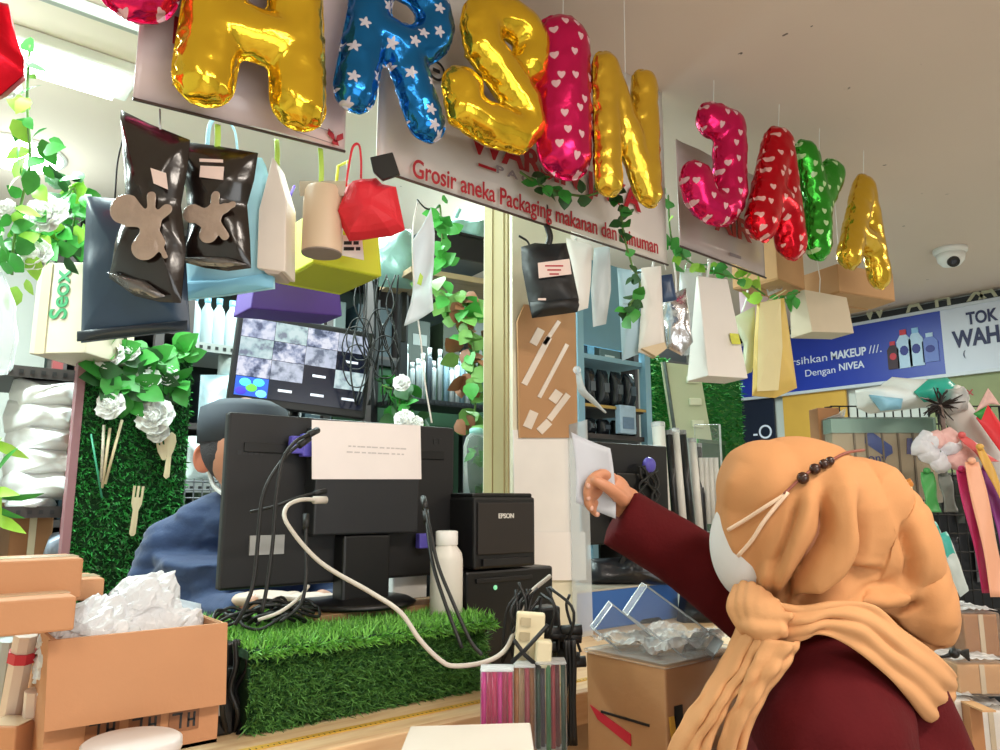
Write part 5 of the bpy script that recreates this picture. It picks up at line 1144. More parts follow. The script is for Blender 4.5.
# second taped carton in front lower
t = thing('taped_carton', 'lower carton in wrinkled clear wrap under the taped carton', 'box', (P.x-.02, P.y-.06, TT-.0)); h2 = .06
t.location = (P.x-.02, P.y-.085, TT)
MB().box((Wc/2, .035, .03), (Wc, .07, .06)).build('carton_body', M_kraftg, t, bevel=.004); MB().grid(lambda u, v: V((u*(Wc+.01)-.005, -.006+v*.08, .066+.006*noise.noise(V((u*9, v*9, 1))))), 24, 10).build('clear_wrap', M_film, t, smooth=True)
# ================================================================== the customer
WD = 1.15; WS = WD/750
def wp(px, py, dz=0): return PD(px, py, WD+dz*WS)        # dz in the same small unit, away from the lens
MR = Matrix((RT, FH, ZZ)).transposed()
def ell(mb, c, r): mb.ball(wp(*c)-WO, tuple(k*WS for k in r), MR, n=26, k=16)
feet = wp(850, 600, 0); WO = V((feet.x, feet.y, 0))
woman = thing('person', 'woman in peach headscarf and maroon top reaching a paper over the counter', 'person', WO)
M_maroon = mat('maroon_cloth', '520b11', rough=.85, var=.12, nscale=30, bump=.12, bscale=160, spec=.2)
M_scarf = mat('peach_cloth', 'c88f5f', rough=.8, var=.05, nscale=6, bump=.05, bscale=300, spec=.2)
def W_(px, py, dz=0): return wp(px, py, dz)-WO
# --- one continuous body
mb = MB()
hd = (795, 525, 0)
ell(mb, hd, (60, 70, 62)); ell(mb, (766, 552, 2), (42, 54, 38))
ell(mb, (727, 545, 4), (10, 10, 14))                     # nose
mb.tube([W_(805, 570, 5), W_(825, 650, 8)], [38*WS, 42*WS], 16)
mb.tube([W_(828, 712, -56), W_(822, 676, 20), W_(814, 680, 100)], [34*WS, 44*WS, 34*WS], 18, sm=4, round_=True)
mb.tube([W_(830, 740, 12), W_(840, 900, 12), W_(845, 1000, 14)], [70*WS, 78*WS, 86*WS], 20, sm=4, round_=True)
fz = lambda px, dz: V((W_(px, 700, dz).x, W_(px, 700, dz).y, .04))
for dz in (-45, 60): mb.tube([W_(845, 1010, dz*.7), W_(846, 1250, dz), fz(846, dz)+V((0, 0, .05))], [64*WS, 42*WS, 28*WS], 14, sm=4, round_=True); mb.tube([fz(850, dz), fz(790, dz)], [28*WS, 22*WS], 12, round_=True)
HD = 1.38/WD                                              # the raised hand is farther away
def HP(px, py, d=1.36): return PD(px, py, d)-WO
sh = [HP(815, 650, 1.33), HP(735, 592, 1.34), HP(660, 532, 1.36), HP(634, 512, 1.37)]
mb.tube(sh, [.06, .045, .034, .028], 16, sm=5, round_=True)
mb.tube([W_(828, 712, -60), W_(845, 790, -78), W_(800, 830, -60), W_(715, 790, -45)], [.055, .045, .036, .026], 14, sm=5, round_=True)
mb.ball(W_(690, 776, -44), (.035, .03, .03), MR)
body = mb.build('body', M_skin, woman, remesh=.008, smo=4)
for p in body.data.polygons: p.use_smooth = True
# --- right hand: palm and five fingers gripping the paper
mb = MB()
hs = 1.37/750
mb.tube([HP(638, 514, 1.37), HP(624, 503, 1.37), HP(612, 492, 1.365), HP(604, 487, 1.36)], [.026, .031, .036, .028], 16, sm=4, round_=True, flat=.75)
mb.ball(HP(612, 492, 1.36), (.034, .024, .033), MR); mb.ball(HP(626, 503, 1.365), (.03, .022, .03), MR)
F_ = [ # knuckle -> middle -> tip
 [(612, 478, 1.35), (602, 474, 1.335), (592, 479, 1.32), (588, 486, 1.315)],
 [(607, 484, 1.35), (596, 483, 1.33), (588, 490, 1.318), (588, 498, 1.318)],
 [(606, 492, 1.35), (594, 493, 1.33), (588, 501, 1.32), (591, 508, 1.322)],
 [(608, 500, 1.35), (598, 502, 1.335), (593, 509, 1.328), (597, 514, 1.33)],
]
for q, r in zip(F_, (.0098, .0102, .0095, .0085)): mb.tube([HP(*p) for p in q], [r*1.1, r, r*.92, r*.8], 10, sm=5, round_=True)
mb.tube([HP(622, 500, 1.335), HP(614, 492, 1.318), HP(604, 485, 1.308), HP(596, 481, 1.306)], [.014, .012, .0105, .0088], 10, sm=5, round_=True)
hand = mb.build('right_hand', mat('skin_hand', 'c88a68', rough=.5, var=.06, nscale=25), woman, remesh=.0038, smo=3)
for p in hand.data.polygons: p.use_smooth = True
mb = MB()
for q in F_: 
    e = HP(*q[-1]); mb.ball(e+(-FH)*.007, (.004, .002, .005), MR, n=8, k=6)
mb.build('fingernails', mat('nail', 'd9a793', rough=.3), hand, smooth=True)
# --- maroon top
mb = MB()
mb.tube([HP(818, 656, 1.32), HP(790, 636, 1.33), HP(735, 594, 1.34), HP(684, 556, 1.355), HP(648, 534, 1.365), HP(618, 516, 1.37)], [.08, .074, .066, .060, .058, .058], 20, sm=5)
ell(mb, (826, 716, -48), (74, 80, 62)); ell(mb, (824, 700, 20), (70, 72, 70)); ell(mb, (816, 690, 95), (60, 58, 50))
mb.tube([W_(834, 700, 0), W_(846, 752, 6), W_(856, 900, 8), W_(858, 1020, 10), W_(858, 1250, 10), V((W_(858, 700, 10).x, W_(858, 700, 10).y, .09))], [70*WS, 104*WS, 106*WS, 112*WS, 122*WS, 134*WS], 28, sm=5, flat=1)
mb.tube([W_(834, 700, -56), W_(838, 735, -72), W_(850, 800, -84), W_(808, 836, -66), W_(728, 800, -48)], [60*WS, 66*WS, 58*WS, 44*WS, 36*WS], 20, sm=5, round_=True)
mb.tube([W_(905, 700, -20), W_(930, 800, -10)], [40*WS, 56*WS], 18, round_=True)
top = mb.build('maroon_top', M_maroon, woman, remesh=.009, smo=6)
def folds(c):
    w = c+WO; n = noise.noise(V((w.x*7, w.y*7, w.z*3)))*.012+noise.noise(V((w.x*18, w.y*18, w.z*7)))*.006
    return c+V((n, n, 0))
warp(top, folds)
for p in top.data.polygons: p.use_smooth = True
# --- headscarf
ELL = [((797, 522, 0), (79, 86, 84)), ((765, 490, -4), (46, 50, 62)), ((752, 472, -2), (28, 28, 48)), ((842, 512, 4), (50, 56, 64)), ((868, 545, 6), (55, 62, 66)), ((886, 592, 8), (57, 60, 64)), ((902, 614, 10), (47, 44, 54)), ((800, 580, 0), (60, 50, 66)), ((840, 590, 0), (60, 46, 62))]
def front(px, py, lift=0):
    """distance of the scarf surface along the view"""
    best = None; r = ray(px, py)
    for c, q in ELL:
        C_ = wp(*c); A_ = MR.transposed()
        ro = A_ @ (CAM-C_); rd = A_ @ r; sc = V((1/(q[0]*WS), 1/(q[1+1-1+1]*WS) if False else 1/(q[2]*WS), 1/(q[1]*WS)))
        ro = V((ro.x*sc.x, ro.y*sc.y, ro.z*sc.z)); rd = V((rd.x*sc.x, rd.y*sc.y, rd.z*sc.z))
        a, b, c2 = rd.dot(rd), 2*ro.dot(rd), ro.dot(ro)-1; D = b*b-4*a*c2
        if D > 0:
            tt = (-b-sqrt(D))/(2*a); best = tt if best is None else min(best, tt)
    if best is None: best = WD
    return CAM+r*(best-lift*WS)-WO
mb = MB()
for c, q in ELL: mb.ball(W_(*c), (q[0]*WS, q[2]*WS, q[1]*WS), MR, n=36, k=22)
ell(mb, (764, 598, -10), (28, 30, 40))
scarf = mb.build('headscarf', M_scarf, woman, remesh=.0042, smo=10)
def seg_d(x, y, pts):
    """distance to a fold line and how far along it"""
    best = 1e9; tb = 0; n = len(pts)-1
    for i in range(n):
        (x0, y0), (x1, y1) = pts[i], pts[i+1]; dx, dy = x1-x0, y1-y0; t_ = max(0, min(1, ((x-x0)*dx+(y-y0)*dy)/(dx*dx+dy*dy)))
        d = (x-x0-dx*t_)**2+(y-y0-dy*t_)**2
        if d < best: best = d; tb = (i+t_)/n
    return sqrt(best), tb
def smooth2(pts): return [(p.x, p.y) for p in catmull([V((x, y, 0)) for x, y in pts], 4)]
def sculpt(o, folds_, noise_amp=.002):
    """press folds into the side of the cloth that faces the room; each fold: line, height, width, sharpness"""
    F2 = [(smooth2(p), h, w, k) for p, h, w, k in folds_]; me = o.data; nv = [v.normal.copy() for v in me.vertices]
    for v in me.vertices:
        c = v.co+WO; q = c-CAM; d = q.dot(FW); x, y = 500+FPX*q.dot(RT)/d, 375-FPX*q.dot(UP)/d
        face = max(0, min(1, .35-1.2*nv[v.index].dot(FH)))
        q_ = x*.8+y*.45; h = noise.noise(V((x*.035, y*.02, 3)))*noise_amp+(abs(noise.noise(V((q_*.05, (y-x)*.012, 8))))-.2)*.006*max(0, min(1, (x-800)/40))
        if face > 0:
            for p, hh, w, k in F2:
                dd, t_ = seg_d(x, y, p)
                if dd < 3*w: h += 1.6*hh*WS*min(1, 5*t_+.1, 5*(1-t_)+.25)*(exp(-(dd/w)**2) if k == 0 else max(0, 1-dd/w)**k)
        v.co = v.co+nv[v.index]*h*face
    me.update()
    for p in me.polygons: p.use_smooth = True
FOLDS = [
 # ridges
 ([(838, 462), (842, 505), (843, 545), (828, 572), (800, 597)], 11, 13, 0),
 ([(850, 458), (884, 482), (912, 522), (926, 570), (938, 610), (936, 645)], 9, 17, 0),
 ([(812, 480), (806, 520), (790, 560), (782, 598)], 7, 9, 0),
 ([(800, 606), (842, 597), (878, 600), (910, 590)], 9, 10, 0),
 ([(860, 480), (884, 530), (886, 562), (866, 580)], 6, 10, 0),
 ([(742, 462), (728, 500), (732, 540), (748, 590)], 5, 9, 0),
 ([(770, 560), (764, 590), (752, 612)], 6, 7, 0), ([(752, 575), (746, 600)], 5, 6, 0),
 # creases
 ([(822, 490), (824, 530), (808, 560), (790, 585), (784, 604)], -14, 9, 1.5),
 ([(852, 500), (860, 540), (852, 566), (828, 586), (796, 600)], -16, 11, 1.5),
 ([(882, 566), (850, 578), (824, 590), (800, 602)], -10, 8, 1.5),
 ([(896, 520), (908, 560), (905, 585)], -8, 9, 1.5),
 ([(884, 612), (896, 632), (925, 650), (945, 650)], -12, 9, 1.2),
 ([(798, 500), (788, 535), (774, 570)], -6, 7, 1.5),
 ([(920, 600), (900, 610), (870, 612)], -8, 7, 1.5),
]
sculpt(scarf, FOLDS)
# scarf end wrapped across the shoulder: a folded strip of cloth, its knot and hanging tail
def sheet(edge_a, edge_b, bulge, n=40, m=12, wav=1.5, fr=3):
    A_ = catmull([W_(*p) for p in edge_a], 8); B_ = catmull([W_(*p) for p in edge_b], 8); k = min(len(A_), len(B_))
    def fn(u, v):
        i = min(int(u*(k-1)), k-2); s = u*(k-1)-i; a_ = A_[i].lerp(A_[i+1], s); b_ = B_[i].lerp(B_[i+1], s)
        out = -FH*(sin(pi*v)*bulge+wav*sin(v*pi*2*fr+u*4)*(.3+.7*v*(1-v)*4)+noise.noise(V((u*9, v*4, 5)))*wav*1.6)*WS
        return a_.lerp(b_, v)+out
    mb.grid(fn, n, m)
mb = MB()
sheet([(738, 606, -20), (762, 600, -62), (800, 607, -82), (836, 602, -92), (872, 605, -92), (902, 630, -84), (930, 650, -70), (950, 668, -40), (956, 676, 40)],
      [(740, 636, -30), (765, 648, -74), (800, 640, -92), (818, 634, -96), (846, 644, -104), (878, 668, -104), (904, 694, -94), (926, 720, -72), (944, 716, -30), (954, 706, 30)], 5, 70, 22, 2.4, 3)
wrap = mb.build('scarf_wrap', mat('peach_cloth_wrap', 'cf996a', rough=.8, var=.05, nscale=6, bump=.05, bscale=300, spec=.2), woman, smooth=True, solid=.006)
mb = MB()
sheet([(738, 625, -50), (722, 660, -56), (700, 695, -60), (676, 732, -56), (660, 770, -50)], [(766, 640, -84), (752, 672, -88), (730, 705, -88), (712, 740, -84), (704, 780, -78)], 9, 30, 20, 3.2, 3)
sheet([(764, 638, -86), (750, 668, -92), (736, 700, -92), (720, 738, -88), (712, 785, -80)], [(799, 642, -94), (790, 662, -98), (768, 692, -96), (748, 734, -92), (738, 785, -84)], 8, 30, 16, 2.6, 2)
mb.build('scarf_tail', mat('peach_cloth_wrap', 'dca676'), wrap, smooth=True, solid=.005)
mb = MB()
for q, r in (([(738, 588, -30), (735, 608, -46), (744, 630, -62)], 7), ([(744, 584, -38), (743, 606, -56), (751, 632, -72)], 6), ([(752, 586, -48), (752, 606, -64), (758, 636, -80)], 6.5), ([(760, 590, -56), (760, 608, -70), (765, 638, -86)], 6), ([(768, 596, -62), (769, 612, -76), (773, 638, -90)], 6), ([(776, 602, -70), (779, 616, -82), (784, 634, -92)], 5.5), ([(738, 622, -52), (756, 629, -80), (782, 630, -94)], 6), ([(742, 610, -52), (762, 616, -76), (790, 616, -90)], 5)):
    mb.tube([W_(*p) for p in q], [r*WS*.8, r*WS*1.25, r*WS*.8], 12, sm=5, round_=True)
o = mb.build('scarf_knot', mat('peach_cloth_wrap', 'dca676'), wrap, remesh=.0034, smo=3)
for p in o.data.polygons: p.use_smooth = True
# mask, straps and beads
mb = MB(); ell(mb, (752, 546, -4), (41, 44, 56)); ell(mb, (724, 540, 0), (14, 16, 20))
mask = mb.build('face_mask', mat('mask_cloth', 'd5d3d4', rough=.75, var=.03), woman, remesh=.006, smo=5)
for p in mask.data.polygons: p.use_smooth = True
from mathutils.bvhtree import BVHTree
_bv = BVHTree.FromPolygons([v.co for v in scarf.data.vertices], [p.vertices[:] for p in scarf.data.polygons])
def front(px, py, lift=0):
    r = ray(px, py).normalized(); h = _bv.ray_cast(CAM-WO, r)
    return (h[0] if h[0] else CAM-WO+ray(px, py)*WD)-r*lift*WS
M_strap = mat('mask_strap', 'e8c9ae', rough=.6)
mb = MB(); mb.tube([front(x, y, 5) for x, y in ((728, 530), (745, 520), (765, 507), (786, 494))], 1.9*WS, 8, sm=5); mb.tube([front(x, y, 6) for x, y in ((738, 556), (752, 540), (765, 520), (788, 492))], 1.9*WS, 8, sm=5); mb.build('mask_strap', M_strap, mask, smooth=True)
mb = MB(); mb.tube([front(x, y, 6) for x, y in ((784, 494), (800, 479), (815, 468), (830, 461), (846, 453), (864, 450))], 1.4*WS, 8, sm=5); cord = mb.build('bead_cord', mat('bead_cord', '8a4a3a', rough=.5), woman, smooth=True)
M_bead = mat('brown_bead', '3a2018', rough=.18, var=.2)
for x, y, r in ((803, 478, 5.6), (815, 469, 5.2), (824, 464, 4.6), (830, 461, 4.2)): MB().ball(front(x, y, 7), r*WS, n=14, k=10).build('bead', M_bead, cord, smooth=True)
# paper in her hand
P = PD(596, 476, 1.325); t = thing('paper_slip', 'small white slip of paper held in the raised hand', 'paper', P, CF+8); s = 1.325/750
MB().grid(lambda u, v: V(((-21+u*40+v*6-8*v*v)*s, -.004+.012*sin(u*2.5+.4)+.01*v, (-34*(1-v)+36*v+(u-.5)*-16)*s)), 10, 10).build('slip_sheet', mat('slip_paper', 'b9bdc6', rough=.5, var=.03), t, smooth=True, solid=.0008)
# ================================================================== the shopkeeper
KD = 2.02; KS = KD/750
KO = PD(245, 560, KD); KO = V((KO.x, KO.y, 0))
def K(px, py, dz=0): return PD(px, py, KD+dz*KS)-KO
keeper = thing('person', 'man in blue shirt with dark cap sitting behind the till monitor', 'person', KO)
mb = MB()
mb.ball(K(244, 445), (34*KS, 40*KS, 48*KS), MR); mb.ball(K(247, 466, -8), (28*KS, 30*KS, 32*KS), MR); mb.ball(K(248, 455, -38), (5*KS, 8*KS, 8*KS), MR)
for sg in (-1, 1): mb.ball(K(244+sg*36, 458, 3), (4*KS, 7*KS, 11*KS), Matrix.Rotation(0, 3, 'Z') @ MR)
mb.tube([K(242, 480, 6), K(244, 520, 8)], [20*KS, 24*KS], 14)
mb.tube([K(176, 548, 5), K(245, 528, 8), K(314, 548, 5)], [24*KS, 34*KS, 24*KS], 14, sm=4, round_=True)
mb.tube([K(245, 612, 8), K(245, 700, 10), K(245, 790, 10)], [58*KS, 56*KS, 60*KS], 18, sm=4, round_=True)
mb.tube([K(172, 552, 0), K(160, 604, -8), K(205, 612, -60), K(258, 604, -110)], [22*KS, 18*KS, 14*KS, 11*KS], 12, sm=5, round_=True)
mb.tube([K(318, 552, 0), K(332, 610, -8), K(330, 612, -70), K(322, 602, -110)], [22*KS, 18*KS, 14*KS, 11*KS], 12, sm=5, round_=True)
for sx in (-22, 22): mb.tube([K(245+sx, 800, 8), K(245+sx, 900, 0), V((K(245+sx, 900, 0).x, K(245+sx, 900, 0).y, .05))], [30*KS, 22*KS, 15*KS], 12, sm=4, round_=True); mb.tube([V((K(245+sx, 900, 0).x, K(245+sx, 900, 0).y, .035)), V((K(245+sx, 900, 0).x, K(245+sx, 900, 0).y-.16, .03))], [.034, .026], 10, round_=True)
body = mb.build('body', mat('skin_keeper', 'c48a70', rough=.5, var=.06), keeper, remesh=.009, smo=3)
for p in body.data.polygons: p.use_smooth = True
# his ear facing us, modelled finer
mb = MB(); mb.ball(K(204, 459, -4), (10*KS, 6*KS, 14*KS), MR, n=18, k=12)
mb.tube([K(205+10*cos(a_), 459-14*sin(a_), -8) for a_ in [radians(q) for q in range(-60, 241, 30)]], 2.3*KS, 8, sm=3)
e = mb.build('ear', mat('skin_ear', 'e08a70', rough=.5, var=.1, nscale=40), keeper, remesh=.003, smo=2)
for p in e.data.polygons: p.use_smooth = True
mb = MB(); mb.ball(K(243, 444, 6), (40*KS, 44*KS, 43*KS), MR, n=26, k=16)
hair = mb.build('hair', mat('short_hair', '3c3a40', rough=.8, bump=.5, bscale=220, var=.2), keeper, smooth=True)
mb = MB(); mb.lathe([(43*KS, -8*KS), (44*KS, 10*KS), (42*KS, 27*KS), (27*KS, 35*KS), (.001, 38*KS)], K(243, 436, 6), 30); mb.prism([(-30*KS, 0), (30*KS, 0), (28*KS, .008), (-28*KS, .008)], -.12, 0) if False else None
mb.build('cap', mat('navy_cap', '343b46', rough=.75, var=.1), keeper, smooth=True)
mb = MB(); mb.tube([K(209, 470, -4), K(214, 486, -14), K(226, 496, -30)], 2.2*KS, 8, sm=4); mb.ball(K(248, 478, -28), (22*KS, 22*KS, 22*KS), MR); mb.build('face_mask', mat('mask_white', 'dde0e2', rough=.7), keeper, smooth=True)
M_shirt = mat('blue_shirt', '16315c', rough=.75, var=.12, nscale=14, bump=.1, bscale=120, sheen=.2)
mb = MB()
mb.tube([K(178, 548, 8), K(216, 528, 9), K(245, 524, 10), K(274, 528, 9), K(312, 548, 8)], [30*KS, 34*KS, 36*KS, 34*KS, 30*KS], 18, sm=4, round_=True)
mb.tube([K(245, 545, 10), K(245, 640, 10), K(245, 780, 12)], [80*KS, 82*KS, 78*KS], 22, sm=4)
mb.tube([K(176, 548, 4), K(164, 575, -2), K(160, 602, -12), K(185, 611, -40), K(225, 610, -84), K(240, 607, -96)], [31*KS, 29*KS, 25*KS, 20*KS, 15*KS, 14*KS], 16, sm=5, round_=True)
mb.tube([K(314, 548, 4), K(330, 600, -12), K(332, 610, -50), K(326, 606, -94)], [31*KS, 25*KS, 20*KS, 15*KS], 16, sm=5, round_=True)
shirt = mb.build('shirt', M_shirt, keeper, remesh=.009, smo=4)
warp(shirt, lambda c: c+V((c.x-K(245, 560).x*.0, c.y, 0)).normalized()*(.004+noise.noise(V((c.x*12, c.y*12, c.z*16)))*.007+abs(noise.noise(V((c.x*9+c.z*9, c.y*9, c.z*22))))*.018+abs(noise.noise(V((c.x*24-c.z*12, c.y*18, c.z*40))))*.009))
for p in shirt.data.polygons: p.use_smooth = True
mb = MB(); mb.tube([K(218, 512, 16), K(226, 522, -24), K(245, 530, -34), K(264, 522, -24), K(272, 512, 16)], 6*KS, 8, sm=5); mb.build('shirt_collar', M_shirt, shirt, smooth=True)
mb = MB()
for sx in (-22, 22):
    b_ = K(245+sx, 900, 0); mb.tube([K(245+sx*.9, 770, 8), K(245+sx, 900, 0), V((b_.x, b_.y, .1))], [44*KS, 32*KS, 24*KS], 14, sm=4)
mb.build('trousers', mat('dark_trousers', '24262c', rough=.8), keeper, smooth=True)
# hands on the till
def khand(px, py, dz, sx):
    mb = MB(); c = K(px, py, dz)
    mb.tube([c-RT*sx*.06, c-RT*sx*.02, c+RT*sx*.03], [.024, .034, .03], 14, sm=4, round_=True, flat=.7)
    for k in range(4):
        q = c+RT*sx*.03-FH*(.02-.013*k)+ZZ*.006; mb.tube([q, q+RT*sx*.03+ZZ*.004, q+RT*sx*.052-ZZ*.012, q+RT*sx*.058-ZZ*.026], [.0095, .009, .0085, .007], 8, sm=4, round_=True)
    q = c-FH*.025; mb.tube([q, q+RT*sx*.02-FH*.02, q+RT*sx*.045-FH*.02-ZZ*.015], [.012, .0105, .008], 8, sm=4, round_=True)
    o = mb.build('hand', mat('skin_hand_pale', 'cbb2a2', rough=.5, var=.05), keeper, remesh=.004, smo=2)
    for p in o.data.polygons: p.use_smooth = True
khand(268, 600, -106, 1); khand(312, 602, -112, -1)
# keyboard under his hands
P = K(290, 612, -112)+KO
t = thing('keyboard', 'black keyboard with blue edge under the shopkeeper hands', 'keyboard', (P.x, P.y, P.z-.05), -12)
MB().box((0, 0, .01), (.36, .13, .02)).build('keyboard_body', M_black, t, bevel=.004)
mb = MB()
for r_ in range(5):
    for c in range(15): mb.box((-.16+c*.0228, -.05+r_*.025, .024), (.019, .02, .008))
mb.build('keys', M_black2, t); MB().box((0, -.066, .012), (.36, .004, .02)).build('blue_edge', mat('blue_edge', '3f74b8', rough=.4), t)
t2 = thing('cash_box', 'black cash box under the keyboard behind the grass riser', 'box', (P.x, P.y+.03, CT)); hh = P.z-.05-CT
MB().box((0, 0, hh/2), (.4, .2, hh-.002)).build('box_body', M_black, t2, bevel=.004); MB().box((0, -.102, hh*.4), (.1, .012, .02)).build('handle', M_steel, t2, bevel=.002)
# ================================================================== right of the column: blue rack, green panels
RV = 2.15
M_bluer = mat('blue_rack_steel', '86b0c4', rough=.45, var=.06)
a, b = PV(580, 470, RV), PV(648, 470, RV)
zt = PV(612, 262, RV).z
t = thing('blue_rack', 'pale blue steel rack with dark stock seen behind the hanging bags', 'rack', (a.x, RV, 0)); W = b.x-a.x; o = V(t.location)
for x in (0, W):
    for y in (0, .34): MB().box((x, y, zt/2), (.035, .035, zt)).build('post', M_bluer, t)
zs = [PV(612, y, RV).z for y in (360, 408, 437, 520)]
for z in zs: MB().box((W/2, .17, z), (W, .34, .02)).build('shelf', M_bluer if z == zs[0] else M_dshelf, t)
MB().box((W/2, .34, (zt+zs[-1])/2), (W, .012, zt-zs[-1])).build('back_panel', mat('rack_back', '2b3a44', rough=.6), t)
MB().box((W/2, .02, (zt+zs[0])/2+.02), (W-.04, .01, zt-zs[0]-.06)).build('upper_panel', mat('rack_panel', '6f9db4', rough=.5, var=.08), t)
MB().box((W/2, -.012, zs[1]), (W, .006, .012)).build('brass_strip', mat('brass_strip', 'b89a55', rough=.4, metal=.6), t)
for r, z in enumerate(zs[1:3]):
    for k in range(5):
        tt = thing('black_pack', '%s black pack on the %s shelf of the pale blue rack' % (['first', 'second', 'third', 'fourth', 'fifth'][k], ['upper', 'lower'][r]), 'pack', (o.x+.03+k*(W-.06)/4*.96, RV+.06, z+.01), group='black packs in the blue rack')
        h = (zs[r]-z)*.78 if r == 0 else .07
        MB().puff([(-.03, 0), (.03, 0), (.028, h), (-.028, h)], .03, rings=4, crink=.008, fs=40, seed=k).build('pack_body', mat('black_pack', '23272d', rough=.25, bump=.4, bscale=30, var=.3), tt, smooth=True); MB().box((0, -.03, h*.5), (.03, .004, h*.25)).build('pack_label', mat('pack_label', '59636c', rough=.4), tt)
t = thing('picture_pack', 'pale blue printed pack standing at the front of the blue rack', 'pack', (o.x+W*.62, RV-.02, zs[2]+.01)); MB().box((0, 0, .065), (.1, .03, .12)).build('pack_body', mat('pack_pale_blue', 'a9c3d8', rough=.4, var=.25, nscale=40), t, bevel=.003); MB().box((0, -.016, .05), (.07, .002, .05)).build('pack_print', mat('print_navy', '6583a0', rough=.4, var=.3, nscale=60), t)
t = thing('twisted_film', 'twisted strip of clear film hanging at the left of the blue rack', 'film', PD(583, 372, 2.2)); o2 = V(t.location); mb = MB()
mb.tube([PD(x, y, 2.2)-o2 for x, y in ((578, 372), (582, 390), (592, 400), (606, 413))], [.01, .016, .012, .004], 8, sm=5, flat=.4); mb.build('film_strip', mat('film_white', 'd5dde0', rough=.25, trans=.3, var=0, bump=.5), t, smooth=True); MB().ball(PD(577, 370, 2.2)-o2, .012, n=10, k=6).build('film_knot', M_milky, t)
# green panels
def gpanel(label, x0, x1, y0, y1, v, n=2200):
    a, b = PV(x0, y0, v), PV(x1, y1, v); t = thing('grass_mat', label, 'panel', (a.x, v, 0)); W, H = b.x-a.x, a.z
    MB().box((W/2, .012, H/2), (W, .02, H)).build('backing_board', mat('green_board', '1d6b2a', rough=.85), t)
    mb = MB(); grass(mb, lambda: (V((random.uniform(0, W), 0, random.uniform(1.1, H))), V((0, -1, -.2))), n, .03, w=.004); mb.build('grass', [M_grassg, M_grass, M_grassg], t); return t
M_grassg = mat('grass_vivid', '2c9138', rough=.6, var=.25, nscale=40)
gpanel('narrow vivid green grass panel right of the blue rack', 650, 672, 356, 520, 2.3)
gpanel('vivid green grass panel behind the big white carton bag', 692, 748, 360, 520, 2.5)
t = thing('felt_board', 'dark green board at an angle between the grass panels', 'board', (PV(712, 470, 2.45).x, 2.45, 0)); MB().box((0, 0, .9), (.24, .015, 1.8)).build('felt_sheet', mat('deep_green_felt', '0f4a1f', rough=.9), t); MB().box((0, -.01, 1.81), (.24, .01, .02)).build('top_strip', M_leafd, t)
P = PV(686, 440, 2.1); t = thing('tray_pack', 'pale green sheet of moulded trays hanging behind the white carton bag', 'pack', P, CF+10); f = frame(P, CF+10)
M_tray = mat('pale_green_tray', 'c4cdaa', rough=.45, var=.05)
MB().prism([f(*p) for p in ((661, 362), (699, 366), (712, 440), (672, 436))], 0, .006).build('tray_sheet', M_tray, t)
for y in (380, 402, 424): MB().box((f(692+(y-380)*.12, y)[0], -.006, f(692, y)[1]), (.06, .014, .035)).build('tray_cell', mat('tray_cell', 'dde2c6', rough=.35), t, bevel=.006)
mb = MB(); mb.tube([(f(664, 362)[0], -.004, f(664, 362)[1]), (f(675, 436)[0], -.004, f(675, 436)[1])], .008, 6); mb.build('edge_print', mat('tray_edge', '55605a', var=.5, nscale=60), t)
# black void behind bags
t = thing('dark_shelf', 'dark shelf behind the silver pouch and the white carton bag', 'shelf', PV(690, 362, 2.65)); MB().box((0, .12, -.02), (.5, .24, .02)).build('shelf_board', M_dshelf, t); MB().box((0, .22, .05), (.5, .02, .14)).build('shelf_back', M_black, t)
# ------------------------------------------------------------------ signs on the right wall
def wallsign(name, label, px0, px1, mats, cat='sign'): pass
SU = UR-.06
def S(px, py): p = PU(px, py, SU); return (p.y, p.z)
y0, z0 = S(745, 403); y1, z1 = S(1000, 365); yt, ztop = S(1000, 300)
# board spans y from y_left (large v) to beyond the frame (small v); heights from the photograph
YL = S(735, 404)[0]; YR = S(1000, 340)[0]-.55; ZB = (z0+z1)/2; ZT = (S(790, 336)[1]+S(1000, 300)[1])/2
YM = S(944, 345)[0]
t = thing('wall_sign', 'long blue and white shop sign with bottles, above the right-hand shelves', 'sign', (SU, YL, ZB)); o = V(t.location); H = ZT-ZB
rotS = (pi/2, 0, -pi/2)
M_sblue = mat('sign_blue', '2038a4', rough=.4, var=.05); M_swhite = mat('sign_white', 'cdd2de', rough=.45, var=.02)
MB().box((0, (YM-YL)/2, H/2), (.03, YL-YM, H)).build('blue_panel', M_sblue, t); MB().box((0, (YR+YM)/2-YL, H/2), (.03, YM-YR, H)).build('white_panel', M_swhite, t)
mb = MB()
for z in (0, H): mb.box((-.004, (YR-YL)/2, z), (.045, YL-YR, .022))
mb.box((-.004, 0, H/2), (.045, .022, H)); mb.build('sign_frame', mat('sign_frame', 'c7ccd4', rough=.4), t)
def stext(body, px, py, px2, size, m, bold=.0):
    yA, zA = S(px, py); yB, _ = S(px2, py); q = text('lettering', body, size, m, t, (-.018, yA-YL, zA-ZB), rot=rotS, bold=bold)
    W = max(v.co.x for v in q.data.vertices); q.scale = ((yA-yB)/W, 1, 1); return q
M_swt = mat('sign_text_white', 'dfe3f2', var=0)
stext('Bersihkan', 780, 368, 829, .085, M_swt); stext('MAKEUP', 832, 360, 868, .085, M_swt, .03); stext('///.', 870, 354, 883, .085, M_swt)
stext('Dengan', 806, 377, 837, .075, M_swt); stext('NIVEA', 840, 371, 866, .075, M_swt, .02)
M_nav = mat('sign_text_navy', '2a2d55', var=0)
stext('TOK', 968, 325, 1000, .115, M_nav, .03); stext('WAH', 955, 348, 1002, .155, M_nav, .035); stext('(', 964, 357, 967, .06, M_nav)
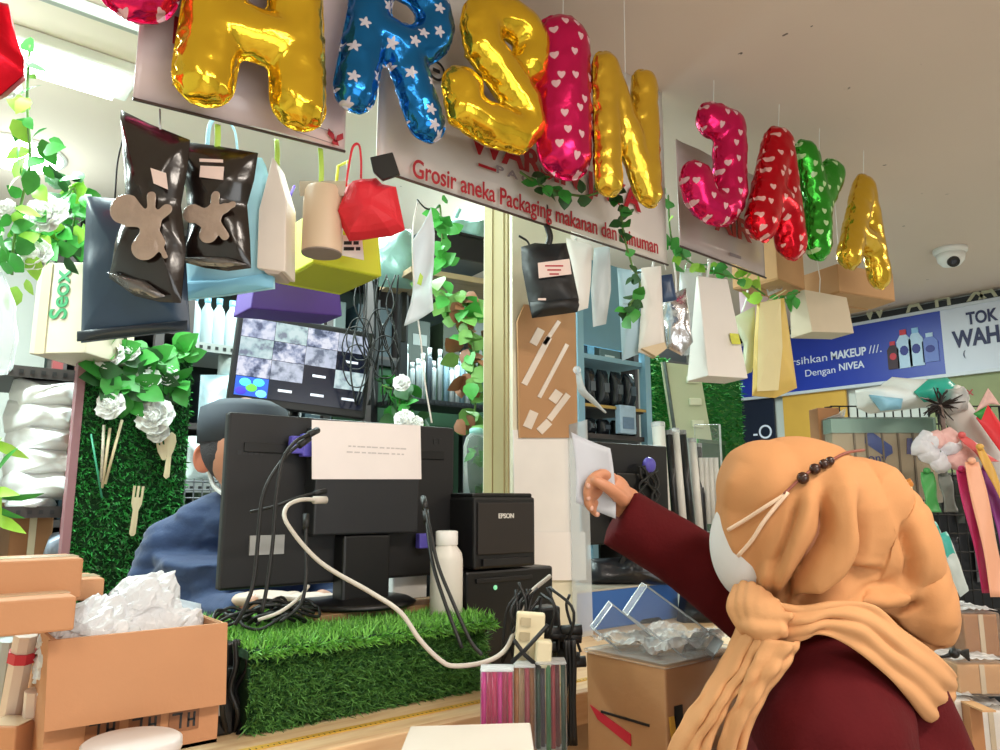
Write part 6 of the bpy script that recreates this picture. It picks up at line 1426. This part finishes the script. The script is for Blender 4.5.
def pbottle(px0, px1, py0, py1, mb_, mc):
    ya, za = S(px0, py1); yb, zb = S(px1, py0); w = ya-yb; h = zb-za
    poly = [(0, 0), (w, 0), (w, h*.7), (w*.75, h*.85), (w*.72, h*.86), (w*.28, h*.86), (w*.25, h*.85), (0, h*.7)]
    e = MB().prism(poly, -.004, .004).build('bottle_picture', mb_, t); e.rotation_euler = (0, 0, -pi/2); e.location = (-.019, ya-YL, za-ZB)
    MB().prism([(w*.28, h*.86), (w*.72, h*.86), (w*.72, h), (w*.28, h)], -.004, .004).build('bottle_cap_picture', mc, e)
    MB().prism([(w*(.5+.3*cos(k*.63)), h*(.45+.13*sin(k*.63))) for k in range(10)], -.006, -.003).build('bottle_label_picture', M_blueink if mb_ is not M_dkb else M_redb2, e)
M_dkb = mat('bottle_dark', '39202a', var=0); M_ltb = mat('bottle_pale', 'b9d3ea', var=0); M_mdb = mat('bottle_mid', '6f83c8', var=0)
pbottle(890, 899, 341, 370, M_dkb, M_redb2); pbottle(900, 911, 329, 369, M_ltb, M_redb2); pbottle(912, 923, 327, 367, M_ltb, mat('cap_sky', '8fc0e6', var=0)); pbottle(925, 938, 332, 363, M_mdb, M_ltb)
# black sign behind it, under the ceiling
t = thing('wall_sign', 'black sign strip with pale letter tips above the blue sign', 'sign', (UR-.02, YL+.3, ZT+.01)); H2 = min(CZ-ZT-.02, .3)
MB().box((0, (YR-YL)/2-.1, H2/2), (.03, YL-YR+.4, H2-.01)).build('sign_panel', mat('sign_black', '15161a', rough=.4), t)
for k, (c, px) in enumerate((('V', 862), ('V', 872), ('A', 906), ('H', 934), ('X', 968), ('A', 980))):
    q = text('lettering', c, .16, mat('sign_text_cream', 'c9c7a8', var=0), t, (-.018, S(px, 320)[0]-YL-.3, .02), rot=rotS, bold=.02)
# posters below
def poster(name, label, px0, px1, py0, py1, m, u=SU+.02):
    pa, pb = PU(px0, py0, u), PU(px1, py1, u); t = thing(name, label, 'poster', (u, pa.y, pb.z)); W, H = pa.y-pb.y, pa.z-pb.z
    MB().box((0, -W/2, H/2), (.02, W, H)).build('poster_sheet', m, t); return t, W, H
t, W, H = poster('wall_poster', 'dark navy poster with a pale ring at the left end below the blue sign', 740, 778, 398, 470, mat('poster_navy', '141c30', rough=.4)); q = text('lettering', '-O', .16, M_swt, t, (-.012, -W*.35, H*.42), rot=rotS)
t, W, H = poster('wall_poster', 'yellow orange poster below the blue sign', 783, 852, 396, 470, mat('poster_yellow', 'd6a544', rough=.5, var=.15, nscale=5))
MB().prism([(-W*.8, H*.35), (-W*.2, H*.5), (-W*.15, H*.9), (-W*.4, H*.75), (-W*.6, H*.85)], -.013, -.011).build('orange_print', mat('print_orange', 'd0702c', var=.2), t, rot=(0, 0, pi/2)); MB().box((-.012, -W*.5, H*.3), (.004, W*.6, H*.16)).build('green_print', mat('print_green', '3e7a4a', var=.2), t)
t, W, H = poster('wall_poster', 'olive green poster with red marks at the right below the sign', 925, 1060, 372, 470, mat('poster_olive', '8c9468', rough=.6, var=.15, nscale=7)); q = text('lettering', 'x x', .09, M_red, t, (-.012, -W*.25, H*.72), rot=rotS)
# ------------------------------------------------------------------ shadowy stock shelves along the back wall
t = thing('stock_shelves', 'tall dark shelving along the back wall behind all the other racks', 'shelves', (.55, 3.72, 0))
for x in (0, .8625, 1.7175, 2.5725, 3.8): MB().box((x, .2, 1.42), (.026, .4, 2.84)).build('upright', M_dshelf, t)
for z in (.9, 1.4, 1.85, 2.3, 2.8): MB().box((1.9, .2, z), (3.8, .4, .03)).build('shelf_board', M_dshelf, t)
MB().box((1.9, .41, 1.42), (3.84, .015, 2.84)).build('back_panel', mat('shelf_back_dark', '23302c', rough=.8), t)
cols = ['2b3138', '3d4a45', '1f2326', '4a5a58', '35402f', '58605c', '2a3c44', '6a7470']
first = None
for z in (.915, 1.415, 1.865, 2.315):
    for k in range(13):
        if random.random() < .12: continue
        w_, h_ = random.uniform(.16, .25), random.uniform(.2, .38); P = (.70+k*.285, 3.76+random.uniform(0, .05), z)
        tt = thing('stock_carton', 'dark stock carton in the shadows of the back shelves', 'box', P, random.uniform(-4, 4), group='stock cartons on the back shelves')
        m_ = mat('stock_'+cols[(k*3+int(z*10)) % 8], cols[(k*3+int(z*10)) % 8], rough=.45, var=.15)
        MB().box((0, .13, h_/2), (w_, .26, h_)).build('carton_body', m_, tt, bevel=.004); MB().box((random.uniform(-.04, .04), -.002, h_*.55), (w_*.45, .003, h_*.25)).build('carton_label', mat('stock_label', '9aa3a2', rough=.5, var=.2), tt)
# ------------------------------------------------------------------ rack of goods at the right
GD_ = 2.75
P0 = PD(905, 470, GD_)
t = thing('wire_rack', 'black wire display rack at right behind the headscarf', 'rack', (P0.x, P0.y, 0), CF)
s = GD_/750
def rx(px): return (px-905)*s
zt = PD(905, 405, GD_).z
mb = MB()
for x in range(-70, 111, 9): mb.tube([(x*s, 0, .7), (x*s, 0, zt)], .003, 6)
for k in range(18): mb.tube([(-70*s, 0, .72+(zt-.72)*k/17), (108*s, 0, .72+(zt-.72)*k/17)], .003, 6)
mb.build('wire_grid', M_black, t)
for x in (-70, 108): MB().tube([(x*s, .02, 0), (x*s, .02, zt)], .014, 10).build('post', M_black, t)
for x in (-70, 108): MB().tube([(x*s, -.2, .03), (x*s, .25, .03)], .014, 10).build('foot', M_black, t)
MB().box((19*s, .06, .7+(zt-.25-.7)/2), (190*s, .012, zt-.25-.7)).build('back_board', mat('rack_back_dark', '22262a', rough=.7, var=.2), t)
for k, (x, z, w_, h_, c_) in enumerate(((30, 1.52, 16, 40, '4c5a55'), (22, 1.34, 14, 30, '7a8580'), (44, 1.30, 18, 36, '3c3f48'), (60, 1.5, 14, 46, '59625f'), (74, 1.28, 16, 40, '8a8f96'), (92, 1.5, 16, 50, '46505a'))):
    MB().puff([((x-w_/2)*s, z-h_*s/2), ((x+w_/2)*s, z-h_*s/2), ((x+w_/2)*s, z+h_*s/2), ((x-w_/2)*s, z+h_*s/2)], .02, rings=4, crink=.006, fs=30, seed=k).build('hanging_packet', mat('packet_'+c_, c_, rough=.25, bump=.4), t, smooth=True, loc=(0, .03, 0))
def rk(px, py, d): return PD(px, py, d)
def rack_item(name, label, cat, px, py, d=GD_-.08, yaw=CF): P = PD(px, py, d); return thing(name, label, cat, P, yaw), frame(P, yaw)
t, f = rack_item('carton', 'carton in clear wrap printed with a blue slipper, on the wire rack', 'box', 880, 500, 2.6)
x0, z0 = f(838, 500); x1, z1 = f(932, 420)
MB().box(((x0+x1)/2, .06, (z0+z1)/2), (x1-x0, .1, z1-z0)).build('carton_body', mat('carton_beige', 'b8a88a', rough=.6, var=.1), t, bevel=.003)
MB().box(((x0+x1)/2, .058, z1-.02), (x1-x0+.01, .112, .05)).build('green_top', mat('green_film', '9fc4b4', rough=.3, trans=.3, var=0), t)
MB().puff([f(*p) for p in ((866, 435), (872, 431), (893, 446), (894, 453), (887, 457), (866, 443))], .004, rings=3).build('slipper_print', mat('print_slipper', '3f58a0', rough=.5), t, loc=(0, .008, 0))
MB().prism([f(*p) for p in ((908, 438), (922, 438), (922, 454), (908, 454))], .006, .009).build('blue_print', mat('print_blue_box', '5b5f98', rough=.5), t)
text('lettering', 'ony', .045, M_blueink, t, (f(869, 462)[0], .006, f(869, 462)[1]))
mb = MB()
for px in (856, 868, 884, 900, 915): mb.box((f(px, 450)[0], .005, (z0+z1)/2), (.006, .004, z1-z0))
mb.build('strapping', mat('strap_brown', '7d7058', rough=.5), t)
MB().box(((x0+x1)/2, .056, (z0+z1)/2), (x1-x0+.02, .13, z1-z0+.02)).build('clear_wrap', M_film, t, bevel=.006)
t, f = rack_item('carton', 'narrow brown carton wedged left of the slipper carton', 'box', 830, 460, 2.7); x0, z0 = f(822, 490); x1, z1 = f(838, 408)
MB().box(((x0+x1)/2, .03, (z0+z1)/2), (x1-x0, .08, z1-z0)).build('carton_body', M_kraftd, t, bevel=.003); MB().puff([f(*p) for p in ((824, 418), (836, 414), (846, 408), (842, 424), (828, 428))], .03, crink=.012).build('film_top', M_milky, t, smooth=True)
t, f = rack_item('wrapped_bundle', 'bundle of teal and white plastic lying on top of the wire rack', 'bundle', 905, 410, 2.6)
oo = MB().puff([f(*p) for p in ((855, 390), (880, 386), (892, 377), (925, 380), (950, 388), (962, 398), (965, 408), (920, 408), (870, 414), (857, 408))], .09, rings=7, crink=.02, fs=12).build('white_wrap', mat('bundle_white', 'e8f6f8', rough=.3, bump=.5, bscale=14, var=.1), t, smooth=True)
MB().puff([f(*p) for p in ((898, 396), (912, 384), (930, 382), (942, 392), (930, 404), (908, 406))], .03, rings=5, crink=.008, fs=20).build('teal_patch', mat('teal_plastic', '2fae9a', rough=.3), t, smooth=True, loc=(0, -.10, 0))
MB().puff([f(*p) for p in ((857, 398), (890, 402), (888, 412), (868, 414))], .03, rings=4, crink=.01).build('blue_patch', mat('sky_plastic', '8cc8e4', rough=.3), t, smooth=True, loc=(0, -.085, 0))
t, f = rack_item('white_bag', 'white grey clear bag hanging off the top right of the rack', 'bag', 955, 405, 2.5); MB().puff([f(*p) for p in ((938, 388), (958, 386), (966, 400), (964, 412), (950, 416), (940, 402))], .06, crink=.02).build('bag_body', M_milky, t, smooth=True); MB().ball((0, -.02, .05), .015).build('knot', M_white, t)
t, f = rack_item('tinsel_spray', 'dark spiky tinsel spray on the rack below the teal bundle', 'decoration', 940, 405, 2.45)
mb = MB(); c = V((0, 0, 0))
for k in range(46):
    d = rv(); d = V((d.x, d.y*.6, d.z-.2)).normalized(); L_ = random.uniform(.04, .075); mb.tube([c, c+d*L_*.6+rv(.008), c+d*L_], [.003, .003, .0015], 5)
mb.build('tinsel', mat('tinsel_dark', '3a3534', rough=.3, metal=.6, var=.3), t); MB().tube([(0, 0, 0), (.005, 0, -.09)], .008, 6).build('stem', mat('tinsel_stem', '77665e'), t)
t, f = rack_item('ribbon_bow', 'cluster of white and pink wrapped bows hanging on the rack', 'bow', 942, 445, 2.4)
mb = MB(); mb2 = MB()
for k, (px, py) in enumerate(((922, 448), (930, 455), (935, 440), (948, 438), (952, 448), (940, 462), (928, 440), (962, 456), (956, 462), (968, 450))):
    x, z = f(px, py); (mb if k not in (2, 3, 7, 8, 9) else mb2).puff([(x+.042*cos(a_)*random.uniform(.7, 1.1), z+.036*sin(a_)*random.uniform(.7, 1.1)) for a_ in [radians(q) for q in range(0, 360, 36)]], .026, rings=4, crink=.014, fs=32, seed=k)
mb.build('white_bows', mat('bow_white', 'd8dbe2', rough=.35, bump=.6, bscale=40, var=.12), t, smooth=True); mb2.build('pink_bows', mat('bow_pink', 'e6b9b4', rough=.4, bump=.6, bscale=40, var=.12), t, smooth=True)
def ribbon(label, a, b, w0, w1, d, col, name='ribbon_strip', m=None, wav=.006):
    P = PD(*a, d); t = thing(name, label, 'ribbon', P, CF); f = frame(P, CF); (xa, za), (xb, zb) = f(*a), f(*b); s = d/750
    MB().grid(lambda u, v: V((xa+(xb-xa)*v+(u-.5)*(w0*(1-v)+w1*v)*s, wav*sin(v*7+u*3)-.03*v, za+(zb-za)*v)), 6, 18).build('ribbon_band', m or mat('ribbon_'+col, col, rough=.4, var=.08, sheen=.2), t, smooth=True, solid=.0015)
    MB().ball((0, 0, .004), (.012, .01, .01)).build('ribbon_knot', m or mat('ribbon_'+col, col), t, smooth=True)
ribbon('magenta ribbon hanging left of the peach ribbon at the right', (962, 470), (985, 592), 12, 16, 2.3, 'c22468')
ribbon('peach ribbon between the magenta and purple ribbons at the right', (972, 462), (994, 596), 14, 18, 2.27, 'eeae8c')
ribbon('purple ribbon right of the peach ribbon', (986, 468), (1006, 560), 10, 18, 2.32, '8a2f86')
ribbon('golden yellow ribbon slanting at the right edge', (980, 448), (1006, 520), 7, 9, 2.3, 'd9a94a')
ribbon('red ribbon curling over the white bows', (962, 436), (984, 462), 8, 16, 2.36, 'd85a5a')
ribbon('green glitter ribbon on the rack behind the headscarf', (927, 472), (928, 512), 12, 15, 2.4, '3f9a4c')
ribbon('grey silver ribbon beside the green glitter ribbon', (944, 474), (946, 512), 12, 13, 2.4, '77807a')
t, f = rack_item('white_roll', 'long white paper roll leaning diagonally behind the ribbons', 'roll', 985, 450, 2.5)
MB().tube([(f(950, 402)[0], .0, f(950, 402)[1]), (f(1012, 490)[0], 0, f(1012, 490)[1])], .048, 20).build('roll_sheet', mat('white_roll', 'dedbd8', rough=.5), t, auto=40); MB().tube([(f(947, 398)[0], 0, f(947, 398)[1]), (f(951, 403)[0], 0, f(951, 403)[1])], .052, 20).build('roll_end', M_milky, t)
t, f = rack_item('pennant', 'red and green pointed pennant at the right edge', 'pennant', 990, 400, 2.4); MB().puff([f(*p) for p in ((976, 418), (988, 405), (1012, 440), (1012, 468))], .008, rings=3).build('red_panel', mat('pennant_red', 'd8222c', rough=.45), t, smooth=True); MB().puff([f(*p) for p in ((972, 414), (986, 406), (980, 420))], .008, rings=3).build('green_panel', mat('pennant_green', '2f8a3a', rough=.45), t, smooth=True, loc=(0, -.006, 0)); MB().puff([f(*p) for p in ((974, 414), (988, 388), (1000, 405), (990, 404))], .006, rings=3, crink=.003).build('pink_panel', mat('pennant_pink', 'd9b0a8', rough=.5, var=.4, nscale=60), t, smooth=True)
t, f = rack_item('snack_pack', 'yellow orange packet poking out behind the headscarf', 'packet', 902, 492, 2.3); MB().puff([f(*p) for p in ((892, 486), (910, 478), (914, 484), (910, 494), (896, 497))], .015, crink=.005).build('packet_body', mat('packet_orange', 'd98a3c', rough=.35, var=.2), t, smooth=True); MB().box((.01, -.014, .01), (.03, .003, .012)).build('packet_print', mat('packet_cream', 'ecd9a8'), t)
for px, py, lb in ((933, 545, 'teal clear packet above the wrapped cartons, left one'), (944, 556, 'teal clear packet above the wrapped cartons, right one')):
    t, f = rack_item('teal_packet', lb, 'packet', px, py, 2.05 if px < 940 else 2.0, CF+10); oo = t; s = 2.0/750
    MB().puff([(-9*s, 20*s), (5*s, 24*s), (16*s, -4*s), (24*s, -34*s), (14*s, -40*s), (0, -10*s)], .012, crink=.006, fs=26).build('packet_film', mat('packet_clear', 'd5e0dc', rough=.2, trans=.3, var=0, bump=.4), t, smooth=True); MB().puff([(-9*s, 20*s), (5*s, 24*s), (14*s, -2*s), (0, -6*s)], .014, crink=.005).build('teal_header', mat('teal_header', '3fa79a', rough=.3), t, smooth=True)
# ------------------------------------------------------------------ wrapped cartons, bottom right
TZ_ = PD(975, 775, 1.75).z
t = thing('display_table', 'low table at bottom right under the wrapped cartons', 'table', (PD(985, 700, 1.85).x, PD(985, 700, 1.85).y, 0)); MB().box((0, 0, TZ_-.02), (.6, .6, .03)).build('table_top', M_front, t)
for a in (-.27, .27):
    for b in (-.27, .27): MB().box((a, b, (TZ_-.035)/2), (.04, .04, TZ_-.035)).build('leg', M_front, t)
def wcarton(label, px, py, d, w, dd, h, m, yaw=0, wrap=True):
    P = PD(px, py, d); t = thing('wrapped_carton', label, 'box', P, yaw); s = d/750
    MB().box((0, dd/2, h*s/2), (w*s, dd, h*s)).build('carton_body', m, t, bevel=.003)
    if wrap:
        MB().box((0, dd/2, h*s/2), (w*s+.012, dd+.012, h*s+.01)).build('clear_wrap', M_film, t, bevel=.006)
        MB().grid(lambda u, v: V(((u-.5)*(w*s+.01), v*dd, h*s+.01+.012*abs(noise.noise(V((u*6, v*6, px)))))), 14, 12).build('wrap_top', M_milky, t, smooth=True)
    MB().box((0, -.001, h*s*.5), (.012, .003, h*s)).build('tape_strip', mat('tape_tan', 'cbb79a'), t)
    return t
wcarton('wrapped brown carton at bottom right, upper row, left one', 952, 662, 1.95, 40, .2, 52, M_kraft, CF)
wcarton('wrapped dark brown carton, upper row at the right edge', 984, 656, 1.9, 34, .2, 40, M_kraftd, CF)
wcarton('wrapped flat brown carton in the middle row at the right edge', 984, 694, 1.8, 48, .2, 28, M_kraft, CF)
wcarton('wrapped carton behind the scarf end in the middle row', 948, 700, 1.9, 34, .2, 34, M_kraftd, CF)
wcarton('white carton at the bottom right, next to the brown strip', 958, 770, 1.75, 40, .2, 66, mat('white_carton', 'e2dad2', rough=.5), CF)
wcarton('white carton with brown strip in the bottom right corner', 996, 770, 1.75, 34, .2, 56, mat('white_carton', 'e2dad2'), CF)
t = thing('brown_carton', 'narrow brown carton between the two white cartons, bottom right', 'box', PD(982, 770, 1.72), CF); MB().box((0, .08, .075), (.03, .16, .125)).build('carton_body', M_kraftd, t, bevel=.002); MB().box((0, .0, .14), (.03, .1, .004)).build('carton_lid', M_kraft, t)
t = thing('black_clip', 'black plastic bundle tie between the headscarf and wrapped cartons', 'tie', PD(952, 655, 1.8), CF)
mb = MB()
for k in range(7): mb.tube([(-.03+k*.004, 0, -.005), (.0, -.01, .005+k*.002), (.04, 0, .012-k*.004)], .003, 6, sm=3)
mb.build('tie_strands', M_rubber, t, smooth=True); MB().ball((0, -.01, .006), .012).build('knot', M_black, t)
# ================================================================== lights and camera
def area(name, loc, rot, sx, sy, power, col, spread=180):
    l = bpy.data.lights.new(name, 'AREA'); l.shape = 'RECTANGLE'; l.size = sx; l.size_y = sy; l.energy = power; l.color = col; l.spread = radians(spread)
    o = bpy.data.objects.new(name, l); COL.objects.link(o); o.location = loc; o.rotation_euler = [radians(a) for a in rot]; return o
COOL = (.80, 1.0, .97); WARM = (1.0, .90, .79); DAY = (.93, .97, 1.0)
def bulb(name, loc, power, col, r):
    l = bpy.data.lights.new(name, 'POINT'); l.energy = power; l.color = col; l.shadow_soft_size = r
    o = bpy.data.objects.new(name, l); COL.objects.link(o); o.location = loc
P_ = PZ(18, 152, CZ); bulb('round_lamp_light', (P_.x, P_.y, CZ-.3), 7, COOL, .12)
bulb('tube_lamp_light', (-.1, 2.55, CZ-.28), 7, COOL, .1)
bulb('rack_lamp_light', (2.3, 2.7, CZ-.35), 16, COOL, .12)
area('shop_light', (-.35, 2.55, CZ-.1), (0, 0, 0), 1.7, .18, 60, COOL)
area('flower_fill_light', (.45, 1.9, CZ-.03), (18, 0, 0), .9, .2, 20, COOL)  # added fill for the roses, grass mat and shopkeeper; no fixture there
area('stock_light', (1.6, 2.6, CZ-.02), (0, 0, 0), 1.4, .3, 44, COOL)
area('stock_light', (3.6, 2.6, CZ-.02), (0, 0, 0), 1.4, .3, 50, COOL)
area('aisle_light', (1.0, -.6, CZ-.02), (0, 0, 0), 1.3, .3, 40, WARM)
area('aisle_light', (-.8, -.8, CZ-.02), (0, 0, 0), .3, 1.3, 22, WARM)
area('aisle_light', (4.2, -.4, CZ-.02), (0, 0, 0), .3, 1.3, 34, WARM)
area('entrance_daylight', (.3, VF+.1, 1.45), (90, 0, 0), 2.6, 2.3, 46, DAY)
w = bpy.data.worlds.new('world'); SC.world = w; w.use_nodes = True; w.node_tree.nodes['Background'].inputs[0].default_value = (.9, .95, 1, 1); w.node_tree.nodes['Background'].inputs[1].default_value = .3
cd = bpy.data.cameras.new('camera'); cam = bpy.data.objects.new('camera', cd); COL.objects.link(cam)
cd.sensor_width = 36; cd.lens = 36*FPX/1000; cd.clip_start = .02
cam.location = CAM; cam.rotation_euler = FW.to_track_quat('-Z', 'Y').to_euler(); SC.camera = cam
vs = SC.view_settings; vs.view_transform = 'Standard'; vs.look = 'None'; vs.gamma = 1; vs.exposure = 0.22; vs.use_curve_mapping = False
SC.cycles.use_denoising = True
SC.cycles.transparent_max_bounces = 16; SC.cycles.max_bounces = 8; SC.cycles.caustics_reflective = False; SC.cycles.caustics_refractive = False
